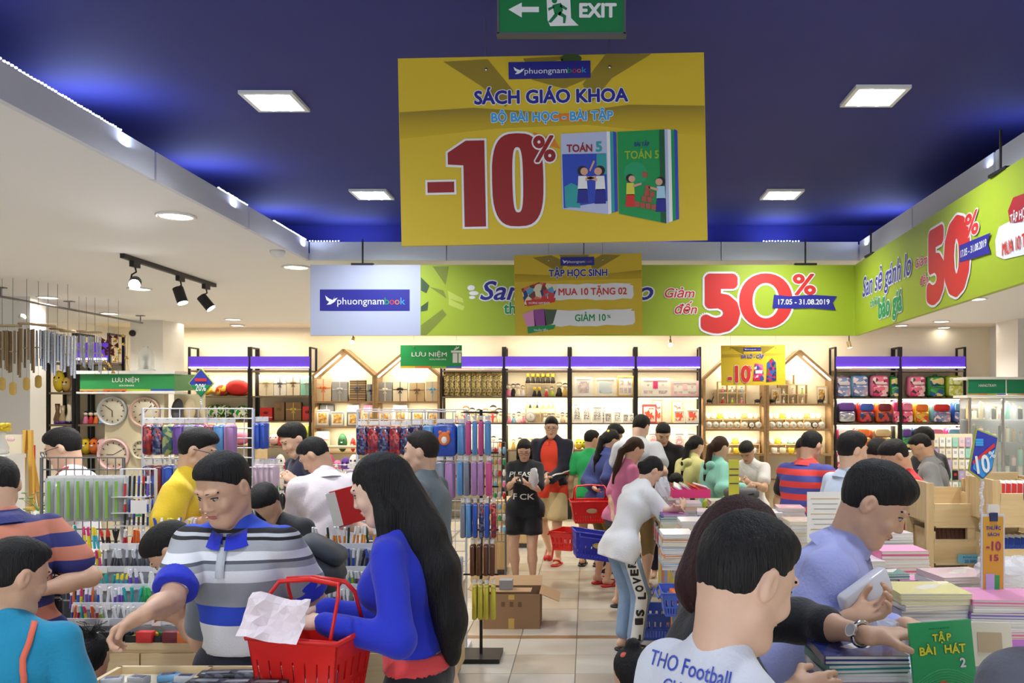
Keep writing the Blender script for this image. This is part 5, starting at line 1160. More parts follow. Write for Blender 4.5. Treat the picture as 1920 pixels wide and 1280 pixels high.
# gabled shelves, cup side
for k, (x0, nm) in enumerate(((1318, 'schoolbag sign gable'), (1437, 'bare-peaked gable'))):
 cube_shelf(wpx(54), wpx(42) if k == 0 else wpx(36), 3, 2, 'six-cube wooden display on top row of the '+nm, on(x0+(58 if k == 0 else 54), 757, dy=.2))
 for i in range(3):
  figurine(.1, FC[(i*3+k)%12], 'ivory', 'tiny ornament in the upper cubes of the '+nm, (xp(x0+(40 if k == 0 else 36)+18*i), FD+.16, zy(757)+wpx(42 if k == 0 else 36)/2+.012), False, 0); figurine(.12, FC[(i*5+2+k)%12], 'red', 'tiny ornament in the lower cubes of the '+nm, (xp(x0+(40 if k == 0 else 36)+18*i), FD+.16, zy(757)+.012), False, 0)
 if k: cube_shelf(wpx(18), wpx(18), 1, 1, 'single wooden cube stacked on the six-cube display under the gable', (xp(1485), FD+.2, zy(721)+.012)); photo_frame(wpx(20), wpx(34), 'tan', 'tan framed card beside the six-cube display', on(1545, 757, dy=.1), fl); photo_frame(wpx(18), wpx(30), 'tan', 'tan framed photo at the post below the yellow sign', on(1458, 757, dy=.1), fl)
 for x, lb in ((x0+14, 'first'), (x0+104, 'second')):
  t = thing('reindeer_ornament', 'dark animal silhouette ornament, %s on the top row of the %s' % (lb, nm), 'figurine', on(x, 757, dy=.08), 0, 'dark silhouette ornaments'); e = MB(); e.ball((0, 0, .05), (.055, .02, .03), cc('black'), 8); e.build('body', t); e = MB(); e.cyl((.04, 0, .06), (.065, 0, .12), .010, cc('black'), n=6); e.tube([(.065, 0, .12), (.05, 0, .16), (.07, 0, .18)], .005, cc('black'), 5); e.build('head', t); e = MB(); [e.cyl((a, 0, 0), (a, 0, .04), .006, cc('black'), n=5) for a in (-.04, .04)]; e.build('legs', t)
 cube_shelf(wpx(104), wpx(18), 3, 1, 'three-part wooden riser on the second row of the '+nm, on(x0+58, 804, dy=.24), d=.14)
 for i in range(9): mug(.042, .085, ['white', 'ivory', 'lime', 'white', 'pale pink', 'white', 'gold', 'white', 'cream'][i], '%s cup on the riser of the %s' % (['white', 'ivory', 'lime', 'white', 'pale pink', 'white', 'gold', 'white', 'cream'][i], nm), (xp(x0+12+i*11.6), FD+.22, zy(804)+wpx(18)+.008))
 for i in range(8): alarm_clock(.052, ['white', 'silver', 'white', 'ivory', 'beige', 'white', 'black', 'white'][i], '%s round desk clock in the front line of the %s' % (['white', 'silver', 'white', 'ivory', 'beige', 'white', 'black', 'white'][i], nm), on(x0+12+i*13.4, 804, dy=.07))
 cube_shelf(wpx(104), wpx(17), 3, 1, 'three-part wooden riser on the third row of the '+nm, on(x0+58, 851, dy=.24), d=.14)
 for i in range(8): mug(.046, .09, ['white', 'cream', 'lime', 'white', 'yellow', 'white', 'mint', 'white'][(i+k*3)%8], '%s cup on the third row of the %s' % (['white', 'cream', 'lime', 'white', 'yellow', 'white', 'mint', 'white'][(i+k*3)%8], nm), (xp(x0+14+i*12.6), FD+.22, zy(851)+wpx(17)+.008))
 for i in range(6): mug(.05, .1, ['lime', 'white', 'cream', 'yellow', 'lilac', 'white'][(i+k)%6], '%s cup in the front of the third row of the %s' % (['lime', 'white', 'cream', 'yellow', 'lilac', 'white'][(i+k)%6], nm), on(x0+16+i*16, 851, dy=.06))
# schoolbags
pc = print_mat('bag_pictures_cool', [(120,150,210),(230,230,240),(90,110,170),(190,170,200),(250,220,230)], 16, .4); pk_ = print_mat('bag_pictures_pink', [(236,110,150),(250,230,236),(210,50,110),(250,200,210),(60,50,60)], 16, .4); pgn = print_mat('bag_pictures_green', [(60,150,80),(230,210,150),(40,90,160),(70,180,90)], 14, .4)
pw_ = print_mat('bag_pictures_warm', [(240,190,60),(250,240,220),(220,80,50),(190,180,90)], 16, .4); pd_ = print_mat('bag_pictures_dark', [(50,50,90),(200,90,40),(90,100,120),(30,34,50),(190,60,60)], 22, .4); lx = print_mat('bag_check', [(190,206,80),(230,236,190)], 30, .4); sv = mat('bag_silver', srgb(190, 194, 206), .12, metal=.8)
BG = [(1568, 1598, 703, 745, 'lilac', 'silver', pc, 1, 'lilac wheeled schoolbag with princess print'), (1597, 1631, 700, 745, 'sky blue', 'lilac', pc, 1, 'pale blue wheeled schoolbag with princess print'), (1634, 1670, 700, 745, 'pink', 'pale pink', pk_, 1, 'pink and white wheeled schoolbag with black badge'), (1671, 1686, 703, 745, 'green', 'mint', pgn, 1, 'green wheeled schoolbag tucked behind the shelf post'),
 (1705, 1739, 701, 745, 'pink', 'white', pk_, 1, 'pink cat-print wheeled schoolbag by the post'), (1742, 1775, 702, 745, 'green', 'dark green', pgn, 1, 'green animal-print wheeled schoolbag'), (1777, 1809, 701, 745, 'lime', 'yellow', lx, 1, 'lime checked schoolbag, last of the top row'),
 (1570, 1608, 749, 793, 'navy', 'purple', sv, 0, 'purple schoolbag with shiny silver front'), (1610, 1643, 751, 793, 'red', 'blue', pd_, 0, 'red and blue schoolbag with racing print'), (1645, 1676, 751, 793, 'orange', 'maroon', pd_, 0, 'orange and dark schoolbag with cartoon dots'), (1676, 1687, 750, 793, 'pink', 'hot pink', pk_, 0, 'pink schoolbag edge beside the post'),
 (1692, 1714, 750, 793, 'hot pink', 'pink', pk_, 0, 'hot pink schoolbag with face print'), (1716, 1745, 752, 793, 'yellow', 'orange', pw_, 0, 'yellow patterned schoolbag between pink and sky blue ones'), (1748, 1787, 752, 793, 'sky blue', 'red', pc, 0, 'sky blue schoolbag with red pocket scene'), (1790, 1811, 751, 793, 'blue', 'sky blue', pc, 0, 'blue schoolbag at the end of second row'),
 (1570, 1600, 799, 841, 'hot pink', 'white', pk_, 0, 'hot pink schoolbag on the third row'), (1603, 1636, 799, 841, 'red', 'orange', pw_, 0, 'red and orange schoolbag on the third row'), (1638, 1675, 799, 841, 'brown', 'tan', pw_, 0, 'brown striped bear schoolbag on the third row'), (1692, 1712, 799, 841, 'green', 'purple', pgn, 0, 'green and purple schoolbag on the third row'), (1740, 1774, 799, 841, 'red', 'pink', pk_, 0, 'red schoolbag with flower pocket on the third row'), (1776, 1810, 799, 841, 'hot pink', 'sky blue', pc, 0, 'pink schoolbag with blue cat pocket on third row'), (1714, 1738, 799, 841, 'navy', 'blue', pd_, 0, 'navy schoolbag behind the grey-shirted man'),
 (1568, 1590, 848, 891, 'hot pink', 'white', pk_, 0, 'hot pink schoolbag on the fourth row')]
for x0, x1, yt, yb, c1, c2, pr, cs, lb in BG: backpack(wpx(x1-x0)*.97, wpx(yb-yt)*.98, c1, c2, pr, lb, on((x0+x1)/2, yb, dy=.12), case=bool(cs))
# boxes lying on top of the schoolbag shelf
e = MB(); e.box((0, 0, .03), (.24, .1, .06), cc('beige')); tag(e.build('carton', None, (xp(1585), FD+.2, zy(668)+.03)), 'flat beige carton lying on top of the schoolbag shelf header', 'box')
bpy.data.objects['carton'].location.z = zy(694)+.013+.13
e = MB(); e.box((0, 0, -.065), (.24, .1, .13), cc('beige')); e.build('side', bpy.data.objects['carton'])
# ================================================================ RACKS AND COUNTERS, ENTRANCE SIDE
def wire_grid(name, lab, x0, x1, z0, z1, D, nx, nz, m_=None, foot=True, depth=.0):
 """upright wire panel on two posts"""
 m_ = m_ or white_wire; t = thing(name, lab, 'rack', ((x0+x1)/2, D, 0), group='wire display racks'); w = x1-x0
 for s_ in (-1, 1): e = MB(); e.cyl((s_*w/2, 0, 0 if foot else z0), (s_*w/2, 0, z1), .010, m_, n=6); e.build('post', t)
 e = MB()
 for i in range(1, nx): e.cyl((-w/2+w*i/nx, 0, z0), (-w/2+w*i/nx, 0, z1), .003, m_, n=4, caps=False)
 for k in range(nz+1): e.cyl((-w/2, 0, z0+(z1-z0)*k/nz), (w/2, 0, z0+(z1-z0)*k/nz), .004, m_, n=4, caps=False)
 o = e.build('wire_mesh', t); o['kind'] = 'stuff'
 if foot:
  e = MB()
  for s_ in (-1, 1): e.box((s_*w/2, 0, .015), (.03, .4, .03), m_)
  e.build('foot', t)
 return t
clear_m = mat('clear_plastic', (.9, .92, .95), .12, alpha=.35); card_w = cc('white', .5)
PCM = {'red print': print_mat('case_red', [(150,26,38),(160,30,40),(150,26,38),(200,90,80),(60,50,90),(130,20,34)], 70, .25, coat=.5), 'navy print': print_mat('case_navy', [(30,34,84),(44,52,110),(30,34,80),(150,70,70),(24,24,60),(90,110,150)], 70, .25, coat=.5), 'maroon': cc('maroon', .3), 'blue': cc('blue', .3),
 'sky blue': cmat(96,150,206,.3), 'pink': cmat(206,84,140,.3), 'lilac': cmat(176,130,180,.3), 'grey': cmat(130,136,150,.3), 'purple': cmat(104,70,150,.3), 'brown': cmat(92,52,34,.4), 'yellow': cmat(196,186,60,.4), 'clear pink': cmat(214,190,204,.2), 'hot pink print': print_mat('case_pink', [(226,60,110),(250,200,220),(120,60,150)], 50, .25), 'green print': print_mat('case_green', [(80,120,90),(60,90,120),(160,170,110)], 45, .3)}
def hang_pack(colr, w, h, d=.028):
 def f():
  t = thing('pencil_case', '', 'pencil case'); e = MB(); e.rbox((0, 0, -h/2-.02), (w, d, h-.03), min(w*.3, .03), PCM[colr], axis=1, n=3); e.build('case', t)
  e = MB(); e.box((0, d*.1, -.012), (w*.7, .003, .03), card_w); e.cyl((0, d*.1, -.004), (0, d*.1+.004, -.004), .006, grey_metal, n=6); e.build('header_card', t)
  e = MB(); e.tube([(-w*.36, -d*.5-.001, -.05), (0, -d*.5-.002, -.045), (w*.36, -d*.5-.001, -.05)], .0018, cc('silver', .3), 4); e.build('zip', t)
  return t
 return f
def pack_row(x0, x1, n, ytop, hpx, D, cols, lab, wfac=.85, layers=1, rz=0, grp='hanging pencil cases', jit=.25, hook=True, rack=None):
 w = (x1-x0)/n*D/F*wfac; h = hpx*D/F
 for i in range(n):
  px = x0+(x1-x0)*(i+.5)/n; p = W(px, ytop, D)
  for l in range(layers):
   c_ = cols[(i+l*0)%len(cols)]
   use(('case', c_, round(w, 3), round(h, 3)), hang_pack(c_, w, h), (p.x+R.uniform(-.004, .004), p.y+l*.036, p.z), rz+R.uniform(-jit, jit), '%s pencil case %s, %s%s' % (c_, lab, 'first second third fourth fifth sixth seventh eighth ninth'.split()[i], ' front' if l == 0 else ' behind'), 'pencil case', grp)
  if hook and rack is not None: e = MB(); e.cyl((p.x-rack.location.x, p.y-.02-rack.location.y, p.z-.003), (p.x-rack.location.x, layers*.036+p.y-rack.location.y+.05, p.z-.003), .0025, chrome, n=4); e.build('hook', rack)
# rack with pencil cases behind the man in yellow
rA = wire_grid('wire_rack', 'white wire rack of pencil cases behind the man in yellow', W(268, 0, 5.35).x, W(475, 0, 5.35).x, .5, EYE-.02, 5.35, 12, 22)
pack_row(267, 440, 9, 785, 66, 5.22, ['red print', 'navy print', 'green print', 'purple', 'grey', 'hot pink print', 'red print', 'sky blue', 'lilac'], 'upper row, rack behind the yellow tee', 1.0, 2, .5, rack=rA)
pack_row(267, 440, 9, 862, 72, 5.22, ['navy print', 'maroon', 'blue', 'grey', 'red print', 'green print', 'hot pink print', 'navy print', 'clear pink'], 'second row, rack behind the yellow tee', 1.0, 2, .4, rack=rA)
pack_row(476, 498, 2, 782, 58, 5.3, ['blue', 'blue'], 'top end of the yellow tee rack', .9, 3, .1, jit=.05, rack=rA)
pack_row(474, 516, 4, 862, 50, 5.3, ['clear pink', 'clear pink'], 'below the blue ones at the rack end', 1.0, 3, -.3, rack=rA); pack_row(420, 474, 3, 945, 50, 5.22, ['clear pink', 'grey'], 'low on the rack behind the striped polo', 1.0, 2, rack=rA)
# rack along the aisle, behind the grey-shirted walker
x0, x1 = W(670, 0, 6.5).x, W(874, 0, 6.5).x
rB = wire_grid('wire_rack', 'white wire rack of pencil cases behind the grey-shirted walking man', x0, x1, .3, EYE-.03, 6.5, 10, 20)
e = MB(); [e.cyl((W(690, 0, 6.4).x-rB.location.x+i*.105, -.06, EYE-.045), (W(690, 0, 6.4).x-rB.location.x+i*.105, -.06, EYE-.12), .004, white_wire, n=4) for i in range(7)]; e.cyl((-.35, -.06, EYE-.045), (.35, -.06, EYE-.045), .005, white_wire, n=4); e.build('top_rail', rB)
pack_row(668, 772, 5, 790, 62, 6.3, ['navy print', 'red print', 'navy print', 'red print', 'navy print'], 'on the top row of the aisle rack', 1.0, 2, .1, jit=.1, rack=rB); pack_row(772, 812, 2, 788, 62, 6.3, ['navy print', 'sky blue'], 'behind the walking man’s head', 1.0, 2, rack=rB)
pack_row(812, 856, 1, 786, 68, 6.3, ['blue'], 'large, with a round orange patch, on the aisle rack', .95, 2, 0, jit=.02, rack=rB); pack_row(856, 872, 1, 786, 66, 6.3, ['sky blue'], 'narrow, beside the large blue one on the aisle rack', .9, 3, rack=rB)
p = W(833, 822, 6.27); e = MB(); e.ball((p.x, p.y, p.z), (.045, .004, .05), cc('orange'), 12); e.ball((p.x, p.y-.003, p.z-.01), (.022, .004, .026), cc('white'), 10); e.ball((p.x-.03, p.y, p.z+.045), (.015, .004, .015), cc('orange'), 8); e.ball((p.x+.03, p.y, p.z+.045), (.015, .004, .015), cc('orange'), 8); o = e.build('bear_patch');
for q in bpy.data.objects:
 if q.get('label') == 'blue pencil case large, with a round orange patch, on the aisle rack, first front': o.parent = q; o.matrix_parent_inverse = (Matrix.Translation(q.location) @ q.rotation_euler.to_matrix().to_4x4()).inverted(); break
pack_row(872, 920, 4, 780, 72, 6.2, ['pink', 'sky blue', 'pink', 'sky blue'], 'at the aisle corner of the rack, top row', .8, 2, .2, jit=.1, rack=rB); pack_row(855, 922, 5, 856, 72, 6.2, ['sky blue', 'grey', 'lilac', 'lilac', 'pink'], 'at the aisle corner of the rack, second row', .85, 2, .2, jit=.1, rack=rB); pack_row(800, 852, 3, 856, 78, 6.3, ['sky blue', 'grey', 'lilac'], 'flat beside the second corner row of the aisle rack', 1.0, 2, rack=rB)
pack_row(862, 930, 6, 935, 72, 6.2, ['grey', 'sky blue', 'blue', 'navy print', 'blue', 'red print'], 'at the aisle corner of the rack, third row', .8, 2, .2, jit=.1, rack=rB); pack_row(880, 928, 4, 1012, 66, 6.2, ['brown'], 'in the brown pairs low on the aisle corner', .75, 2, .1, jit=.1, rack=rB); pack_row(884, 930, 4, 1088, 72, 6.2, ['yellow'], 'in the lowest row above the cardboard box', .75, 2, .1, jit=.1, rack=rB)
pack_row(650, 700, 3, 870, 60, 6.3, ['clear pink', 'grey'], 'low between the white-pink shirt and long hair', 1.0, 1, rack=rB)
e = MB(); e.cyl((0, 0, 0), (0, 0, EYE-.03), .012, black_metal, n=6); e.box((0, 0, .02), (.3, .3, .03), black_metal);
for z_ in (.62, .95, 1.27, 1.52, EYE-.05): e.box((0, 0, z_), (.26, .012, .012), black_metal)
e.build('corner_post', rB, (W(902, 0, 6.32).x-rB.location.x, -.18, 0))
# low wooden cabinet at the aisle and its glassy packs
def cabinet(name, lab, x0, x1, D0, D1, z, mt, doors=1, side=None, top=.03, grp='light wooden counters'):
 t = thing(name, lab, 'cabinet', ((x0+x1)/2, (D0+D1)/2, 0), group=grp); w, d = x1-x0, D1-D0; e = MB(); e.box((0, 0, (z-top)/2+.03), (w-.01, d-.01, z-top-.06), mt); e.build('body', t); e = MB(); e.box((0, 0, .03), (w-.06, d-.06, .06), cc('dark grey')); e.build('plinth', t)
 e = MB(); e.box((0, 0, z-top/2), (w, d, top), mt); e.build('worktop', t)
 for i in range(doors):
  ww = w/doors; e = MB(); e.box((-w/2+ww*(i+.5), -d/2-.006, (z-top)/2+.03), (ww-.008, .014, z-top-.09), mt); dd = e.build('door', t); e = MB(); e.box((-w/2+ww*(i+.5)+ww*.35, -d/2-.02, z*.75), (.012, .014, .09), chrome); e.build('handle', dd)
 return t
cabinet('low_cabinet', 'low light wooden cabinet along the aisle behind the walking man', -1.5, -.865, 5.45, 6.1, .64, wood_z, 2)
for i in range(10):
 p = (-1.0+.028*i-.12, 5.58+.03*(i%2)+.02*i, .642); use('clearpack', lambda: (lambda t: (MB().rbox((0, 0, .1), (.10, .02, .20), .01, mat('clear_pack', srgb(200, 204, 214), .12, alpha=.75), n=2, axis=1).build('sleeve', t), MB().box((0, 0, .1), (.07, .012, .15), cc('silver', .3)).build('insert', t), t)[-1])(thing('clear_pack', '', 'packet')), p, 1.2, 'clear plastic pack leaning on the low cabinet behind the walking man', 'packet', 'clear packs on the low cabinet')
for i in range(3): use('goldpack', lambda: (lambda t: (MB().rbox((0, 0, .06), (.12, .05, .12), .01, wood_l, n=2).build('body', t), t)[-1])(thing('wooden_box', '', 'box')), (-1.35+.15*i, 5.6, .642), .1, 'small wooden box on the low cabinet', 'box', 'small wooden boxes on the low cabinet')
# ---------------------------------------------------------------- long pen counter with the stepped display
PX0, PX1, PD = -2.45, -.79, 3.9
cabinet('pen_counter', 'long light wooden counter carrying the stepped pen display', PX0, PX1, PD, 4.42, .785, wood_l, 4)
ped = thing('stepped_display', 'white stepped pen display with price strips on the long counter', 'display', ((PX0+PX1)/2, PD, .785)); strip_w = mat('acrylic_strip', srgb(224, 226, 232), .25)
LINES = [(1161, 3.98), (1131, 4.06), (1096, 4.14), (1063, 4.22), (1020, 4.30)]
for k, (y_, D_) in enumerate(LINES):
 z_ = EYE-(y_-760)/F*D_-.785; e = MB(); e.box((0, D_-PD+.035, (z_-.03)/2), (PX1-PX0-.02, .072, z_-.03), cc('grey')); e.build('step', ped)
 e = MB(); e.box((0, D_-PD-.004, z_-.008), (PX1-PX0-.02, .006, .028), strip_w); e.build('price_strip', ped)
 for i in range(5+k%2):
  px = 150+i*47+R.uniform(-6, 6); e = MB(); e.box((W(px, 0, D_).x-(PX0+PX1)/2, D_-PD-.010, z_-.014), (.042, .003, .026), card_w); e.build('price_tag', ped)
PENS = {'blue': ((40,90,190), (230,230,240)), 'orange': ((230,110,40), (230,110,40)), 'red': ((200,40,50), (230,230,230)), 'white': ((236,236,236), (236,236,236)), 'green': ((30,160,90), (60,190,110)), 'teal': ((40,160,160), (40,170,170)), 'purple': ((110,80,190), (240,240,250)), 'cyan': ((60,190,210), (250,230,60)), 'yellow': ((240,220,50), (220,60,120)), 'pink': ((230,70,140), (240,220,60)),
  'grey': ((84,86,96), (220,224,230)), 'black': ((30,30,34), (30,30,34)), 'dark red': ((60,20,24), (210,50,40)), 'wood': ((222,150,60), (236,236,236)), 'navy': ((40,50,110), (60,90,200)), 'lime': ((150,200,60), (240,240,240)), 'dark green': ((24,60,44), (24,60,44))}
def pen(kind, L):
 def f():
  b, c_ = PENS[kind]; m1 = cmat(*b, .3); m2 = cmat(*c_, .3); t = thing('pen', '', 'pen'); e = MB(); e.cyl((0, 0, 0), (0, 0, L*.62), .0060, m1, n=7); e.cyl((0, 0, L*.62), (0, 0, L), .0068, m2, n=7, r2=.0056); e.build('barrel', t)
  e = MB(); e.box((0, -.0078, L*.80), (.003, .003, L*.26), m2); e.build('clip', t); return t
 return f
def pens(row, x0, x1, cols, L=.125, step=6.4, lab='', fan=.05):
 y_, D_ = LINES[row]; z_ = EYE-(y_-760)/F*D_; n = int((x1-x0)/step)
 for i in range(n):
  k = cols[i*len(cols)//n if len(cols) < 5 else i%len(cols)]; px = x0+(i+.5)*step
  use(('pen', k, L), pen(k, L), (W(px, 0, D_).x, D_+.03+R.uniform(-.012, .012), z_-.028), 0, '%s pen in the %s tier of the stepped display%s' % (k, ['lowest', 'second', 'third', 'fourth', 'top'][row], lab), 'pen', 'pens in the stepped display', rot=(rad(-8+R.uniform(-5, 5)), R.uniform(-fan, fan), R.uniform(0, 6)))
Rr = ' beyond the striped polo'
pens(0, 122, 180, ['blue', 'orange', 'red', 'blue', 'teal', 'yellow'], .085); pens(0, 180, 222, ['lime', 'white', 'white'], .085); pens(0, 224, 392, ['white', 'green', 'green', 'wood', 'grey'][:4], .085)
pens(1, 124, 180, ['purple', 'orange', 'blue', 'yellow', 'purple'], .10); pens(1, 182, 230, ['white', 'purple'], .10); pens(1, 230, 285, ['teal', 'green'], .10); pens(1, 330, 390, ['wood', 'red', 'navy'], .10)
pens(2, 136, 190, ['purple', 'cyan'], .085); pens(2, 190, 232, ['teal', 'cyan'], .075); pens(2, 232, 262, ['purple'], .10); pens(2, 262, 330, ['white'], .085)
pens(3, 140, 190, ['yellow', 'pink', 'cyan', 'yellow', 'purple'], .11, fan=.12); pens(3, 190, 300, ['grey'], .115, fan=.12)
pens(4, 112, 140, ['cyan', 'lime', 'teal'], .12, fan=.2); pens(4, 148, 186, ['yellow', 'cyan'], .11, fan=.2); pens(4, 186, 222, ['dark red', 'black'], .10, fan=.2); pens(4, 222, 284, ['red', 'orange', 'white'], .10, fan=.15)
for rw, cs in ((4, ['dark green', 'wood', 'wood', 'wood', 'wood']), (3, ['navy', 'blue', 'white', 'black', 'grey']), (2, ['cyan', 'lime', 'grey', 'red', 'white']), (1, ['white', 'grey', 'white', 'red', 'white'])): pens(rw, 572, 704, cs, .115 if rw > 2 else .09, 7.5, Rr, .16)
pens(4, 290, 350, ['navy', 'purple', 'cyan', 'pink', 'white'], .16, 6, ' above the bending head', .25)
# trays of rubbers and small goods on the counter edge
def tray(x0, x1, D, lab, items):
 a, b = W(x0, 0, D).x, W(x1, 0, D).x; t = thing('wire_tray', 'black wire tray on the pen counter edge '+lab, 'tray', ((a+b)/2, D, .786), group='wire trays on the pen counter'); w = b-a
 for c_, d_ in (((0, -.05, .015), (w, .004, .03)), ((0, .05, .02), (w, .004, .04)), ((-w/2, 0, .015), (.004, .1, .03)), ((w/2, 0, .015), (.004, .1, .03)), ((0, 0, .002), (w, .1, .004))): e = MB(); e.box(c_, d_, black_metal); e.build('side', t)
 for i in range(items[0]):
  c_ = items[1][i%len(items[1])]; e = MB(); e.box((0, 0, 0), items[2], cc(c_, .5)); o = e.build('rubber', None, (a+.02+(w-.04)*(i+.5)/items[0], D+R.uniform(-.025, .025), .795+.013*(i%2)+items[2][2]/2), (R.uniform(-.15, .15), R.uniform(-.15, .15), R.uniform(0, 3))); tag(o, '%s %s lying in the tray %s' % (c_, items[3], lab), items[3], 'small goods in the counter trays')
tray(118, 168, 3.84+.12, 'at the black pouches', (7, ['black', 'maroon', 'dark grey'], (.035, .02, .014), 'sharpener')); tray(172, 240, 3.96, 'below the green pens', (9, ['white', 'silver', 'grey'], (.03, .02, .012), 'rubber')); tray(246, 312, 3.96, 'under the outstretched hand', (12, ['lime', 'orange', 'blue', 'yellow', 'red', 'green'], (.028, .018, .012), 'rubber')); tray(316, 388, 3.96, 'beside the striped polo', (10, ['white', 'silver', 'ivory'], (.05, .008, .006), 'chalk'))
for x, c_ in ((230, 'black'), (298, 'red'), (345, 'maroon'), (372, 'orange')): e = MB(); e.rbox((0, 0, .025), (.075, .04, .05), .006, cc(c_)); o = e.build('small_carton', None, (W(x, 0, 4.06-.03).x, 3.945+.09, .787)); o.location.y = 3.91; tag(o, '%s small carton of leads on the counter before the steps' % c_, 'box')
# clear ruler sets and pen cards left of the pens
rL = wire_grid('wire_rack', 'grey wire rack of clear ruler sets behind the pen counter', W(78, 0, 4.75).x, W(232, 0, 4.75).x, .785, EYE-.29, 4.75, 10, 12, grey_metal)
def ruler_set():
 t = thing('ruler_set', '', 'ruler set'); e = MB(); e.rbox((0, 0, -.125), (.062, .006, .235), .004, mat('ruler_clear', srgb(186, 192, 188), .15, alpha=.7), axis=1, n=2); e.build('sleeve', t); e = MB(); e.box((-.014, -.004, -.125), (.014, .002, .2), cmat(140,190,80,.4)); e.build('strip', t); e = MB(); e.box((0, 0, -.012), (.04, .004, .03), card_w); e.build('header_card', t); return t
for i in range(8):
 for l in range(3): p = W(97+i*18, 893, 4.62); use('ruler', ruler_set, (p.x+l*.006, p.y+l*.03, p.z), .7+R.uniform(-.1, .1), 'clear green-striped ruler set on the grey wire rack, %s hook, %s' % ('first second third fourth fifth sixth seventh eighth'.split()[i], ('front', 'middle', 'back')[l]), 'ruler set', 'clear ruler sets on the wire rack')
for s_ in range(8): e = MB(); p = W(97+s_*18, 893, 4.62); e.cyl((p.x-rL.location.x, -.13, p.z-.003), (p.x-rL.location.x, 0, p.z-.003), .0025, chrome, n=4); e.build('hook', rL)
rM = wire_grid('wire_rack', 'small white wire rack of carded pens beside the ruler sets', W(228, 0, 4.7).x, W(292, 0, 4.7).x, .785, EYE-.35, 4.7, 6, 10)
for rw, (yt, cols_) in enumerate(((892, ['red', 'black', 'black', 'navy', 'dark red', 'purple', 'navy']), (938, ['red', 'navy', 'black', 'dark red', 'purple', 'blue', 'navy']), (962, ['black', 'grey', 'navy', 'grey', 'black', 'blue', 'navy']))):
 for i, k in enumerate(cols_): p = W(234+i*8.5, yt+(38 if rw == 0 else 22), 4.62); use(('pen', k, .11 if rw == 0 else .07), pen(k, .11 if rw == 0 else .07), p, 0, '%s pen carded on the small white rack, %s row' % (k, ['upper', 'middle', 'lower'][rw]), 'pen', 'carded pens on the small white rack', rot=(rad(-4), 0, 0))
 e = MB(); e.box((0, -.08, W(0, yt+(39 if rw == 0 else 23), 4.62).z), (.19, .05, .004), white_wire); e.build('ledge', rM)
p = W(260, 950, 4.55); e = MB(); e.box((0, 0, 0), (.085, .003, .07), card_w); o = e.build('price_card', None, p); tag(o, 'white blank price card clipped on the small white pen rack', 'card'); e = MB(); e.box((0, 0, -.045), (.03, .004, .012), cc('green')); e.build('clip', o)
e = MB(); e.box((0, .04, .0), (.004, .08, .004), grey_metal); e.build('arm', o)
# dark pouches hanging at the end of the pen counter
rD = wire_grid('wire_rack', 'black wire rack of dark pouches at the end of the pen counter', W(72, 0, 3.85).x, W(112, 0, 3.85).x, .3, 1.36, 3.85, 4, 10, black_metal)
for r_ in range(5):
 for i in range(3): p = W(78+i*14, 1000+r_*40, 3.76); c_ = ['black', 'dark grey', 'maroon', 'black', 'navy'][(r_+i)%5]; use(('pouch', c_), lambda c_=c_: (lambda t: (MB().rbox((0, 0, -.045), (.05, .03, .08), .012, cc(c_, .3), axis=1, n=3).build('pouch', t), MB().box((0, 0, -.004), (.03, .003, .014), card_w).build('header_card', t), t)[-1])(thing('pouch', '', 'pouch')), p, R.uniform(-.3, .3), '%s pouch in the %s row of the black rack' % (c_, ['top', 'second', 'third', 'fourth', 'lowest'][r_]), 'pouch', 'dark pouches on the black wire rack')
# ---------------------------------------------------------------- front table with small stationery boxes
tz = 1.0
t = thing('front_table', 'pale table of small boxed stationery in the very front', 'table', (-1.22, 2.5, 0)); e = MB(); e.box((0, 0, tz-.02), (.60, .56, .04), cc('ivory')); e.build('tabletop', t)
for sx in (-1, 1):
 for sy in (-1, 1): e = MB(); e.box((sx*.26, sy*.24, (tz-.04)/2), (.05, .05, tz-.04), wood_l); e.build('leg', t)
for k in range(3): e = MB(); e.box((-.293+k*.293, 0, tz+.012), (.014, .55, .024), wood_l); e.build('divider', t)
for s_ in (-1, 1): e = MB(); e.box((0, s_*.272, tz+.012), (.60, .014, .024), wood_l); e.build('rim', t)
pl = [('white', 'white'), ('silver', 'pale silver'), ('lilac', 'lilac'), ('ivory', 'ivory'), ('sky blue', 'light blue')]
for i in range(20):
 x = -1.47+(i%4)*.073+R.uniform(-.012, .012); y_ = 2.28+(i//4)*.10+R.uniform(-.02, .02); c_, nm = pl[R.randrange(5)]; use(('sm', c_), lambda c_=c_: (lambda t: (MB().rbox((0, 0, .011), (.062, .035, .022), .004, cc(c_, .25), n=2).build('box', t), MB().box((0, 0, .0225), (.04, .018, .001), cc('grey' if c_ == 'white' else 'navy')).build('label', t), t)[-1])(thing('stationery_box', '', 'box')), (x, y_, tz+.001), R.uniform(-.3, .3), '%s small stationery box lying on the front table' % nm, 'box', 'small pale boxes on the front table')
bk_ = print_mat('box_black_print', [(40,42,50),(60,62,72),(90,92,104),(30,30,36)], 60, .35)
for i in range(15):
 c_, r_ = i%3, i//3; use('blkbox', lambda: (lambda t: (MB().rbox((0, 0, .013), (.12, .05, .026), .004, bk_, n=2).build('box', t), MB().box((0, 0, .0265), (.07, .02, .001), cc('grey')).build('label', t), t)[-1])(thing('lead_box', '', 'box')), (-1.165+c_*.094, 2.70-r_*.085+R.uniform(-.008, .008), tz+.001), R.uniform(-.12, .12), 'black patterned small box lying on the front table beside the red basket', 'box', 'black patterned boxes on the front table')
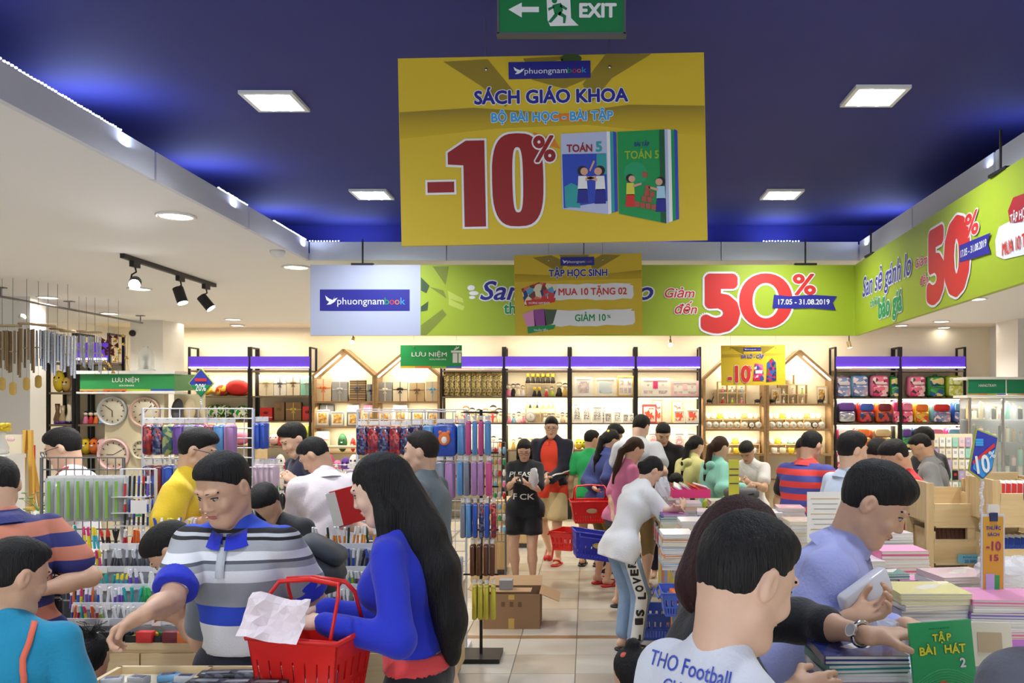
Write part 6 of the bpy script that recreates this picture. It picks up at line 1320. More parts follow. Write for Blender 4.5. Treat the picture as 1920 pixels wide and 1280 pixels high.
# ---------------------------------------------------------------- middle gondolas behind the white-pink shirt
def gondola(name, lab, x0, x1, D, zt, tiers, mt=wood_l):
 a, b = W(x0, 0, D).x, W(x1, 0, D).x; t = thing(name, lab, 'shelf', ((a+b)/2, D, 0), group='island shelves'); w = b-a
 for s_ in (-1, 1): e = MB(); e.box((s_*(w/2-.015), .12, zt/2), (.03, .28, zt), mt); e.build('side_board', t)
 for z_ in tiers: e = MB(); e.box((0, .12, z_-.01), (w-.06, .28, .02), mt); e.build('shelf_board', t)
 return t
D_ = 8.6; tz3 = [W(0, y_, D_).z for y_ in (840, 888, 935)]
gondola('island_shelf', 'light wooden island shelf of soft toys behind the navy-shirted man', 478, 722, D_, tz3[0]+.02, [.1, .5]+tz3[1:])
gondola('island_shelf', 'raised light wooden riser row over the island shelf', 596, 722, D_+.35, tz3[0]+.02, [.12, tz3[1]+.0, tz3[0]])
for i in range(15): px = 488+i*15.5; c_ = ['pink', 'purple', 'white', 'red', 'lime', 'sky blue', 'yellow', 'navy', 'hot pink'][i%9]; plush(.10, .09, .13+.03*(i%3), cc(c_, .8), 'small %s soft toy on the island shelf, %s from the rack end' % (c_, 'first second third fourth fifth sixth seventh eighth ninth tenth eleventh twelfth thirteenth fourteenth fifteenth'.split()[i]), (W(px, 0, D_).x, D_+.1, tz3[1]+.002))
for i in range(12): px = 492+i*19; c_ = ['white', 'green', 'pink', 'ivory', 'blue', 'yellow'][i%6]; plush(.11, .09, .12, cc(c_, .8), 'small %s soft toy on the lower tier of the island shelf' % c_, (W(px, 0, D_).x, D_+.1, tz3[2]+.002))
rC = wire_grid('wire_rack', 'white wire rack of puffy white packets before the island shelf', W(478, 0, 7.2).x, W(700, 0, 7.2).x, .3, EYE-.50, 7.2, 10, 14)
def puffy(c_, hz=.15):
 def f():
  t = thing('hanging_packet', '', 'packet'); e = MB(); e.ball((0, 0, -hz*.6), (.035, .022, hz*.5), cc(c_, .25), 8); e.build('packet', t); e = MB(); e.box((0, .002, -.012), (.05, .003, .03), card_w); e.build('header_card', t); return t
 return f
for rw, (yt, cs) in enumerate(((880, ['white', 'silver', 'white', 'ivory']), (920, ['black', 'dark grey', 'white', 'black']), (960, ['white', 'silver', 'grey']), (1000, ['lime', 'white', 'dark grey']))):
 for i in range(15): px = 484+i*15; p = W(px, yt, 7.08); c_ = cs[i%len(cs)]; use(('puffy', c_), puffy(c_), p, R.uniform(-.4, .4), '%s puffy packet hanging in the %s row of the middle wire rack' % (c_, ['top', 'second', 'third', 'lowest'][rw]), 'packet', 'puffy packets on the middle wire rack')
 for i in range(0, 15): p = W(484+i*15, yt, 7.08); e = MB(); e.cyl((p.x-rC.location.x, -.13, p.z-.003), (p.x-rC.location.x, 0, p.z-.003), .002, chrome, n=4); e.build('hook', rC)
# trinket stand and pedestals by the girl in black tee
rT = wire_grid('wire_rack', 'narrow wire rack of shiny trinkets beside the girl in black tee', W(918, 0, 8.6).x, W(948, 0, 8.6).x, .5, 1.5, 8.6, 4, 14, grey_metal)
for rw in range(8):
 for i in range(4): p = W(921+i*8, 838+rw*21, 8.5); c_ = ['silver', 'red', 'white', 'sky blue', 'gold', 'pink', 'green'][(rw*3+i)%7]; use(('trk', c_), puffy(c_, .07), (p.x, p.y, p.z), 0, '%s trinket packet on the narrow rack, %s row down' % (c_, 'first second third fourth fifth sixth seventh eighth'.split()[rw]), 'packet', 'trinket packets on the narrow rack', scale=(.5, .6, .9))
cabinet('pedestal', 'light wooden pedestal by the girl in black tee', W(882, 0, 8.72).x, W(926, 0, 8.72).x, 8.72, 9.1, .66, wood_z, 1); cabinet('pedestal', 'taller light wooden pedestal behind the first one', W(906, 0, 9.4).x, W(950, 0, 9.4).x, 9.4, 9.9, .82, wood_z, 1)
cabinet('low_cabinet', 'wide low wooden cabinet behind the girl in black tee', W(950, 0, 11.2).x, W(1000, 0, 11.2).x, 11.2, 11.7, .5, wood_z, 1)
# cardboard carton on the floor
t = thing('cardboard_box', 'open brown cardboard box on the aisle floor', 'box', (W(962, 0, 7.3).x, 7.32, 0), .0); kb = mat('cardboard', srgb(150, 116, 84), .8, var=.1, bscale=8); kd = mat('cardboard_inside', srgb(170, 136, 100), .8); w_, d_, h_ = .47, .36, .29
for c_, d3 in (((0, -d_/2, h_/2), (w_, .006, h_)), ((0, d_/2, h_/2), (w_, .006, h_)), ((-w_/2, 0, h_/2), (.006, d_, h_)), ((w_/2, 0, h_/2), (.006, d_, h_)), ((0, 0, .004), (w_, d_, .006))): e = MB(); e.box(c_, d3, kb); e.build('side', t)
for c_, d3, M_ in (((0, d_/2+.07, h_+.03), (w_, .16, .005), Matrix.Rotation(rad(22), 4, 'X')), ((-w_/2-.06, 0, h_+.02), (.15, d_, .005), Matrix.Rotation(rad(18), 4, 'Y')), ((w_/2+.08, .02, h_-.03), (.18, d_, .005), Matrix.Rotation(rad(22), 4, 'Y')), ((-.03, -.02, h_+.004), (w_*.8, d_*.6, .005), Matrix.Rotation(rad(-3), 4, 'X'))): e = MB(); e.box(c_, d3, kd, M=M_); e.build('flap', t)
e = MB(); e.box((0, -d_/2-.004, h_*.16), (.05, .002, h_*.3), cc('gold', .4)); e.box((0, -d_/2-.004, h_*.92), (.05, .002, h_*.14), cc('gold', .4)); e.build('tape', t)
e = MB(); [e.box((x_, -d_/2-.004, h_*.72), (.03, .002, .04), cmat(110, 80, 54)) for x_ in (-.07, 0, .07)]; e.build('print', t)
e = MB(); e.box((-.06, .0, h_+.05), (.11, .1, .08), cc('grey')); o = e.build('small_carton', None, t.location+Vector((0, 0, 0))); tag(o, 'small grey carton lying on the open cardboard box', 'box')
# ---------------------------------------------------------------- clock kiosk round the column
K = 9.4; gK = mat('kiosk_green', srgb(52, 150, 84), .45); creamk = mat('kiosk_cream', srgb(232, 222, 190), .7)
t = thing('kiosk', 'cream kiosk with a green lettered fascia and wall clocks', 'kiosk', (W(240, 0, K).x, K, 0)); kx = lambda px, D=K: W(px, 0, D).x-t.location.x
e = MB(); e.box(((kx(150)+kx(327))/2, .02, W(0, 717, K).z), (kx(327)-kx(150), .04, 31/F*K), gK); fas_ = e.build('fascia', t)
e = MB(); e.poly([(kx(327), 0, W(0, 733, K).z), (kx(392, K+1), 1.0, W(0, 730, K+1).z), (kx(392, K+1), 1.0, W(0, 703, K+1).z), (kx(327), 0, W(0, 701, K).z)], gK, .03, (.3, -.9, 0)); e.build('fascia', t)
for i, n_ in enumerate(('gold', 'orange', 'lime', 'blue')): e = MB(); e.box((kx(150)+(kx(327)-kx(150))*(.125+.25*i), -.004, W(0, 731, K).z), ((kx(327)-kx(150))*.25, .004, .02), cc(n_)); e.build('colour_strip', t)
e = MB(); e.box(((kx(146)+kx(330))/2, .12, W(0, 698, K).z), (kx(330)-kx(146), .3, .035), white_paint); e.box(((kx(146)+kx(330))/2, .12, W(0, 736, K).z), (kx(330)-kx(146), .3, .02), white_paint); e.build('cornice', t)
for txt, px, y_, h_, w_ in (('LƯU NIỆM', 236, 716, 8, 50), ('SOUVENIRS', 238, 724, 3, 28)): text(fas_, txt, (kx(px), -.022+.02-.004, W(0, y_, K).z), h_*K/F, PW, width=w_*K/F, bold=.02)
e = MB(); e.box(((kx(188)+kx(300))/2, .14, W(0, 738, K).z/2), (kx(300)-kx(188), .1, W(0, 738, K).z), creamk); e.build('back_panel', t)
e = MB(); e.box(((kx(300)+kx(358))/2, .34, W(0, 738, K).z/2), (kx(358)-kx(300), .04, W(0, 738, K).z), creamk); e.build('back_panel', t)
for y_ in (793, 850, 905): e = MB(); e.box(((kx(302)+kx(358))/2, .18, W(0, y_, K).z), (kx(358)-kx(302), .28, .02), wood_m); e.build('shelf_board', t)
def wall_clock(px, py, r, rim, lab, D=K+.07, hands_=(10, 6)):
 c_ = thing('wall_clock', lab, 'clock', W(px, py, D), group='round clocks on the kiosk'); r = r/F*D; M_ = Matrix.Rotation(rad(90), 4, 'X'); e = MB(); e.lathe([(r*.86, .0), (r*.88, .03), (r*.95, .045), (r, .03), (r, -.0)], rim, (0, 0, 0), 28, M_); e.build('rim', c_)
 e = MB(); e.lathe([(.001, 0), (r*.9, 0), (r*.9, .012), (.001, .012)], cc('ivory', .4), (0, 0, 0), 28, M_); e.build('dial', c_); e = MB()
 for k in range(12): a = rad(30*k); e.box((r*.72*math.sin(a), -.014, r*.72*math.cos(a)), (.008, .003, .02), cc('black'), M=Matrix.Rotation(a, 4, 'Y'))
 e.build('numerals', c_); e = MB()
 for hh, L, w_ in ((hands_[0], .62, .006), (hands_[1], .42, .008)): a = rad(30*hh); e.box((r*L/2*math.sin(a), -.018, r*L/2*math.cos(a)), (w_, .003, r*L), cc('black'), M=Matrix.Rotation(a, 4, 'Y'))
 e.build('hands', c_); return c_
wall_clock(212, 770, 28, cc('silver', .3), 'grey-rimmed round wall clock on the kiosk panel', hands_=(10.2, 6)); wall_clock(273, 772, 29, cmat(214,180,164,.3), 'copper-rimmed round wall clock on the kiosk panel', hands_=(1.5, 8)); wall_clock(214, 852, 30, cc('pale pink', .3), 'pale rimmed round wall clock low on the kiosk panel', hands_=(2, 9)); wall_clock(266, 842, 18, cc('ivory', .3), 'small cream wall clock behind the pencil cases', hands_=(3, 9))
for x, y_, c_ in ((318, 793, 'dark grey'), (342, 793, 'beige'), (318, 850, 'beige'), (343, 850, 'ivory')):
 o = thing('decor_plate', '%s oval decorative plate on the kiosk shelf, %s tier' % (c_, 'upper' if y_ < 800 else 'lower'), 'plate', (W(x, 0, K).x, K+.2, W(0, y_, K).z+.011), group='oval plates'); e = MB(); M_ = Matrix.Rotation(rad(78), 4, 'X'); e.lathe([(.001, 0), (.06, .0), (.10, .02), (.105, .026), (.06, .012), (.001, .010)], cc(c_, .4), (0, 0, .13), 18, M_, sx=.65, sy=1.25); e.build('plate', o); e = MB(); e.box((0, .02, .01), (.06, .06, .02), black_metal); e.build('stand', o)
o = thing('glass_dome', 'clear glass bell dome standing on the kiosk top', 'dome', (W(263, 0, K).x, K+.12, W(0, 698, K).z+.018)); e = MB(); e.lathe([(.085, .02), (.085, .18), (.07, .24), (.03, .275), (.001, .28)], mat('dome_glass', (.9, .95, .93), .05, alpha=.3), n=18); e.build('glass', o); e = MB(); e.lathe([(.10, 0), (.10, .02), (.001, .02)], white_paint, n=18); e.build('base', o); e = MB(); e.lathe([(.001, .02), (.03, .03), (.012, .10), (.035, .15), (.001, .19)], cc('silver', .3), n=10); e.build('ornament', o)
o = thing('security_camera', 'small black dome camera on the white column', 'camera', (W(252, 0, 11.5).x, 11.48, W(0, 625, 11.5).z)); e = MB(); e.ball((0, -.03, 0), .045, black_metal, 10); e.cyl((0, .02, 0), (0, -.02, 0), .05, cc('white'), n=12); e.build('body', o); e = MB(); e.tube([(-.04, -.0, 0), (-.08, 0, -.06), (-.09, 0, -.4), (-.03, 0, -.55)], .004, cc('white'), 5); e.build('cable', o)
# shelf bays to the side of the kiosk
B1 = bay(86, 140, [735, 795, 853], 'black framed shelf behind the hanging wind chimes', D=10.0, hy=(642, 676), header=False); B2 = bay(141, 206, [735, 795, 853], 'black framed shelf with a purple header behind the thin chimes', D=10.0, hy=(642, 676))
def on10(px, py, dy=.14): return (xp(px, 10.0), 10.0+dy, zy(py, 10.0)+.001)
plush(.13, .12, .26, cc('yellow', .8), 'tall yellow banana-like plush on the shelf behind the chimes', on10(97, 735)); plush(.10, .1, .18, cc('gold', .8), 'small golden plush beside the banana-like plush', on10(111, 735))
for x, c_, h_ in ((94, 'brown', .24), (104, 'tan', .22), (117, 'ivory', .24), (129, 'maroon', .14)):
 o = thing('vase', '%s vase on the middle shelf behind the wind chimes' % c_, 'vase', on10(x, 795), group='vases behind the chimes'); e = MB(); e.lathe([(.03, 0), (.045, .05), (.02, h_*.6), (.028, h_), (.02, h_)], cc(c_, .3), n=10); e.build('body', o); e = MB(); e.lathe([(.04, 0), (.04, .03)], cc('purple' if c_ != 'ivory' else 'navy', .3), n=10); e.build('base', o)
for x, c_ in ((148, 'pink'), (158, 'red'), (168, 'orange'), (178, 'sky blue'), (188, 'hot pink')): figurine(.2, c_, 'ivory', '%s figure on the upper shelf behind the thin chimes' % c_, on10(x, 735)); figurine(.17, c_, 'ivory', '%s figure on the middle shelf behind the thin chimes' % c_, on10(x, 795))
for x, c_, w_ in ((148, 'yellow', .12), (164, 'orange', .12), (180, 'pale pink', .13)): plush(w_, .12, .2, cc(c_, .8), '%s plush low behind the man with the red lanyard' % c_, on10(x, 853))
e = MB(); e.ball((0, 0, .1), (.06, .05, .1), cc('hot pink'), 8); tag(e.build('toy', None, on10(120, 853)), 'hot pink toy low on the shelf behind the wind chimes', 'toy')
# wind chimes on the ceiling rail
t = thing('chime_rail', 'grey pipe rail hung from the ceiling for wind chimes', 'rail', (-5.7, 9.3, 2.93)); e = MB(); e.cyl((0, -1.9, 0), (0, 1.65, 0), .012, grey_metal, n=8); e.build('pipe', t)
for y_ in (-1.0, .1, 1.6): e = MB(); e.cyl((0, y_, 0), (0, y_, ZC-2.93), .008, grey_metal, n=6); e.box((0, y_, ZC-2.935), (.10, .05, .01), grey_metal); e.build('hanger', t)
bronze = mat('chime_bronze', srgb(140, 118, 88), .3, metal=.8); silver_c = mat('chime_silver', srgb(200, 206, 220), .15, metal=.9); wood_d = cc('tan', .5); wine = cmat(96, 30, 44, .35)
def chime(px, ytop, n, L, r, mt_, D, lab, sail=None, sx=.07, disc=wood_d, sy=None):
 ztop = W(0, ytop, D).z; x_ = W(px, 0, D).x; t = thing('wind_chime', lab, 'wind chime', (x_, D, ztop), group='wind chimes on the ceiling rail'); e = MB(); e.lathe([(.001, 0), (sx, 0), (sx, .014), (.001, .014)], disc, n=14); e.build('disc', t)
 e = MB(); e.cyl((0, 0, .01), (0, 0, ZC-ztop), .0022, cc('dark grey'), n=4); e.build('cord', t)
 for i in range(n):
  a = 2*math.pi*i/n+.3; l = L*(1-.35*i/n); cx, cy = math.cos(a)*sx*.8, math.sin(a)*sx*.8; e = MB(); e.cyl((cx, cy, -.04), (cx, cy, -.04-l), r, mt_, n=7); e.cyl((cx, cy, 0), (cx, cy, -.04), .001, cc('dark grey'), n=3); e.build('tube', t)
 e = MB(); e.cyl((0, 0, 0), (0, 0, -L-.08), .001, cc('dark grey'), n=3); e.lathe([(.001, 0), (sx*.4, 0), (sx*.4, .01), (.001, .01)], disc, (0, 0, -L*.55), 10); e.build('clapper', t)
 if sail: e = MB(); e.rbox((0, 0, -L-.14), (.065, .008, .12), .03, sail, axis=1); e.build('sail', t)
 return t
gold_s = cc('gold', .4)
for a in ((4, 612, 6, .38, .010, bronze, 7.75, 'bronze tube wind chime at the very edge of the picture', gold_s), (24, 612, 6, .42, .009, bronze, 7.7, 'bronze tube wind chime with long dark tubes', gold_s), (50, 608, 6, .40, .009, bronze, 7.75, 'bronze wind chime beside the silver ones', gold_s), (72, 610, 6, .38, .011, silver_c, 7.9, 'dark silver wind chime before the partition end', gold_s), (90, 612, 5, .42, .013, silver_c, 8.0, 'thick silver wind chime under the first wooden disc', None), (108, 618, 5, .36, .014, silver_c, 8.1, 'wide silver wind chime under the tilted wooden disc', None), (127, 622, 5, .40, .013, silver_c, 8.1, 'silver wind chime under the oval wooden disc', None), (148, 622, 6, .34, .007, silver_c, 9.0, 'thin silver wind chime nearest the bells', None), (162, 624, 6, .36, .007, silver_c, 9.05, 'thin silver wind chime in the middle of the thin ones', None), (178, 624, 6, .40, .007, silver_c, 9.1, 'thin silver wind chime beside the wine-red butterflies', None)): chime(*a)
for px, D__, lab in ((203, 9.2, 'wine-red butterfly wind chime with brass bells'), (222, 9.35, 'brass bell wind chime tiered beside the butterflies')):
 x_ = W(px, 0, D__).x; t = thing('wind_chime', lab, 'wind chime', (x_, D__, W(0, 625, D__).z), group='wind chimes on the ceiling rail'); e = MB(); e.cyl((0, 0, 0), (0, 0, ZC-W(0, 625, D__).z), .002, cc('dark grey'), n=3); e.cyl((0, 0, 0), (0, 0, -.45), .003, cc('dark grey'), n=3); e.build('cord', t)
 for k in range(14 if px < 210 else 10):
  a = k*2.4; z_ = -.04-.03*k; rr = .05+.03*math.sin(k)
  if k < 7 and px < 210: e = MB(); e.poly([(math.cos(a)*rr, math.sin(a)*rr, z_), (math.cos(a)*rr+.05, math.sin(a)*rr-.01, z_+.035), (math.cos(a)*rr+.05, math.sin(a)*rr+.01, z_-.02)], wine, .004, (0, -1, 0)); e.poly([(math.cos(a)*rr, math.sin(a)*rr, z_), (math.cos(a)*rr-.05, math.sin(a)*rr+.01, z_-.02), (math.cos(a)*rr-.05, math.sin(a)*rr-.01, z_+.035)], wine, .004, (0, -1, 0)); e.build('butterfly', t)
  else: e = MB(); e.lathe([(.022, 0), (.014, .02), (.006, .032), (.001, .034)], cc('gold', .25, metal=.7), (math.cos(a)*rr, math.sin(a)*rr, z_), 8); e.build('bell', t)
# easel corner in front of the partition
t = thing('easel', 'yellow wooden easel standing before a red frame', 'easel', (W(42, 0, 7.2).x, 7.2, 0));
for a, b in (((-.09, 0, 0), (-.01, .06, 1.66)), ((.10, 0, 0), (.03, .06, 1.66)), ((0, .5, 0), (0, .08, 1.6))): e = MB(); e.cyl(a, b, .022, wood_mat('easel_wood', (220, 170, 70), (232, 186, 90), axis='Z'), n=4, smooth=False); e.build('leg', t)
e = MB(); e.box((-.02, -.02, 1.0), (.5, .04, .03), MATS['easel_wood']); e.build('ledge', t)
e = MB(); e.box((0, 0, 0), (.42, .02, .26), cc('ivory')); o = e.build('canvas', None, (W(2, 0, 7.1).x, 7.05, 1.5)); tag(o, 'pale painted canvas standing on the easel', 'painting'); e = MB(); [e.ball((R.uniform(-.17, .17), -.011, R.uniform(-.1, .1)), (R.uniform(.02, .05), .002, .015), cc(R.choice(['mint', 'pale pink', 'sky blue'])), 8) for _ in range(9)]; e.build('paint_patches', o)['kind'] = 'stuff'
t = thing('framed_panel', 'red panel with a pale beaded picture beside the easel', 'panel', (W(32, 0, 8.9).x, 8.93, .9)); e = MB(); [e.box((s_*.14, 0, 0), (.04, .04, 1.45), cc('red')) for s_ in (-1, 1)]; e.box((0, 0, .70), (.24, .04, .04), cc('red')); e.box((0, 0, -.7), (.24, .04, .04), cc('red')); e.build('frame', t); e = MB(); e.box((0, .01, 0), (.24, .01, 1.36), cc('cream')); e.build('picture', t)
t.location.z = .73
t = thing('flower_vase', 'white vase of yellow flowers at the edge of the picture', 'flowers', (W(0, 0, 6.5).x, 6.5, 1.50)); e = MB(); e.lathe([(.05, 0), (.06, .05), (.03, .13), (.04, .16)], cc('white', .3), n=10); e.build('vase', t)
for k in range(9): e = MB(); a = k*2.4; e.ball((math.cos(a)*.05, math.sin(a)*.05, .19+.015*(k%3)), (.028, .028, .02), cc('yellow'), 8); e.build('blossom', t)
cabinet('display_plinth', 'tall white plinth carrying the yellow flowers', W(0, 0, 6.5).x-.12, W(0, 0, 6.5).x+.12, 6.38, 6.62, 1.498, cc('white'), 1, grp='plinths')
t = thing('potted_plant', 'small leafy green plant on a stand beside the easel', 'plant', (W(74, 0, 6.4).x, 6.4, .98)); e = MB(); e.lathe([(.04, 0), (.055, .1), (.05, .1)], cc('white'), n=10); e.build('pot', t)
for k in range(26): a = k*2.4; rr = .02+.11*(k/26)**.5; e = MB(); z_ = .16+.08*math.sin(k*1.7); e.ball((math.cos(a)*rr, math.sin(a)*rr, z_), (.022, .012, .006), cmat(120, 146, 90), 6, Matrix.Rotation(a, 4, 'Z')); e.cyl((0, 0, .09), (math.cos(a)*rr, math.sin(a)*rr, z_), .0015, cc('green'), n=3); e.build('leaf', t)
cabinet('display_plinth', 'grey plinth under the leafy plant', W(74, 0, 6.4).x-.13, W(74, 0, 6.4).x+.13, 6.27, 6.53, .978, cc('beige'), 1, grp='plinths')
# upright pole signs with discount shields
def shield_sign(px, py, D, w, h, base_z, lab, kind):
 p = W(px, py, D); t = thing('shield_sign', lab, 'sign', (p.x, D, base_z), group='discount shields on clear poles'); z_ = p.z-base_z; k = D/F
 if kind == 20:
  pts = [(-w/2, 0), (0, -h/2), (w/2, 0), (0, h/2)]
  e = MB(); e.poly([(a*k*1.08, 0, z_+b*k*1.08) for a, b in pts], cc('lime'), .01); e.build('border', t); e = MB(); e.poly([(a*k, -.002, z_+b*k) for a, b in pts], mat('shield_blue', srgb(50, 60, 170), .5)); e.build('board', t)
  e = MB(); e.poly([(-w*.42*k, -.004, z_-.06*h*k), (0, -.004, z_-h*.46*k), (w*.42*k, -.004, z_-.06*h*k)], PGr); e.build('print', t); e = MB(); e.box((0, -.004, z_+.02), (w*.5*k, .002, .018), PR); e.build('print', t)
  text(t, '20%', (0, -.007, z_-h*.28*k), h*.26*k, PW, width=w*.46*k, bold=.04)
 else:
  pts = [(-.42*w, -.32*h), (.0*w, -.5*h), (.32*w, -.30*h), (.5*w, .34*h), (-.18*w, .5*h)]
  e = MB(); e.poly([(a*k*1.07, 0, z_+b*k*1.07) for a, b in pts], cmat(190, 190, 70), .012); e.build('border', t); e = MB(); e.poly([(a*k, -.002, z_+b*k) for a, b in pts], mat('shield_blue', srgb(50, 60, 170), .5)); e.build('board', t)
  e = MB(); e.poly([(-.34*w*k, -.004, z_-.28*h*k), (0, -.004, z_-.47*h*k), (.30*w*k, -.004, z_-.28*h*k), (.42*w*k, -.004, z_+.12*h*k), (-.30*w*k, -.004, z_-.14*h*k)], mat('shield_sky', srgb(50, 150, 220), .5)); e.build('print', t)
  e = MB(); e.poly([(-.36*w*k, -.005, z_-.14*h*k), (-.33*w*k, -.005, z_-.20*h*k), (.40*w*k, -.005, z_+.16*h*k), (.38*w*k, -.005, z_+.24*h*k)], PR); e.build('print', t)
  text(t, '10', (-.03*w*k, -.008, z_-.36*h*k), .36*h*k, PW, width=.46*w*k, bold=.06, rot=(rad(90), -rad(8), 0)); text(t, '%', (.30*w*k, -.008, z_-.06*h*k), .14*h*k, PW, width=.22*w*k, bold=.03, rot=(rad(90), -rad(8), 0))
  e = MB(); [e.box((-.12*w*k, -.004, z_+(.30-.05*i)*h*k), (.26*w*k, .002, .008), PSky) for i in range(3)]; e.build('print', t)
 e = MB()
 n_ = max(4, int((z_-h*k/2)/.012))
 for i in range(n_): zz = (z_-h*k*.45)*i/n_; e.ball((math.sin(i*1.3)*.003, .006+math.cos(i*1.3)*.003, zz), (.008, .008, .009), clear_m, 6)
 e.build('pole', t); return t
shield_sign(377, 718, 5.3, 44, 52, EYE-.02, 'blue and green diamond shield with 20% above the pencil case rack', 20)
# ================================================================ PEOPLE
P = person
def strap_on(info, pts, wd, mt_, name, target='top', back=True):
 """flat band laid over the garment, root-local way-points"""
 from mathutils.bvhtree import BVHTree
 me = info[target].data; bv = BVHTree.FromPolygons([v.co.copy() for v in me.vertices], [tuple(p.vertices) for p in me.polygons])
 P_ = [Vector(p) for p in pts]; q = []
 for i in range(len(P_)-1):
  for k in range(6): q.append(P_[i].lerp(P_[i+1], k/6))
 q.append(P_[-1]); out = []
 for p in q: h = bv.find_nearest(p); out.append((h[0]+h[1]*.004, h[1]))
 e = MB(); v = []; n = len(out)
 for i, (p, nr) in enumerate(out):
  t_ = (out[min(i+1, n-1)][0]-out[max(i-1, 0)][0]).normalized(); s_ = t_.cross(nr).normalized()*wd/2; v += [p-s_, p+s_, p+s_+nr*.004, p-s_+nr*.004]
 f = []
 for i in range(n-1): a = 4*i; b = a+4; f += [(a+j, a+(j+1)%4, b+(j+1)%4, b+j) for j in range(4)]
 e.add(v, f, mt_, True); return e.build(name, info['root'])
navy = cloth(30,32,66); royal = cloth(34,50,196)
# man in the blue, white and grey striped polo
polo = ramp_mat('polo_stripes', 2, [(0, (232,232,236)), (.317, (40,74,200)), (.433, (150,154,162)), (.58, (226,228,234)), (.65, (168,172,178)), (.69, (90,94,104)), (.71, (232,234,238)), (.76, (168,172,178)), (.823, (22,22,28)), (.842, (196,198,204)), (.862, (22,22,28)), (.89, (46,80,206))], .90, 1.50)
m = P('polo', 'heavy-set man in blue, white and grey striped polo reaching over the front table', 420, 850, 3.02, 174, lean=8, pitch=27, hyaw=-14, fat=1.04, skin='c', hair='crew', hcol='black', hs=1.04,
 top=dict(n='polo_shirt', m=polo, s=.62, hem=-.045, t=.014, ns=.005, collar=royal), bot=dict(m=cloth(28,32,52), f=.97, n='jeans'), hands=(W(592, 1238, 3.05), W(272, 1150, 2.62)), elbow=((-.2, -.6, -1), (.1, -.3, -1)), fine=(1,), curl=(.5, .85), fdirs=(None, (-.75, -.25, -.5)), palms=(None, (.2, -.3, -.9)), headfine=.004, coll=True)
S_ = m['S']; strap_on(m, [tuple(S_['nb']+m['fr2']*.10-S_['s2']*.03), tuple(S_['nb']+m['fr2']*.16-S_['s2']*.13)], .030, cloth(196,200,206), 'placket')
for a_ in m['arms']:
 d_ = a_['el']-a_['sh']; u_ = m['u']; n_ = d_/np.linalg.norm(d_); e_ = a_['sh']+d_*.84
 link('sleeve', sdf_mesh('sleeve', [Cap(a_['sh']+d_*.60, e_, a_['up'].ra+.005*u_, a_['up'].ra+.006*u_, .02)], .010, [], [Plane(n_, n_@e_)], t=.014, mats=[royal]), m['root'])
# long-haired woman in the blue sweater
w = P('longhair', 'woman with very long black hair in a blue sweater holding the red basket', 712, 852, 3.0, 86, lean=9, pitch=24, hyaw=4, fem=True, skin='a', hair='long', hcol='black', res=.009,
 top=dict(n='sweater', m=royal, s=1.94, hem=-.052, t=.010, ns=.005), bot=dict(m=cloth(18,18,22), f=.97, n='track_pants'), hands=(W(602, 1166, 2.74), W(604, 1142, 3.08)), elbow=((0, -1, -.3), (0, -1, -.3)), fine=(0, 1), curl=(.55, .55), fdirs=((-.95, .1, -.05), (-.9, 0, -.3)), palms=((0, .4, -1), (0, -.3, -1)))
u_ = w['u']; r_ = w['root']; e = MB(); P0 = w['S']['P0']
bvT = w['top']
g_ = sdf_mesh('hem_band', [Cap(P0, w['S']['wa'], .118*u_, .104*u_, .05, w['fr1'], 1.1), Cap(P0-w['X']*.056*w['H'], P0+w['X']*.056*w['H'], .088*u_, k=.05)], .011, [], [Plane((0, 0, 1), P0[2]+.10), Plane((0, 0, -1), -(P0[2]+.045))], t=.014, mats=[cloth(226,70,70)]); link('hem_band', g_, r_)
for k_ in (-1, 0, 1): e.tube([(-(.056*w['H']+.088*u_), .012*k_, P0[2]+.04), (-(.056*w['H']+.096*u_), .012*k_+.0, P0[2]-.07), (-(.056*w['H']+.098*u_), .012*k_+.01, P0[2]-.20), (-(.056*w['H']+.078*u_), .012*k_+.02, P0[2]-.45), (-(.056*w['H']+.05*u_), .012*k_, .2)], .0035, cc('white', .6), 5)
e.build('side_stripe', r_)
# boy with teal shirt
P('tealboy', 'boy in teal shirt with a coral shoulder band at the picture edge', 28, 1008, 2.54, 20, lean=4, pitch=18, hyaw=-50, skin='c', hair='crew', hcol='black', hs=1.10, fat=.95, top=dict(m=cloth(24,140,178), s=.7, hem=.04, t=.014), bot=dict(m=navy, f=.4, n='shorts'), zlo=.3)
bb = PEOPLE['tealboy']; S_ = bb['S']; e = MB(); nb = S_['nb']; H_ = bb['H']
strap_on(bb, [(.10, -.16, nb[2]-.16), (.09, -.13, nb[2]-.05), (.09, -.02, nb[2]+.03)], .016, cloth(232,110,84), 'shoulder_band')
# man in navy and rust striped polo
P('ruststripe', 'man in navy and rust striped polo standing behind the boy', -4, 862, 3.62, 60, lean=10, pitch=30, hyaw=-20, skin='c', fat=1.12, top=dict(n='polo_shirt', m=rep_mat('rust_stripes', 2, .115, [(40,44,110),(196,120,96)]), s=.66, hem=.04, t=.015, collar=cloth(40,44,110)), bot=dict(m=navy, f=.95, n='trousers'), hands=(None, W(60, 1110, 3.5)), zlo=.3)
# man with glasses and red lanyard
q = P('lanyard', 'man with glasses, white shirt and red lanyard before the clock kiosk', 119, 803, 5.2, 100, lean=4, pitch=22, hyaw=0, skin='b', glasses=True, top=dict(m=cloth(238,236,240), s=.6, hem=.04, t=.014, collar=cloth(238,236,240)), bot=dict(m=cloth(50,50,60), f=.95), zlo=.2)
strap_on(q, [(-.05, .02, q['S']['nb'][2]+.02), (-.06, .09, q['S']['nb'][2]-.05), (-.03, .15, q['S']['nb'][2]-.2)], .018, cloth(200,50,40), 'lanyard')
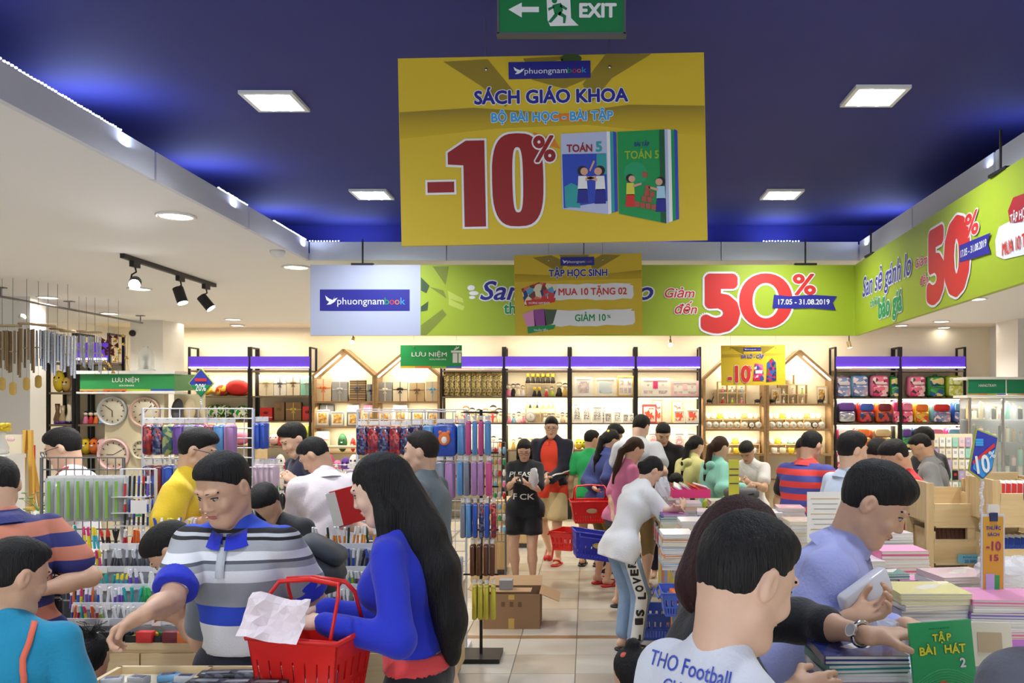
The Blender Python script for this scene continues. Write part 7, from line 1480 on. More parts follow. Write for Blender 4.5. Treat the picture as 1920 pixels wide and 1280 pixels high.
# man in yellow tee with glasses
P('yellow', 'man in yellow tee with black glasses looking at the pencil cases', 370, 803, 4.9, -78, lean=8, pitch=20, hyaw=4, skin='b', glasses=True, hs=1.02, top=dict(m=cloth(232,196,40), s=.58, hem=.04, t=.02, ns=.006), bot=dict(m=navy, f=.95), hands=(W(385, 975, 4.7), W(395, 1000, 4.7)), zlo=.2)
P('whiteback', 'person in white tee half hidden behind the man in yellow', 392, 880, 4.95, -80, lean=20, pitch=25, skin='c', top=dict(m=cloth(236,230,236), s=.58, hem=.04), bot=dict(m=navy, f=.95), zlo=.3)
# bending man at the pens
P('penbend', 'bending man in grey tee with dark backpack, face down over the pens', 326, 992, 3.52, 96, lean=62, pitch=52, skin='c', top=dict(m=cloth(120,128,138), s=.6, hem=.03), bot=dict(m=cloth(40,44,60), f=.95), hands=(W(330, 1150, 3.66), W(350, 1160, 3.6)), zlo=.2)
pb = PEOPLE['penbend']; S_ = pb['S']; bkp = MB(); c_ = (S_['ch']+S_['wa'])/2-pb['fr1']*.2; M_ = Matrix.Rotation(-rad(62), 4, 'X'); bkp.rbox((0, 0, 0), (.30, .15, .42), .10, mat('pack_dark', srgb(44, 50, 58), .6), axis=1, n=4); o = bkp.build('backpack', None); o.matrix_world = Matrix.Translation(pb['loc']) @ Matrix.Rotation(pb['th'], 4, 'Z') @ Matrix.Translation(c_) @ M_; tag(o, 'dark grey backpack on the bending man at the pens', 'backpack')
e = MB(); e.rbox((0, -.09, -.08), (.24, .05, .2), .06, MATS['pack_dark'], axis=1, n=3); e.build('pocket', o); e = MB(); e.tube([(-.06, -.07, .2), (0, -.1, .25), (.06, -.07, .2)], .008, black_metal); e.build('strap', o)
# little girl with bun
g = P('bungirl', 'little girl with a messy top bun seen from behind at the pen counter', 172, 1186, 3.15, 8, pitch=8, hs=1.22, fem=True, skin='c', hair='bun', hcol='black', feat=True, top=dict(m=cloth(200,120,120), s=.5, hem=.03), bot=dict(m=navy, f=.4, n='shorts'), res=.010)
e = MB();
for k_ in range(40): a = k_*2.4; e.tube([g['hp'](0, -.055, .12), g['hp'](.05*math.cos(a), -.055+.05*math.sin(a), .15+.02*math.sin(k_)), g['hp'](.085*math.cos(a+.3), -.055+.075*math.sin(a+.3), .155+.03*math.sin(k_*1.9))], .0012, MATS['hair_black'], 3)
e.build('loose_strands', g['root'])
# white/pink shirt man seen from behind
P('pinkshirt', 'man in pale short-sleeved shirt bending over the middle rack', 590, 824, 5.5, 40, lean=16, pitch=40, hyaw=45, skin='c', hair='crew', fat=1.08, top=dict(m=cloth(232,222,226), s=.78, hem=.05, t=.018, ns=.007, collar=cloth(232,222,226)), bot=dict(m=cloth(60,60,70), f=.95), hands=(W(570, 965, 5.7), W(600, 970, 5.9)), zlo=.2)
P('navytee', 'man in navy tee facing the middle rack', 551, 794, 6.4, 130, lean=5, pitch=30, skin='b', top=dict(m=navy, s=.6, hem=.04), bot=dict(m=navy, f=.95), hands=(W(560, 905, 6.2), None), zlo=.4)
P('lowhead', 'crouching person with black hair below the middle rack', 497, 914, 4.6, 170, lean=30, pitch=50, skin='c', top=dict(m=cloth(40,40,46), s=.6), bot=dict(m=navy, f=.95), zlo=.3, feat=False)
# walking man
P('walker', 'man in grey tee and denim shorts walking along the aisle', 790, 806, 4.95, 84, lean=2, pitch=4, hyaw=0, skin='b', hair='crew', hcol='soft', fat=1.12, top=dict(m=cloth(98,110,116), s=.56, hem=.07, t=.016, ns=.006), bot=dict(m=cloth(48,66,118), f=.42, w=.03, n='denim_shorts'), hands=(W(672, 988, 4.6), None), stance=(.10, -.10), shoes=cc('dark grey'))
# girl in black tee with phone
g = P('blacktee', 'girl with glasses in black tee and shorts reading her phone in the aisle', 983, 824, 8.75, 172, pitch=30, hyaw=8, fem=True, fat=1.08, skin='b', hair='bob', glasses=True, top=dict(m=cloth(20,26,36), s=.85, hem=.06, t=.02), bot=dict(m=cloth(20,22,30), f=.30, w=.02, n='shorts'), hands=(W(985, 905, 8.45), W(962, 903, 8.45)), stance=(.0, .02), shoes=cc('dark grey'))
drape(g['root'], 'PLEASE', g['top'], (0, .6, g['S']['ch'][2]+.03), (0, -1, 0), (0, 0, 1), .05, PW, .26); drape(g['root'], 'F CK', g['top'], (0, .6, g['S']['wa'][2]-.03), (0, -1, 0), (0, 0, 1), .06, PW, .22)
# man in red polo and navy jacket
o_ = P('redpolo', 'tall man in red polo, navy jacket and beige shorts at the end of the aisle', 1034, 781, 10.1, 165, pitch=12, hyaw=15, fat=1.1, skin='b', glasses=True, top=dict(m=cloth(238,74,48), s=.5, hem=.09, t=.014, collar=cloth(238,74,48)), over=dict(m=cloth(24,26,48), s=1.9, hem=.0, t=.032, w=1.1), bot=dict(m=cloth(206,184,140), f=.42, w=.03, n='shorts'), hands=(W(1030, 900, 9.8), W(1022, 892, 9.85)), stance=(.03, (-.12, .03)), shoes=cc('red'))
strap_on(o_, [tuple(o_['arms'][0]['sh']+np.array((-.06, 0, .04))), tuple(o_['arms'][0]['el']+np.array((-.06, 0, 0))), tuple(o_['arms'][0]['wr']+np.array((-.03, 0, .03)))], .018, cc('white'), 'sleeve_stripe', 'over')
strap_on(o_, [tuple(o_['arms'][0]['sh']+np.array((-.06, -.03, .04))), tuple(o_['arms'][0]['el']+np.array((-.06, -.03, 0))), tuple(o_['arms'][0]['wr']+np.array((-.03, -.03, .03)))], .016, cc('red'), 'sleeve_stripe', 'over')
# line of shoppers along the book counter
P('greenman', 'man in green tee seen from behind beyond the blue-jacketed woman', 1109, 806, 10.0, -10, lean=5, pitch=15, hyaw=-40, skin='c', top=dict(m=cloth(40,178,100), s=.6, hem=.03), bot=dict(m=cloth(170,160,140), f=.42, n='shorts'), shoes=cc('black'))
P('bluejacket', 'woman with black ponytail in blue denim jacket carrying the red basket', 1146, 806, 8.95, -58, lean=9, pitch=28, fem=True, skin='b', hair='pony', fat=1.05, top=dict(n='jacket', m=cloth(52,66,130), s=1.7, hem=.05, t=.022, ns=.007, collar=cloth(52,66,130)), bot=dict(m=cloth(120,110,50), f=.70, n='trousers'), hands=(W(1115, 915, 8.7), W(1160, 900, 8.8)), shoes=cc('red'))
e = MB(); b_ = PEOPLE['bluejacket']; e.ball(b_['hp'](.02, -.085, .055), (.022, .02, .03), cc('yellow'), 8); e.build('hair_clip', b_['root'])
P('darkback', 'dark-haired man half hidden behind the blue-jacketed woman', 1152, 796, 9.6, -120, lean=8, pitch=35, skin='c', top=dict(m=cloth(60,60,70), s=.6), bot=dict(m=navy, f=.95), shoes=cc('black'))
P('tallwhite', 'tall man in pale grey tee with back turned', 1202, 779, 8.7, -22, lean=10, pitch=30, hyaw=-10, skin='a', fat=1.08, top=dict(m=cloth(196,202,212), s=.6, hem=.04, t=.018), bot=dict(m=cloth(150,130,90), f=.7), hands=(None, W(1232, 900, 8.6)), shoes=cc('khaki'))
P('cardigan', 'young man in black cardigan over white tee looking down', 1243, 794, 9.2, 165, lean=10, pitch=35, hyaw=20, skin='b', top=dict(m=cloth(232,232,232), s=.5, hem=.04), over=dict(m=cloth(22,22,26), s=1.8, hem=.03, t=.03, w=.8), bot=dict(m=navy, f=.95))
P('pinktee', 'woman with brown plaited hair in pink tee at the book counter', 1190, 822, 7.9, -66, lean=12, pitch=34, fem=True, skin='b', hair='wavy', hcol='brown', top=dict(m=cloth(222,124,168), s=.9, hem=.03), bot=dict(m=cloth(34,32,40), f=.45, n='skirt_shorts'), hands=(W(1150, 965, 7.7), W(1228, 925, 7.8)), shoes=cc('black'))
g = P('lovejeans', 'girl in white tee and lettered jeans leaning over the book counter', 1222, 860, 6.55, -62, lean=24, pitch=42, hyaw=-5, fem=True, skin='b', hair='low', hcol='black', top=dict(m=cloth(236,236,238), s=.75, hem=.075, t=.02, ns=.006), bot=dict(m=mat('denim_pale', srgb(136, 160, 190), .8, bump=.3, bscale=120, var=.12), f=.90, w=.024, n='jeans'), hands=(W(1262, 955, 6.3), W(1278, 950, 6.6)), elbow=((-.6, -.3, -1), (.6, -.3, -1)), shoes=cc('black'))
lg_ = g['legs'][1]; c__, s__ = math.cos(g['th']), math.sin(g['th'])
kn = Vector(lg_[1]); hp_ = Vector(lg_[0]); an = Vector(lg_[2]);
tow = Vector((c__*(0-g['loc'].x)+s__*(0-g['loc'].y), -s__*(0-g['loc'].x)+c__*(0-g['loc'].y), 0)).normalized()   # towards the aisle viewer, root-local
side = Vector((0, 0, 1)).cross(tow).normalized()
def on_leg(t_): a, b, f = (hp_, kn, t_*2) if t_ < .5 else (kn, an, t_*2-1); return a.lerp(b, f)+side*.006
from mathutils.bvhtree import BVHTree
me_ = g['bot'].data; bv_ = BVHTree.FromPolygons([v.co.copy() for v in me_.vertices], [tuple(p.vertices) for p in me_.polygons]); v_ = []
for i in range(31):
 for sd_ in (-.044, -.022, 0, .022, .044):
  o__ = on_leg(.12+.80*i/30)+side*sd_+tow*.3; h = bv_.ray_cast(o__, -tow); v_.append((h[0] if h[0] is not None and (h[0]-o__).length < .34 else o__-tow*.25)+tow*.004)
e = MB(); e.add(v_, [(5*i+j, 5*i+j+1, 5*i+j+6, 5*i+j+5) for i in range(30) for j in range(4)], cc('white', .7), True); e.build('side_strip', g['root'])
for i, ch in enumerate('L IS LOVER'):
 if ch != ' ': drape(g['root'], ch, g['bot'], tuple(on_leg(.90-.083*i)+tow*.3), tuple(-tow), tuple(-side), .058, PBlk, .050, bold=.14, lift=.008)
P('crouchhead', 'child with black hair between the white tee girl and the yellow hoodie', 1268, 888, 8.25, 150, pitch=30, skin='c', hs=1.15, top=dict(m=cloth(60,60,70), s=.6), bot=dict(m=navy, f=.95), feat=False)
P('yellowhood', 'woman with black ponytail in pale yellow hoodie', 1305, 817, 8.9, -52, lean=12, pitch=25, fem=True, skin='b', hair='pony', top=dict(n='hoodie', m=cloth(226,222,150), s=1.8, hem=.03, t=.022, ns=.007), bot=dict(m=navy, f=.95))
P('minthood', 'woman with brown ponytail in mint hoodie', 1351, 818, 8.4, -62, lean=10, pitch=20, fem=True, skin='b', hair='pony', hcol='brown', top=dict(n='hoodie', m=cloth(150,222,206), s=1.8, hem=.03, t=.022, ns=.007), bot=dict(m=navy, f=.95), hands=(W(1385, 930, 7.9), W(1400, 915, 8.0)))
for k_ in ('yellowhood', 'minthood'):
 b_ = PEOPLE[k_]; S_ = b_['S']; m_ = sdf_mesh('hood', [Cap(S_['nb']-b_['fr2']*.085-S_['s2']*.035-np.array((.04, 0, 0)), S_['nb']-b_['fr2']*.085-S_['s2']*.035+np.array((.04, 0, 0)), .032, k=.03), Cap(S_['nb']-b_['fr2']*.10-S_['s2']*.11, S_['nb']-b_['fr2']*.09-S_['s2']*.05, .025, .036, .03)], .012, t=.01, noise=fold_noise(.004), mats=[b_['top'].data.materials[0]]); link('hood', m_, b_['root'])
P('whiteboy', 'boy in white tee looking down at black bags', 1400, 830, 8.7, 150, lean=12, pitch=48, skin='c', top=dict(m=cloth(232,230,230), s=.6), bot=dict(m=navy, f=.95), hands=(W(1405, 905, 8.4), W(1390, 905, 8.4)))
P('redblue', 'man in red and blue striped polo leaning at the far counter', 1521, 808, 6.7, -48, lean=14, pitch=22, skin='c', hair='crew', fat=1.14, top=dict(n='polo_shirt', m=rep_mat('redblue_stripes', 2, .092, [(72,74,150),(222,62,56)]), s=.68, hem=.05, t=.018, collar=cloth(216,60,60)), bot=dict(m=navy, f=.95), hands=(W(1575, 900, 6.5), W(1585, 890, 6.7)))
P('behindstripe', 'black-haired person hidden behind the red and blue polo', 1508, 820, 7.6, 180, pitch=20, skin='c', top=dict(m=cloth(40,40,50), s=.6), bot=dict(m=navy, f=.95), feat=False)
P('paleblue', 'young man in pale blue shirt passing behind the lavender shirt', 1598, 808, 5.6, -75, lean=6, pitch=8, skin='b', hs=1.02, top=dict(m=cloth(206,218,236), s=.6, hem=.03, collar=cloth(206,218,236)), bot=dict(m=cloth(30,30,40), f=.95), zlo=.3)
P('midhead', 'dark-haired person between the pale blue shirt and the red tee boy', 1646, 822, 6.9, -70, lean=10, pitch=20, skin='c', top=dict(m=cloth(40,40,50), s=.6), bot=dict(m=navy, f=.95), feat=False)
P('redboy', 'boy in red tee bending at the wooden racks', 1678, 827, 6.0, -95+180, lean=14, pitch=35, hyaw=0, skin='c', top=dict(m=cloth(210,36,44), s=.62, hem=.06), bot=dict(m=cloth(30,30,36), f=.42, n='shorts'), shoes=cc('black'))
P('greyshirt', 'man in grey long-sleeved shirt looking down by the card wall', 1727, 815, 7.6, 62, lean=10, pitch=34, skin='c', hair='crew', top=dict(m=cloth(132,132,134), s=1.7, hem=.05, t=.02, ns=.008, collar=cloth(132,132,134)), bot=dict(m=navy, f=.95), hands=(W(1712, 905, 7.4), W(1705, 905, 7.7)))
P('backhead', 'black-haired person behind the man in grey shirt', 1734, 800, 8.4, 30, pitch=20, skin='c', top=dict(m=cloth(50,50,54), s=.6), bot=dict(m=navy, f=.95), feat=False)
# man in lavender shirt leaning over the books
lav = cloth(166,172,226)
m = P('lavender', 'smiling man in lavender shirt leaning over the book stacks', 1640, 872, 2.66, -112, lean=24, pitch=34, hyaw=0, skin='c', hair='fringe', hs=1.04, res=.009, headfine=.0038, top=dict(m=lav, s=1.7, hem=.05, t=.022, ns=.008, collar=lav), bot=dict(m=cloth(30,32,44), f=.95), hands=(W(1700, 1172, 2.62), W(1592, 1160, 2.36)), elbow=((-.6, -.3, -1), (.5, -.4, -1)), fine=(1, 0), curl=(.35, .7), fdirs=((.5, -.5, -.1), (.6, -.2, .25)), palms=((0, 0, -1), (-.1, -.4, .9)))
# teenage boy in white football tee
m = P('footboy', 'boy in white lettered football tee standing close to the camera', 1398, 965, 1.60, -66, lean=6, pitch=26, hyaw=6, skin='b', hair='crew', hcol='black', hs=1.05, res=.008, headfine=.0036, top=dict(m=cloth(226,230,240), s=.66, hem=.03, t=.012, ns=.004), bot=dict(m=navy, f=.4, n='shorts'), zlo=.6)
b_ = m; vd = -Vector((c_ if False else 0, 0, 0)); loc_ = b_['loc']; th_ = b_['th']
def to_local_dir(info, d): c_, s_ = math.cos(info['th']), math.sin(info['th']); return Vector((c_*d[0]+s_*d[1], -s_*d[0]+c_*d[1], d[2]))
def to_local(info, w_): return Vector(info['L'](w_))
for txt, px, py, h_, wd in (('THO Football', 1290, 1250, .030, .15), ('CLUB', 1272, 1290, .026, .06)):
 tgt = W(px, py, 1.6); src = Vector((0, 0, EYE)); dr = (tgt-src).normalized(); o = drape(b_['root'], txt, b_['top'], to_local(b_, tgt-dr*.6), to_local_dir(b_, dr), to_local_dir(b_, (0.25, 0, 1)), h_, cmat(40, 70, 190), wd, bold=.02)
# woman behind him with watch, arm reaching to the green book
m = P('watchwoman', 'woman with short wine-red hair in a dark sleeved top reaching for the green book', 1392, 934, 2.06, -84, lean=10, pitch=22, fem=True, skin='c', hair='bob', hcol='wine', res=.009, top=dict(m=cloth(22,22,28), s=1.35, hem=.03, t=.014), bot=dict(m=navy, f=.95), hands=(W(1632, 1192, 2.02), W(1480, 1300, 1.9)), elbow=((-1, -.1, -.1), (.2, -.6, -1)), fine=(1, 0), curl=(.4, .40), fdirs=((1, 0, .1), (1, .1, .15)), palms=((0, 0, -1), (-.1, .8, -.5)), zlo=.5, feat=False)
# child with hair ties, grey shoulder
g = P('tiechild', 'small child with black hair held by coral ties at the bottom of the aisle', 1184, 1212, 2.85, 20, pitch=16, hs=1.24, fem=True, skin='c', hair='bun', hcol='black', feat=False, top=dict(m=cloth(40,40,46), s=.5), bot=dict(m=navy, f=.9), res=.010)
e = MB(); M_ = Matrix.Identity(4); [e.ball(g['hp'](a, b, c), (.014, .010, .010), cloth(232,110,90), 8) for a, b, c in ((0, -.05, .105), (-.05, -.06, .085), (.06, -.05, .06))]; e.build('hair_tie', g['root'])
P('greyshoulder', 'person in grey tee whose shoulder fills the corner of the picture', 2036, 872, 1.45, 20, lean=2, pitch=10, skin='c', top=dict(m=cloth(96,98,108), s=.66, hem=.03, t=.014), bot=dict(m=navy, f=.4, n='shorts'), zlo=.7, feat=False, res=.012, headfine=.012)
# ================================================================ BOOK COUNTERS, BASKETS, RIGHT-HAND RACKS
def counter(name, lab, x0, x1, D0, D1, z, side, top_m, skirt=True):
 t = thing(name, lab, 'counter', ((x0+x1)/2, (D0+D1)/2, 0), group='book counters'); w, d = x1-x0, D1-D0
 e = MB(); e.box((0, 0, z-.02), (w, d, .04), top_m); e.build('worktop', t); e = MB(); e.box((0, 0, (z-.04)/2+.04), (w-.04, d-.04, z-.12), side); e.build('body', t); e = MB(); e.box((0, 0, .03), (w-.1, d-.1, .06), cc('dark grey')); e.build('plinth', t); return t
poster_m = print_mat('counter_poster', [(214,190,60),(226,206,90),(150,150,190),(206,120,60),(90,90,110),(230,220,180)], 3.2, .5)
T1 = counter('book_counter', 'long book counter with a yellow printed side along the aisle', .64, 1.44, 4.95, 7.9, .86, poster_m, wood_l)
e = MB(); e.box((-.40, 0, .835), (.006, 2.94, .035), cc('khaki')); e.build('edge_rail', T1)
T1b = counter('book_counter', 'short counter under the pink and white notebook stacks', 1.15, 2.5, 4.0, 4.8, .86, wood_l, wood_l)
T2 = counter('book_counter', 'wide front counter covered with bright book stacks', 1.02, 3.3, 1.85, 3.5, .92, wood_l, wood_l)
BKC = {'white': (232,232,236), 'pale yellow': (236,226,150), 'pale pink': (236,200,206), 'pink': (222,96,150), 'pale blue': (176,200,226), 'mint': (170,220,196), 'green': (60,160,96), 'teal': (50,140,140), 'violet': (110,90,180), 'orange': (230,140,70), 'cream': (238,228,200), 'navy': (50,60,120), 'red': (206,60,60), 'lime': (180,204,80), 'grey': (170,172,180), 'maroon': (120,50,60)}
page_m = mat('book_pages', srgb(232, 230, 222), .7)
BPR = {k: print_mat('cover_'+k.replace(' ', '_'), [v, v, tuple(min(255, int(c*.8+40)) for c in v), (240, 236, 226), v], 14, .25, coat=.3) for k, v in BKC.items()}
def book(c_, w, d, h, printed=True):
 def f():
  t = thing('book', '', 'book'); m_ = BPR[c_]; p = cmat(*BKC[c_], .3); e = MB(); e.box((0, 0, h-.0006), (w, d, .0012), m_); e.box((0, 0, .0006), (w, d, .0012), p); e.box((-w/2+.0008, 0, h/2), (.0016, d, h), p); e.box((0, -d/2+.0006, h/2), (w, .001, h*.22), p); e.build('cover', t)
  e = MB(); e.box((.001, 0, h/2), (w-.005, d-.004, h-.0024), page_m); e.build('pages', t); return t
 return f
def stack(px, py_base_or_z, D, n, cols, h, w, d, lab, rz=0, jit=.06, grp=None, z=None, seq=True):
 zz = z if z is not None else EYE-(py_base_or_z-760)/F*D; x = (px-VX)/F*D
 ordn = 'lowest second third fourth fifth sixth seventh eighth ninth tenth eleventh twelfth thirteenth fourteenth fifteenth sixteenth seventeenth'.split()
 for i in range(n):
  c_ = cols[i%len(cols)]; where = 'topmost' if i == n-1 else 'lowest' if i == 0 else ordn[i]+'-lowest'
  use(('book', c_, w, d, h), book(c_, w, d, h), (x+R.uniform(-.006, .006), D+R.uniform(-.006, .006), zz+i*(h+.0006)), rz+R.uniform(-jit, jit), '%s %s book %s' % (where, c_, lab.replace(' stack', ' stack')), 'book', grp or 'books '+lab)
 return zz+n*(h+.0006)
# stacks on the front counter (surface z = .92)
Z2 = .921
stack(1603, 0, 2.10, 17, ['mint', 'violet', 'white', 'teal', 'navy', 'mint'], .0205, .20, .17, 'in the striped stack beside the watch arm', .03, .04, z=Z2)
stack(1735, 0, 2.92, 12, ['white', 'pale blue', 'white', 'grey'], .022, .24, .20, 'in the pale stack with a yellow cover behind the green book', .0, .05, z=Z2); stack(1735, 0, 2.92, 3, ['cream', 'pale yellow', 'pale yellow'], .018, .24, .20, 'on the pale stack, yellow topped', .05, .08, z=Z2+12*.0226)
stack(1790, 0, 3.25, 14, ['white', 'pale pink', 'white', 'pale yellow'], .022, .22, .19, 'in the stack behind the yellow topped one', .1, .06, z=Z2)
stack(1870, 0, 2.9, 15, ['white', 'white', 'violet', 'white', 'pink'], .020, .24, .20, 'in the bright stack under the hanging column sign', -.05, .05, z=Z2); stack(1900, 0, 2.35, 15, ['white', 'pale pink', 'white', 'lime', 'violet'], .018, .24, .19, 'in the bright stack nearest the grey shoulder', .05, .05, z=Z2)
stack(1915, 0, 3.3, 16, ['white', 'white', 'cream'], .021, .24, .2, 'in the brightest white stack at the picture edge', .02, .04, z=Z2); stack(1720, 0, 2.4, 9, ['pale blue', 'white', 'orange', 'white'], .024, .2, .16, 'in the low stack under the green book', -.06, .06, z=Z2)
stack(1660, 0, 3.4, 14, ['red', 'teal', 'pale yellow', 'maroon', 'pale blue', 'orange'], .020, .15, .12, 'in the small colourful stack by the lavender chest', .1, .08, z=Z2); stack(1705, 0, 3.38, 13, ['pink', 'teal', 'cream', 'red', 'lime', 'white'], .020, .11, .12, 'in the second small colourful stack', -.05, .08, z=Z2); stack(1618, 0, 3.42, 12, ['teal', 'maroon', 'white'], .020, .1, .12, 'in the third small colourful stack, half hidden', .2, .08, z=Z2)
stack(1640, 0, 2.75, 8, ['white', 'grey'], .02, .2, .16, 'in the pale low stack under the plastic bag', .1, .06, z=Z2)
# books lying in front, held book and standing cards
gb = thing('songbook', 'green songbook with yellow title held up above the front counter', 'book', W(1762, 1165, 1.98), group=None, rot=(rad(-6), rad(-3), rad(4))); gw, gh = .148, .205; gcov = mat('songbook_green', srgb(60, 176, 106), .35)
e = MB(); e.box((0, 0, -gh/2), (gw, .0014, gh), gcov); e.box((0, .008, -gh/2), (gw, .0014, gh), gcov); e.box((-gw/2, .004, -gh/2), (.0015, .009, gh), gcov); e.build('cover', gb); e = MB(); e.box((.001, .004, -gh/2), (gw-.004, .006, gh-.004), page_m); e.build('pages', gb)
yel = mat('title_yellow', srgb(240, 236, 70), .4); dkg = mat('title_shadow', srgb(20, 90, 50), .4)
for ch, x_, s_ in zip('TẬP', (-.016, -.001, .016), (1, 1, 1)): text(gb, ch, (x_, -.0022, -.043), .0165, yel, bold=.08, out=dkg, outb=.07, lift=.0008)
for ch, x_, z_ in zip('BÀI HÁT', (-.050, -.034, -.020, 0, .012, .030, .046), (-.073, -.071, -.073, 0, -.071, -.073, -.071)):
 if ch != ' ': text(gb, ch, (x_, -.0022, z_), .019, yel, bold=.08, out=dkg, outb=.07, lift=.0008)
text(gb, '2', (.044, -.0022, -.105), .021, PW, bold=.08, out=dkg, outb=.07, lift=.0008); text(gb, 'BỘ GIÁO DỤC VÀ ĐÀO TẠO', (-.004, -.0022, -.016), .0032, dkg, bold=.0, width=.05)
e = MB(); lgn = mat('songbook_light', srgb(110, 206, 140), .35)
for k in range(6): e.tube([(-.07+.0+t_*.02, -.0016, -.135-.006*k+.028*math.sin(t_*.45)) for t_ in range(8)], .0007, lgn, 4)
e.build('stave_lines', gb); e = MB()
for (a, b, c_, r1, r2) in ((-.006, -.14, (206,110,60), .010, .008), (-.018, -.165, (206,110,60), .008, .007), (.0, -.172, (240,226,80), .022, .014), (.02, -.185, (120,96,170), .022, .016)): e.ball((a, -.0018, b), (r1, .0008, r2), cmat(*c_, .5), 12)
e.build('printed_figures', gb)
e = MB(); e.box((0, 0, -.055), (.11, .012, .11), cc('cream')); e.box((0, -.007, -.05), (.06, .001, .05), cc('tan')); o = e.build('notebook', None, W(1852, 1166, 2.2), (rad(-10), 0, rad(-6))); tag(o, 'cream notebook with a brown stamp standing behind the green songbook', 'book')
o.location.z = W(0, 1166, 2.2).z
plast = mat('plastic_wrap', (.9, .9, .94), .12, alpha=.38); plast2 = mat('plastic_wrap_white', srgb(226, 226, 234), .15, alpha=.85)
def crumple(name, lab, loc, r, mt_, seed=1, amp=.35, rot=(0,0,0), cat='bag', inner=None):
 rr = random.Random(seed); n, m_ = 18, 10; v = [];
 for i in range(m_+1):
  for k in range(n):
   t_ = math.pi*i/m_; p = 2*math.pi*k/n; q = 1+amp*(rr.random()-.5)*min(1, i, m_-i); v.append((r[0]*math.sin(t_)*math.cos(p)*q, r[1]*math.sin(t_)*math.sin(p)*q, r[2]*math.cos(t_)*q))
 e = MB(); e.add(v, [(i*n+k, (i+1)*n+k, (i+1)*n+(k+1)%n, i*n+(k+1)%n) for i in range(m_) for k in range(n)], mt_, False); o = e.build(name, None, loc, rot); tag(o, lab, cat); return o
crumple('plastic_bag', 'clear crumpled plastic bag on the front counter by the lavender man’s hand', (W(1655, 0, 2.55).x, 2.62, 1.14), (.10, .09, .075), plast, 3); crumple('plastic_bag', 'clear plastic bag lying behind the column sign', (W(1800, 0, 3.0).x+.25, 3.1, 1.27), (.14, .09, .05), plast, 5)
pk = thing('notebook_pack', 'white plastic-wrapped notebook pack held by the man in lavender', 'packet', W(1622, 1112, 2.42), rot=(rad(10), rad(-28), rad(20))); e = MB(); e.rbox((0, 0, 0), (.17, .035, .085), .012, plast2, n=2, axis=1); e.build('wrap', pk); e = MB(); e.box((0, 0, 0), (.15, .026, .07), page_m); e.build('notebooks', pk)
# hanging column sign and its shield, on one clear pole
shield_sign(1842, 852, 3.05, 56, 92, .921, 'tall blue pentagon shield with 10% above the front counter', 10)
cs = thing('column_sign', 'tall narrow orange discount sign clipped below the blue pentagon shield', 'sign', W(1861, 1047, 2.98)); k = 2.98/F; cw_, ch_ = 44*k, 166*k
e = MB(); e.box((0, 0, 0), (cw_, .006, ch_), cmat(206, 206, 214)); e.build('board', cs); e = MB(); e.box((0, -.0045, 0), (cw_-6*k, .002, ch_-8*k), cmat(208, 150, 46)); e.build('print', cs)
text(cs, 'THƯỚC', (0, -.008, ch_*.33), 7*k, PN, width=28*k, bold=.05); text(cs, 'SÁCH', (0, -.008, ch_*.26), 6*k, PN, width=22*k, bold=.05); text(cs, '-10', (0, -.008, ch_*.10), 17*k, cmat(160,40,90), width=28*k, bold=.06); text(cs, '15', (0, -.008, -.02*ch_), 12*k, cmat(160,40,90), width=16*k, bold=.06)
e = MB(); e.box((-.012, -.007, -.28*ch_), (.03, .002, .07), cc('lilac')); e.box((.012, -.007, -.28*ch_), (.018, .002, .06), cc('green')); e.build('print', cs); e = MB(); e.box((0, -.006, ch_/2-.008), (.026, .012, .03), cc('navy')); e.box((0, -.004, ch_/2+.02), (.04, .012, .03), clear_m); e.build('clip', cs)
e = MB(); e.box((0, .012, -ch_/2+.0), (.05, .02, .01), clear_m); e.build('foot', cs)
# pink and white notebook stacks on the short counter
stack(1685, 0, 4.35, 7, ['white', 'pink', 'white', 'pale pink', 'pink'], .040, .24, .2, 'in the pink and white notebook stack, thick packs', .05, .04, z=.861); stack(1612, 0, 4.3, 6, ['pale pink', 'white', 'maroon', 'white'], .040, .2, .2, 'in the pale notebook stack beside the pink one', -.03, .04, z=.861); stack(1668, 0, 4.62, 9, ['white', 'grey'], .036, .2, .16, 'in the tall white pack pile behind the pink stack', .1, .04, z=.861); stack(1740, 0, 4.4, 2, ['mint', 'green'], .03, .18, .2, 'at the far end of the short counter', 0, .04, z=.861)
# books on the long counter
Z1 = .861
LS = [(1268, 5.35, 9, ['white', 'pale blue', 'cream', 'orange'], .024, 'by the blue side basket'), (1300, 5.75, 10, ['cream', 'white', 'green', 'pale pink'], .024, 'below the watch woman’s hair'), (1262, 6.3, 9, ['pale yellow', 'white', 'teal', 'violet', 'white'], .024, 'under the leaning girl’s hands'), (1290, 6.75, 11, ['white', 'pale blue', 'grey', 'pale pink', 'orange'], .022, 'beyond the leaning girl’s hands'), (1330, 6.4, 10, ['violet', 'white', 'pale yellow', 'white'], .022, 'in the middle row of long counter'), (1350, 7.1, 10, ['white', 'cream', 'red', 'white'], .022, 'under the lime standing sign'), (1270, 7.4, 11, ['white', 'pink', 'pale blue'], .022, 'by the pink tray'),
 (1405, 5.6, 9, ['white', 'green', 'white', 'red'], .026, 'in the near row left of info sheet'), (1450, 5.3, 9, ['pale yellow', 'white', 'pale blue', 'orange'], .024, 'in the near row with yellow covers'), (1500, 5.55, 12, ['white', 'white', 'cream'], .022, 'in the white row next to the info sheet'), (1440, 6.2, 10, ['white', 'mint', 'grey'], .024, 'in the second row of white books'), (1480, 6.25, 12, ['white', 'pale pink'], .022, 'before the red and blue polo'), (1375, 6.0, 10, ['pale blue', 'red', 'white', 'lime'], .024, 'behind the dark red hair')]
for px, D, n, cols_, h_, lb in LS: stack(px, 0, D, n, cols_, h_, .19, .25, 'in the stack '+lb, R.uniform(-.1, .1), .07, z=Z1)
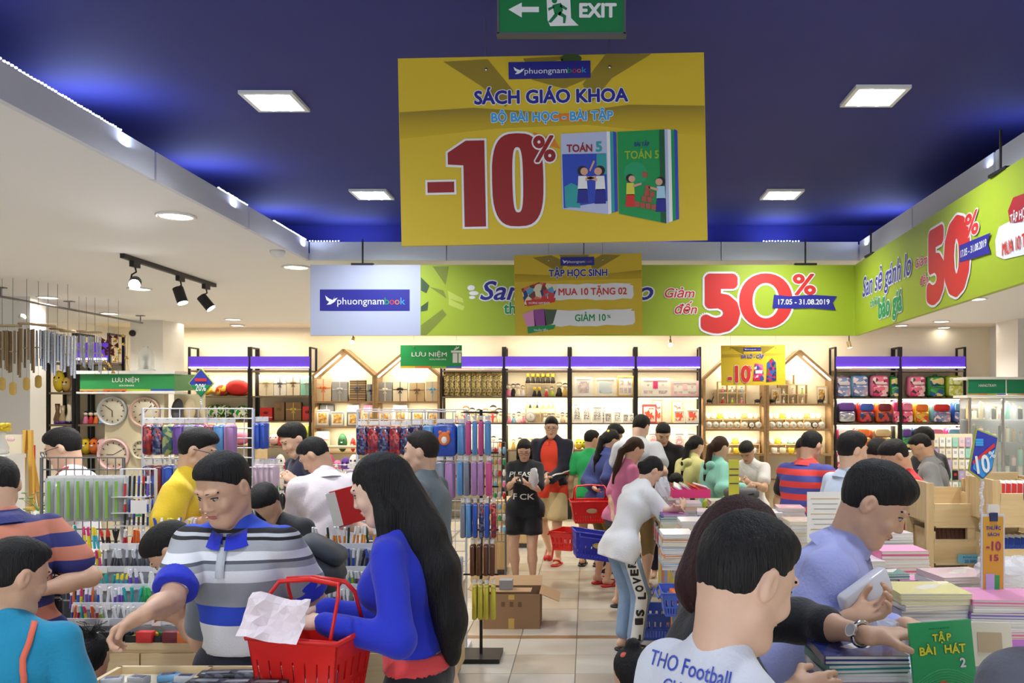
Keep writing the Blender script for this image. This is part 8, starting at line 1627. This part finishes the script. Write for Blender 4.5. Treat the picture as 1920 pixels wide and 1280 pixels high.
t = thing('pink_tray', 'hot pink open tray of white packets on the long counter', 'tray', (W(1298, 0, 6.9).x, 7.05, 1.118)); w_, d_ = .30, .24
for c_, d3 in (((0, -d_/2, .035), (w_, .005, .07)), ((0, d_/2, .035), (w_, .005, .07)), ((-w_/2, 0, .035), (.005, d_, .07)), ((w_/2, 0, .035), (.005, d_, .07)), ((0, 0, .003), (w_, d_, .005))): e = MB(); e.box(c_, d3, cc('hot pink')); e.build('side', t)
for i in range(4): e = MB(); e.box((0, 0, 0), (.08, .14, .012), cc(['white', 'silver', 'orange', 'white'][i])); o = e.build('packet', None, (t.location.x-.1+.065*i, 7.05, 1.20), (.2, .5, .3*i)); tag(o, '%s packet leaning in the hot pink tray, %s' % (['white', 'silver', 'orange', 'white'][i], ['first', 'second', 'third', 'last'][i]), 'packet', 'packets in the pink tray')
t = thing('standing_sign', 'narrow lime yellow upright sign on the long counter', 'sign', (W(1376, 0, 7.1).x, 7.1, 1.082)); e = MB(); e.box((0, 0, .17), (.085, .01, .34), cmat(190, 190, 60)); e.build('board', t); e = MB(); [e.box((0, -.006, z_), (.075, .002, .008), cc('navy')) for z_ in (.26, .21, .14)]; e.build('print', t); e = MB(); e.box((0, 0, .003), (.1, .06, .006), clear_m); e.build('base', t)
t = thing('info_sheet', 'white printed information sheet standing on the long counter', 'sheet', (W(1553, 0, 5.03).x-.02, 5.03, Z1)); e = MB(); e.box((0, 0, .35), (.21, .004, .30), cc('white')); e.build('sheet', t); e = MB(); [e.box((0, -.003, .46-.03*i), (.17-.02*(i%3), .001, .004), cc('grey' if i%3 else 'gold')) for i in range(8)]; e.build('print', t); e = MB(); e.box((0, 0, .003), (.2, .08, .006), clear_m); e.cyl((0, 0, 0), (0, 0, .2), .006, clear_m, n=6); e.build('stand', t)
for i, (px, D, z_, c_, s, lb) in enumerate(((1262, 7.85, .861, 'red', (.3, .24, .16), 'red folded schoolbag on the end of the long counter'), (1268, 7.85, 1.022, 'black', (.3, .24, .10), 'black laptop bag lying on the red schoolbag'), (1385, 7.7, .861, 'black', (.34, .24, .17), 'black bag lying before the boy in white tee'), (1390, 7.7, 1.032, 'dark grey', (.3, .22, .09), 'dark grey bag on top of the black bag'), (1330, 7.75, .861, 'lime', (.12, .14, .16), 'small lime bag among the black bags'))):
 t = thing('folded_bag', lb, 'bag', (W(px, 0, D).x, D, z_)); e = MB(); e.rbox((0, 0, s[2]/2), s, .05, cc(c_, .6)); e.build('bag', t); e = MB(); e.tube([(-s[0]*.3, -s[1]/2, s[2]*.6), (0, -s[1]/2-.03, s[2]*.5), (s[0]*.3, -s[1]/2, s[2]*.6)], .008, cc('black'), 5); e.build('strap', t)
# packs hanging along the aisle side of the long counter
for i in range(9):
 y_ = 6.0+.21*i; use('sidepack', lambda: (lambda t: (MB().rbox((0, 0, -.08), (.02, .12, .15), .006, mat('side_pack', srgb(196, 200, 210), .15, alpha=.85), n=2).build('packet', t), MB().box((-.012, 0, -.07), (.002, .08, .09), cc(['red', 'blue', 'white'][0])).build('label', t), t)[-1])(thing('side_packet', '', 'packet')), (.616, y_, .82), 0, 'clear packet with red label hung along the aisle side of the long counter', 'packet', 'packets along the long counter edge')
# shopping baskets
def basket(colr, lab, loc, rz=0, rot=None, s=1.0, handle_up=False, name='shopping_basket', logo_=None):
 m_ = colr; t = thing(name, lab, 'basket', loc, group=None, rot=rot or (0, 0, rz)); L_, W_, Hh = .42*s, .29*s, .22*s
 def ring_at(z_, k_): return [(-L_/2*k_, -W_/2*k_, z_), (L_/2*k_, -W_/2*k_, z_), (L_/2*k_, W_/2*k_, z_), (-L_/2*k_, W_/2*k_, z_)]
 e = MB()   # four slatted walls
 def wall_(p0, p1, q0, q1, nrm, nc):
  p0, p1, q0, q1 = map(Vector, (p0, p1, q0, q1)); th_ = Vector(nrm)*.004
  def quad(a0, a1, b0, b1):
   P_ = lambda u, v: (p0.lerp(p1, u)).lerp(q0.lerp(q1, u), v)
   v = [P_(a0, b0), P_(a1, b0), P_(a1, b1), P_(a0, b1)]; v += [x-th_ for x in v]
   e.add(v, [(0,1,2,3), (7,6,5,4), (0,4,5,1), (1,5,6,2), (2,6,7,3), (3,7,4,0)], m_)
  quad(0, 1, .72, 1); quad(0, 1, 0, .10); quad(0, 1, .36, .44)
  for i in range(nc+1):
   u = i/nc; quad(max(0, u-.024), min(1, u+.024), .1, .36)
  for i in range(nc//2+1):
   u = i/(nc//2); quad(max(0, u-.062), min(1, u+.062), .44, .72)
 B_, T_ = ring_at(0, .80), ring_at(Hh, 1.0)
 for i, (nr, nc) in enumerate((((0, -1, 0), 14), ((1, 0, 0), 10), ((0, 1, 0), 14), ((-1, 0, 0), 10))): wall_(B_[i], B_[(i+1)%4], T_[i], T_[(i+1)%4], nr, nc)
 e.build('body', t); e = MB(); e.box((0, 0, .004), (L_*.8, W_*.8, .008), m_); e.build('bottom', t)
 e = MB(); e.tube([tuple(Vector(p)*1.02) for p in ring_at(Hh, 1.0)], .009*s, m_, 6, True); e.build('rim', t)
 for sg in (-1, 1):
  e = MB()
  if handle_up: pts = [(-L_*.40, sg*W_*.45, Hh), (-L_*.39, sg*W_*.22, Hh+.12*s), (-L_*.34, sg*.02, Hh+.155*s), (0, sg*.014, Hh+.165*s), (L_*.34, sg*.02, Hh+.155*s), (L_*.39, sg*W_*.22, Hh+.12*s), (L_*.40, sg*W_*.45, Hh)]
  else: pts = [(-L_*.42, sg*W_*.5, Hh), (-L_*.42, sg*W_*.62, Hh-.03), (L_*.42, sg*W_*.62, Hh-.03), (L_*.42, sg*W_*.5, Hh)]
  e.tube(pts, .008*s, m_, 6); e.build('handle', t)
 if logo_: e = MB(); e.ball((0, -W_*.53, Hh*.60), (.055, .006, .025), logo_, 10); e.build('emblem', t)
 return t
bred = mat('basket_red', srgb(224, 34, 30), .35); bblue = mat('basket_blue', srgb(44, 50, 170), .4); bblue2 = mat('basket_blue_light', srgb(70, 100, 200), .4)
bx = W(586, 1180, 2.74); bz = EYE-(1180-760)/F*2.74-.24; basket(bred, 'large red shopping basket held by the long-haired woman', (bx.x, bx.y, bz), rz=rad(-14), s=.74, handle_up=True).scale = (1, 1.1, 1.42)
crumpled = mat('paper_pink', srgb(236, 222, 226), .8)
e = MB(); rr = random.Random(4); nx_, ny_ = 10, 6; v = [(-.10+.20*i/nx_, -.07+.14*j/ny_, rr.uniform(-.010, .012)+.02*math.sin(i*.8)+.012*math.cos(j*1.3)) for j in range(ny_+1) for i in range(nx_+1)]
e.add(v+[(a, b, c-.0012) for a, b, c in v], [(j*(nx_+1)+i, j*(nx_+1)+i+1, (j+1)*(nx_+1)+i+1, (j+1)*(nx_+1)+i) for j in range(ny_) for i in range(nx_)]+[(77+j*(nx_+1)+i+nx_+1, 77+(j+1)*(nx_+1)+i+1, 77+j*(nx_+1)+i+1, 77+j*(nx_+1)+i) for j in range(ny_) for i in range(nx_)], crumpled, False); o = e.build('paper_sheet', None, W(516, 1160, 2.62), (rad(62), rad(8), rad(-4))); tag(o, 'crumpled pale pink paper held over the red basket', 'paper')
for i, c_ in enumerate(('white', 'silver', 'lilac')): e = MB(); e.rbox((0, 0, 0), (.12, .08, .06), .01, cc(c_)); o = e.build('packet', None, (bx.x-.06+.06*i, bx.y-.12+.12*i, bz+.045), (0, 0, .3*i)); tag(o, '%s packet lying inside the large red basket' % c_, 'packet')
p = W(1107, 0, 8.45); basket(bred, 'red basket with pale oval emblem held by the blue-jacketed woman', (p.x, 8.45, W(0, 978, 8.45).z), rz=.1, s=.95, handle_up=True, logo_=cc('tan')); p = W(1064, 0, 8.75); basket(bred, 'smaller looking red basket hanging behind the blue one', (p.x, 8.75, W(0, 1028, 8.75).z), rz=1.2, s=.85)
p = W(1113, 0, 7.5); basket(bblue, 'blue basket with gold oval emblem carried in the aisle', (p.x, 7.5, W(0, 1046, 7.5).z), rot=(0, rad(9), rad(8)), s=1.0, handle_up=False, logo_=cc('gold')); p = W(1234, 0, 6.95); basket(bblue2, 'tall blue basket standing on the floor by the long counter', (p.x-.02, 6.95, .004), rz=1.45, s=.95, handle_up=True)
basket(bblue2, 'pale blue basket with orange packets fixed to the long counter side', (.53, 5.08, .64), rz=1.57, s=.62)
for i in range(3): e = MB(); e.rbox((0, 0, 0), (.05, .06, .05), .01, cc('orange')); o = e.build('packet', None, (.53, 5.02+.06*i, .74), (.1, .2, .4*i)); tag(o, 'orange packet inside the pale blue side basket', 'packet', 'orange packets in the side basket')
e = MB(); [e.box((0, 0, 0), (.08, .24, .01), grey_metal)]; o = e.build('bracket', T1, (-.42, -1.38, .70))
# red folder held by the walking man's neighbour
t = thing('red_folder', 'red and blue folder held out beside the long hair', 'folder', W(652, 948, 4.55), rot=(rad(8), rad(-14), rad(18))); e = MB(); e.box((0, 0, 0), (.15, .006, .20), cc('red', .3)); e.build('cover', t); e = MB(); e.box((-.045, .006, -.004), (.09, .008, .20), cc('blue')); e.build('back', t); e = MB(); e.box((-.07, .0, 0), (.05, .010, .19), page_m); e.build('pages', t)
# phone and papers
e = MB(); e.rbox((0, 0, 0), (.07, .008, .13), .01, cc('black', .2), axis=1); o = e.build('phone', None, W(973, 898, 8.38), (rad(-50), 0, .3)); tag(o, 'dark phone in the hands of the girl in black tee', 'phone')
crumple('plastic_packet', 'clear bagged packet under the arm of the girl in black tee', W(1001, 896, 8.5), (.05, .04, .10), plast2, 8, .25)
crumple('plastic_packet', 'printed white plastic bag held before the leaning girl', W(1242, 920, 6.75), (.06, .05, .11), plast2, 9, .3)
# wooden display racks at the far side
def tray_rack(x0, x1, D, trays, z0, z1, lab, depth=.32):
 a, b = W(x0, 0, D).x, W(x1, 0, D).x; w = b-a; t = thing('tray_rack', lab, 'rack', ((a+b)/2, D, 0), group='wooden tray racks')
 for s_ in (-1, 1):
  for dd in (0, depth): e = MB(); e.box((s_*(w/2+.025), dd, z1/2), (.045, .03, z1), wood_z); e.build('post', t)
  e = MB(); e.box((s_*(w/2+.025), depth/2, z1-.12), (.02, depth, .24), wood_z); e.build('side_board', t)
 for y0, y1 in trays:
  zt, zb = W(0, y0, D).z, W(0, y1, D).z; h = zt-zb; tr = MB(); tr.box((0, .0, zb+h*.38), (w, .014, h*.76), wood_l, M=Matrix.Rotation(rad(8), 4, 'X')); pr = tr.build('tray_front', t)
  e = MB(); [e.box((s_*(w/2-.007), depth/2, zb+h*.5), (.014, depth, h), wood_l) for s_ in (-1, 1)]; e.build('tray_side', t); e = MB(); e.box((0, depth/2, zb+.01), (w-.03, depth, .014), wood_l, M=Matrix.Rotation(rad(5), 4, 'X')); e.build('tray_bottom', t); e = MB(); e.box((0, depth, zb+h*.6), (w, .014, h*1.1), wood_l); e.build('tray_back', t)
 return t
RK = tray_rack(1750, 1846, 5.2, [(930, 986), (996, 1056), (1066, 1100)], 0, W(0, 905, 5.2).z, 'light wooden tray rack behind the red tee boy'); RK2 = tray_rack(1874, 1960, 4.9, [(905, 985), (1010, 1086)], 0, W(0, 900, 4.9).z, 'light wooden tray rack at the picture edge')
for i in range(11): use('brownpack', lambda: (lambda t: (MB().rbox((0, 0, .06), (.028, .10, .16), .006, cmat(150, 110, 96, .25), n=2).build('packet', t), t)[-1])(thing('brown_packet', '', 'packet')), (W(1756+i*8.4, 0, 5.2).x, 5.30, W(0, 1056, 5.2).z+.05), label='clear brown packet in the middle tray, %s from the post' % 'first second third fourth fifth sixth seventh eighth ninth tenth eleventh'.split()[i], cat='packet', group='brown packets in the tray rack', rot=(rad(-30), .1, 0))
for i in range(7): use('redpack', lambda: (lambda t: (MB().rbox((0, 0, .05), (.035, .05, .14), .006, cc('white'), n=2).build('packet', t), MB().box((0, -.027, .05), (.028, .003, .10), cc('red')).build('label', t), t)[-1])(thing('red_packet', '', 'packet')), (W(1880+i*11, 0, 4.9).x, 5.0, W(0, 985, 4.9).z+.13), label='red and white packet standing in the upper edge tray', cat='packet', group='red and white packets', rot=(rad(-15), .15, 0))
for i in range(6): use('bluepack', lambda: (lambda t: (MB().rbox((0, 0, .05), (.04, .03, .15), .006, cc('white'), n=2).build('packet', t), MB().box((0, -.017, .05), (.034, .003, .11), cc('blue')).build('label', t), t)[-1])(thing('blue_packet', '', 'packet')), (W(1882+i*12, 0, 4.9).x, 5.0, W(0, 1086, 4.9).z+.12), label='blue and white packet standing in the lower edge tray', cat='packet', group='blue and white packets', rot=(rad(-15), .25, 0))
e = MB(); e.box((0, 0, 0), (46/F*5.2, .003, 17/F*5.2), cmat(110, 176, 200)); pl_ = e.build('price_label', RK, (W(1815, 0, 5.2).x-RK.location.x, -.03, W(0, 1046, 5.2).z)); text(pl_, '25.000', (0, -.003, -.022), .018, PN, width=.07, bold=.02); text(pl_, 'ĐỒNG GIÁ', (0, -.003, .006), .010, PN, width=.09, bold=.0)
# card wall and cosmetics cabinets
t = thing('card_wall', 'cream panel of greeting cards beside the man in grey shirt', 'display', (W(1786, 0, 9.6).x, 9.6, 0)); wc = 76/F*9.6; e = MB(); e.box((0, .03, .9), (wc, .04, 1.3), creamk); e.build('panel', t); e = MB(); e.box((0, .06, .125), (wc*.8, .3, .25), creamk); e.build('base', t)
k_ = 0
for r_ in range(8):
 for c_ in range(6):
  k_ += 1; n_ = ['ivory', 'pale pink', 'white', 'lilac', 'white', 'cream', 'mint'][(r_*3+c_*2)%7] if not (r_ == 3 and c_ == 3) else 'black'
  use(('card', n_), lambda n_=n_: (lambda q: (MB().box((0, 0, 0), (.062, .006, .105), cc(n_)).build('card', q), MB().box((0, -.004, .01), (.03, .001, .03), cc('silver' if n_ != 'black' else 'red')).build('print', q), q)[-1])(thing('greeting_card', '', 'card')), (t.location.x-wc/2+.04+c_*.073, 9.6, 1.46-r_*.125), label='%s greeting card on the card wall, %s row' % (n_, ['top', 'second', 'third', 'fourth', 'fifth', 'sixth', 'seventh', 'lowest'][r_]), cat='card', group='greeting cards on the card wall', rot=(rad(-3), 0, R.uniform(-.04, .04)))
KC = 10.4
t = thing('glass_cabinet', 'tall glass display cabinet under the green fascia beside the white column', 'cabinet', (W(1868, 0, KC).x, KC, 0)); kx2 = lambda px, D=KC: W(px, 0, D).x-t.location.x
kg2 = mat('kiosk_green_dark', srgb(20, 130, 90), .4)
for x0, x1 in ((1815, 1885), (1888, 1990)):
 e = MB(); e.box(((kx2(x0)+kx2(x1))/2, 0, W(0, 724, KC).z), (kx2(x1)-kx2(x0), .03, 27/F*KC), kg2); f_ = e.build('fascia', t)
 for i, n_ in enumerate(('gold', 'orange', 'lime', 'blue')): e = MB(); e.box((kx2(x0)+(kx2(x1)-kx2(x0))*(.125+.25*i), -.017, W(0, 739, KC).z), ((kx2(x1)-kx2(x0))*.25, .003, .014), cc(n_)); e.build('colour_strip', t)
text(t, 'HANGTRAM', (kx2(1850), -.02, W(0, 725, KC).z), .035, PW, width=.21, bold=.0)
e = MB(); e.box((kx2(1900), .15, W(0, 709, KC).z), (kx2(1990)-kx2(1810), .4, .03), white_paint); e.box((kx2(1900), .15, W(0, 743, KC).z), (kx2(1990)-kx2(1810), .4, .03), white_paint); e.build('cornice', t)
glass_m = mat('cabinet_glass', (.85, .93, .92), .04, alpha=.18)
for px in (1818, 1880, 1945): e = MB(); e.box((kx2(px), 0, W(0, 745, KC).z/2), (.025, .03, W(0, 745, KC).z), chrome); e.build('frame', t)
for x0, x1 in ((1820, 1878), (1882, 1943)): e = MB(); e.box(((kx2(x0)+kx2(x1))/2, -.004, W(0, 745, KC).z/2+.1), (kx2(x1)-kx2(x0), .006, W(0, 745, KC).z-.3), glass_m); e.build('pane', t)
for y_ in (787, 830, 875, 915, 960): e = MB(); e.box((kx2(1890), .17, W(0, y_, KC).z), (kx2(1950)-kx2(1818), .3, .012), glass_m); e.build('glass_shelf', t)
e = MB(); e.box((kx2(1890), .36, W(0, 745, KC).z/2), (kx2(1950)-kx2(1818), .02, W(0, 745, KC).z), cc('grey')); e.box((kx2(1890), .17, .1), (kx2(1950)-kx2(1818), .3, .2), cc('dark grey')); e.build('back_panel', t)
cube_shelf(.34, .16, 1, 1, 'small wooden riser on the top glass shelf of the cosmetics cabinet', (W(1856, 0, KC).x, KC+.2, W(0, 787, KC).z+.014))
for r_, y_ in enumerate((787, 830, 875, 915)):
 for i in range(10):
  px = 1826+i*12.3; c_ = ['ivory', 'black', 'white', 'tan', 'pale pink', 'black', 'silver', 'mint'][(i*3+r_)%8]; h_ = .10+.10*((i*7+r_*3)%4)/3 if r_ < 3 else .26
  use(('cosm', c_, round(h_, 2)), lambda c_=c_, h_=h_: (lambda q: (MB().rbox((0, 0, h_/2), (.05, .04, h_), .01, cc(c_, .3), n=2).build('body', q), MB().cyl((0, 0, h_), (0, 0, h_+.025), .012, cc('gold', .3), n=8).build('cap', q), q)[-1])(thing('cosmetic_bottle', '', 'bottle')), (W(px, 0, KC+.1).x, KC+.09, W(0, y_, KC).z+.007), 0, '%s bottle on the %s glass shelf of the cosmetics cabinet' % (c_, ['top', 'second', 'third', 'fourth'][r_]), 'bottle', 'bottles in the cosmetics cabinet')
lamp('AREA', 'cabinet_lamp', (W(1880, 0, KC).x, KC+.1, W(0, 748, KC).z), 6, NEUT, .9, size_y=.05)
# wrist watch of the reaching woman
wi = PEOPLE['watchwoman']; a_ = wi['arms'][0]; fo = a_['wr']-a_['el']; fo = fo/np.linalg.norm(fo); c0 = a_['wr']-fo*.03; up_ = np.array((0, 0, 1.))-fo*fo[2]; up_ /= np.linalg.norm(up_); sd = np.cross(fo, up_)
camd = np.array(to_local_dir(wi, (-.0, -1, .0))); camd -= fo*(camd@fo); camd /= np.linalg.norm(camd)
e = MB(); ax_ = camd*.85+up_*.5; ax_ /= np.linalg.norm(ax_); e.tube([tuple(c0+(math.cos(q)*ax_+math.sin(q)*np.cross(fo, ax_))*.0285) for q in [2*math.pi*i/20 for i in range(20)]], .0055, chrome, 6, True); e.build('watch_strap', wi['root'])
e = MB(); pc_ = Vector(c0+ax_*.030); e.cyl(pc_, pc_+Vector(ax_)*.007, .017, chrome, n=20); e.cyl(pc_+Vector(ax_)*.007, pc_+Vector(ax_)*.0078, .0135, cc('silver', .2), n=20); e.build('watch', wi['root'])
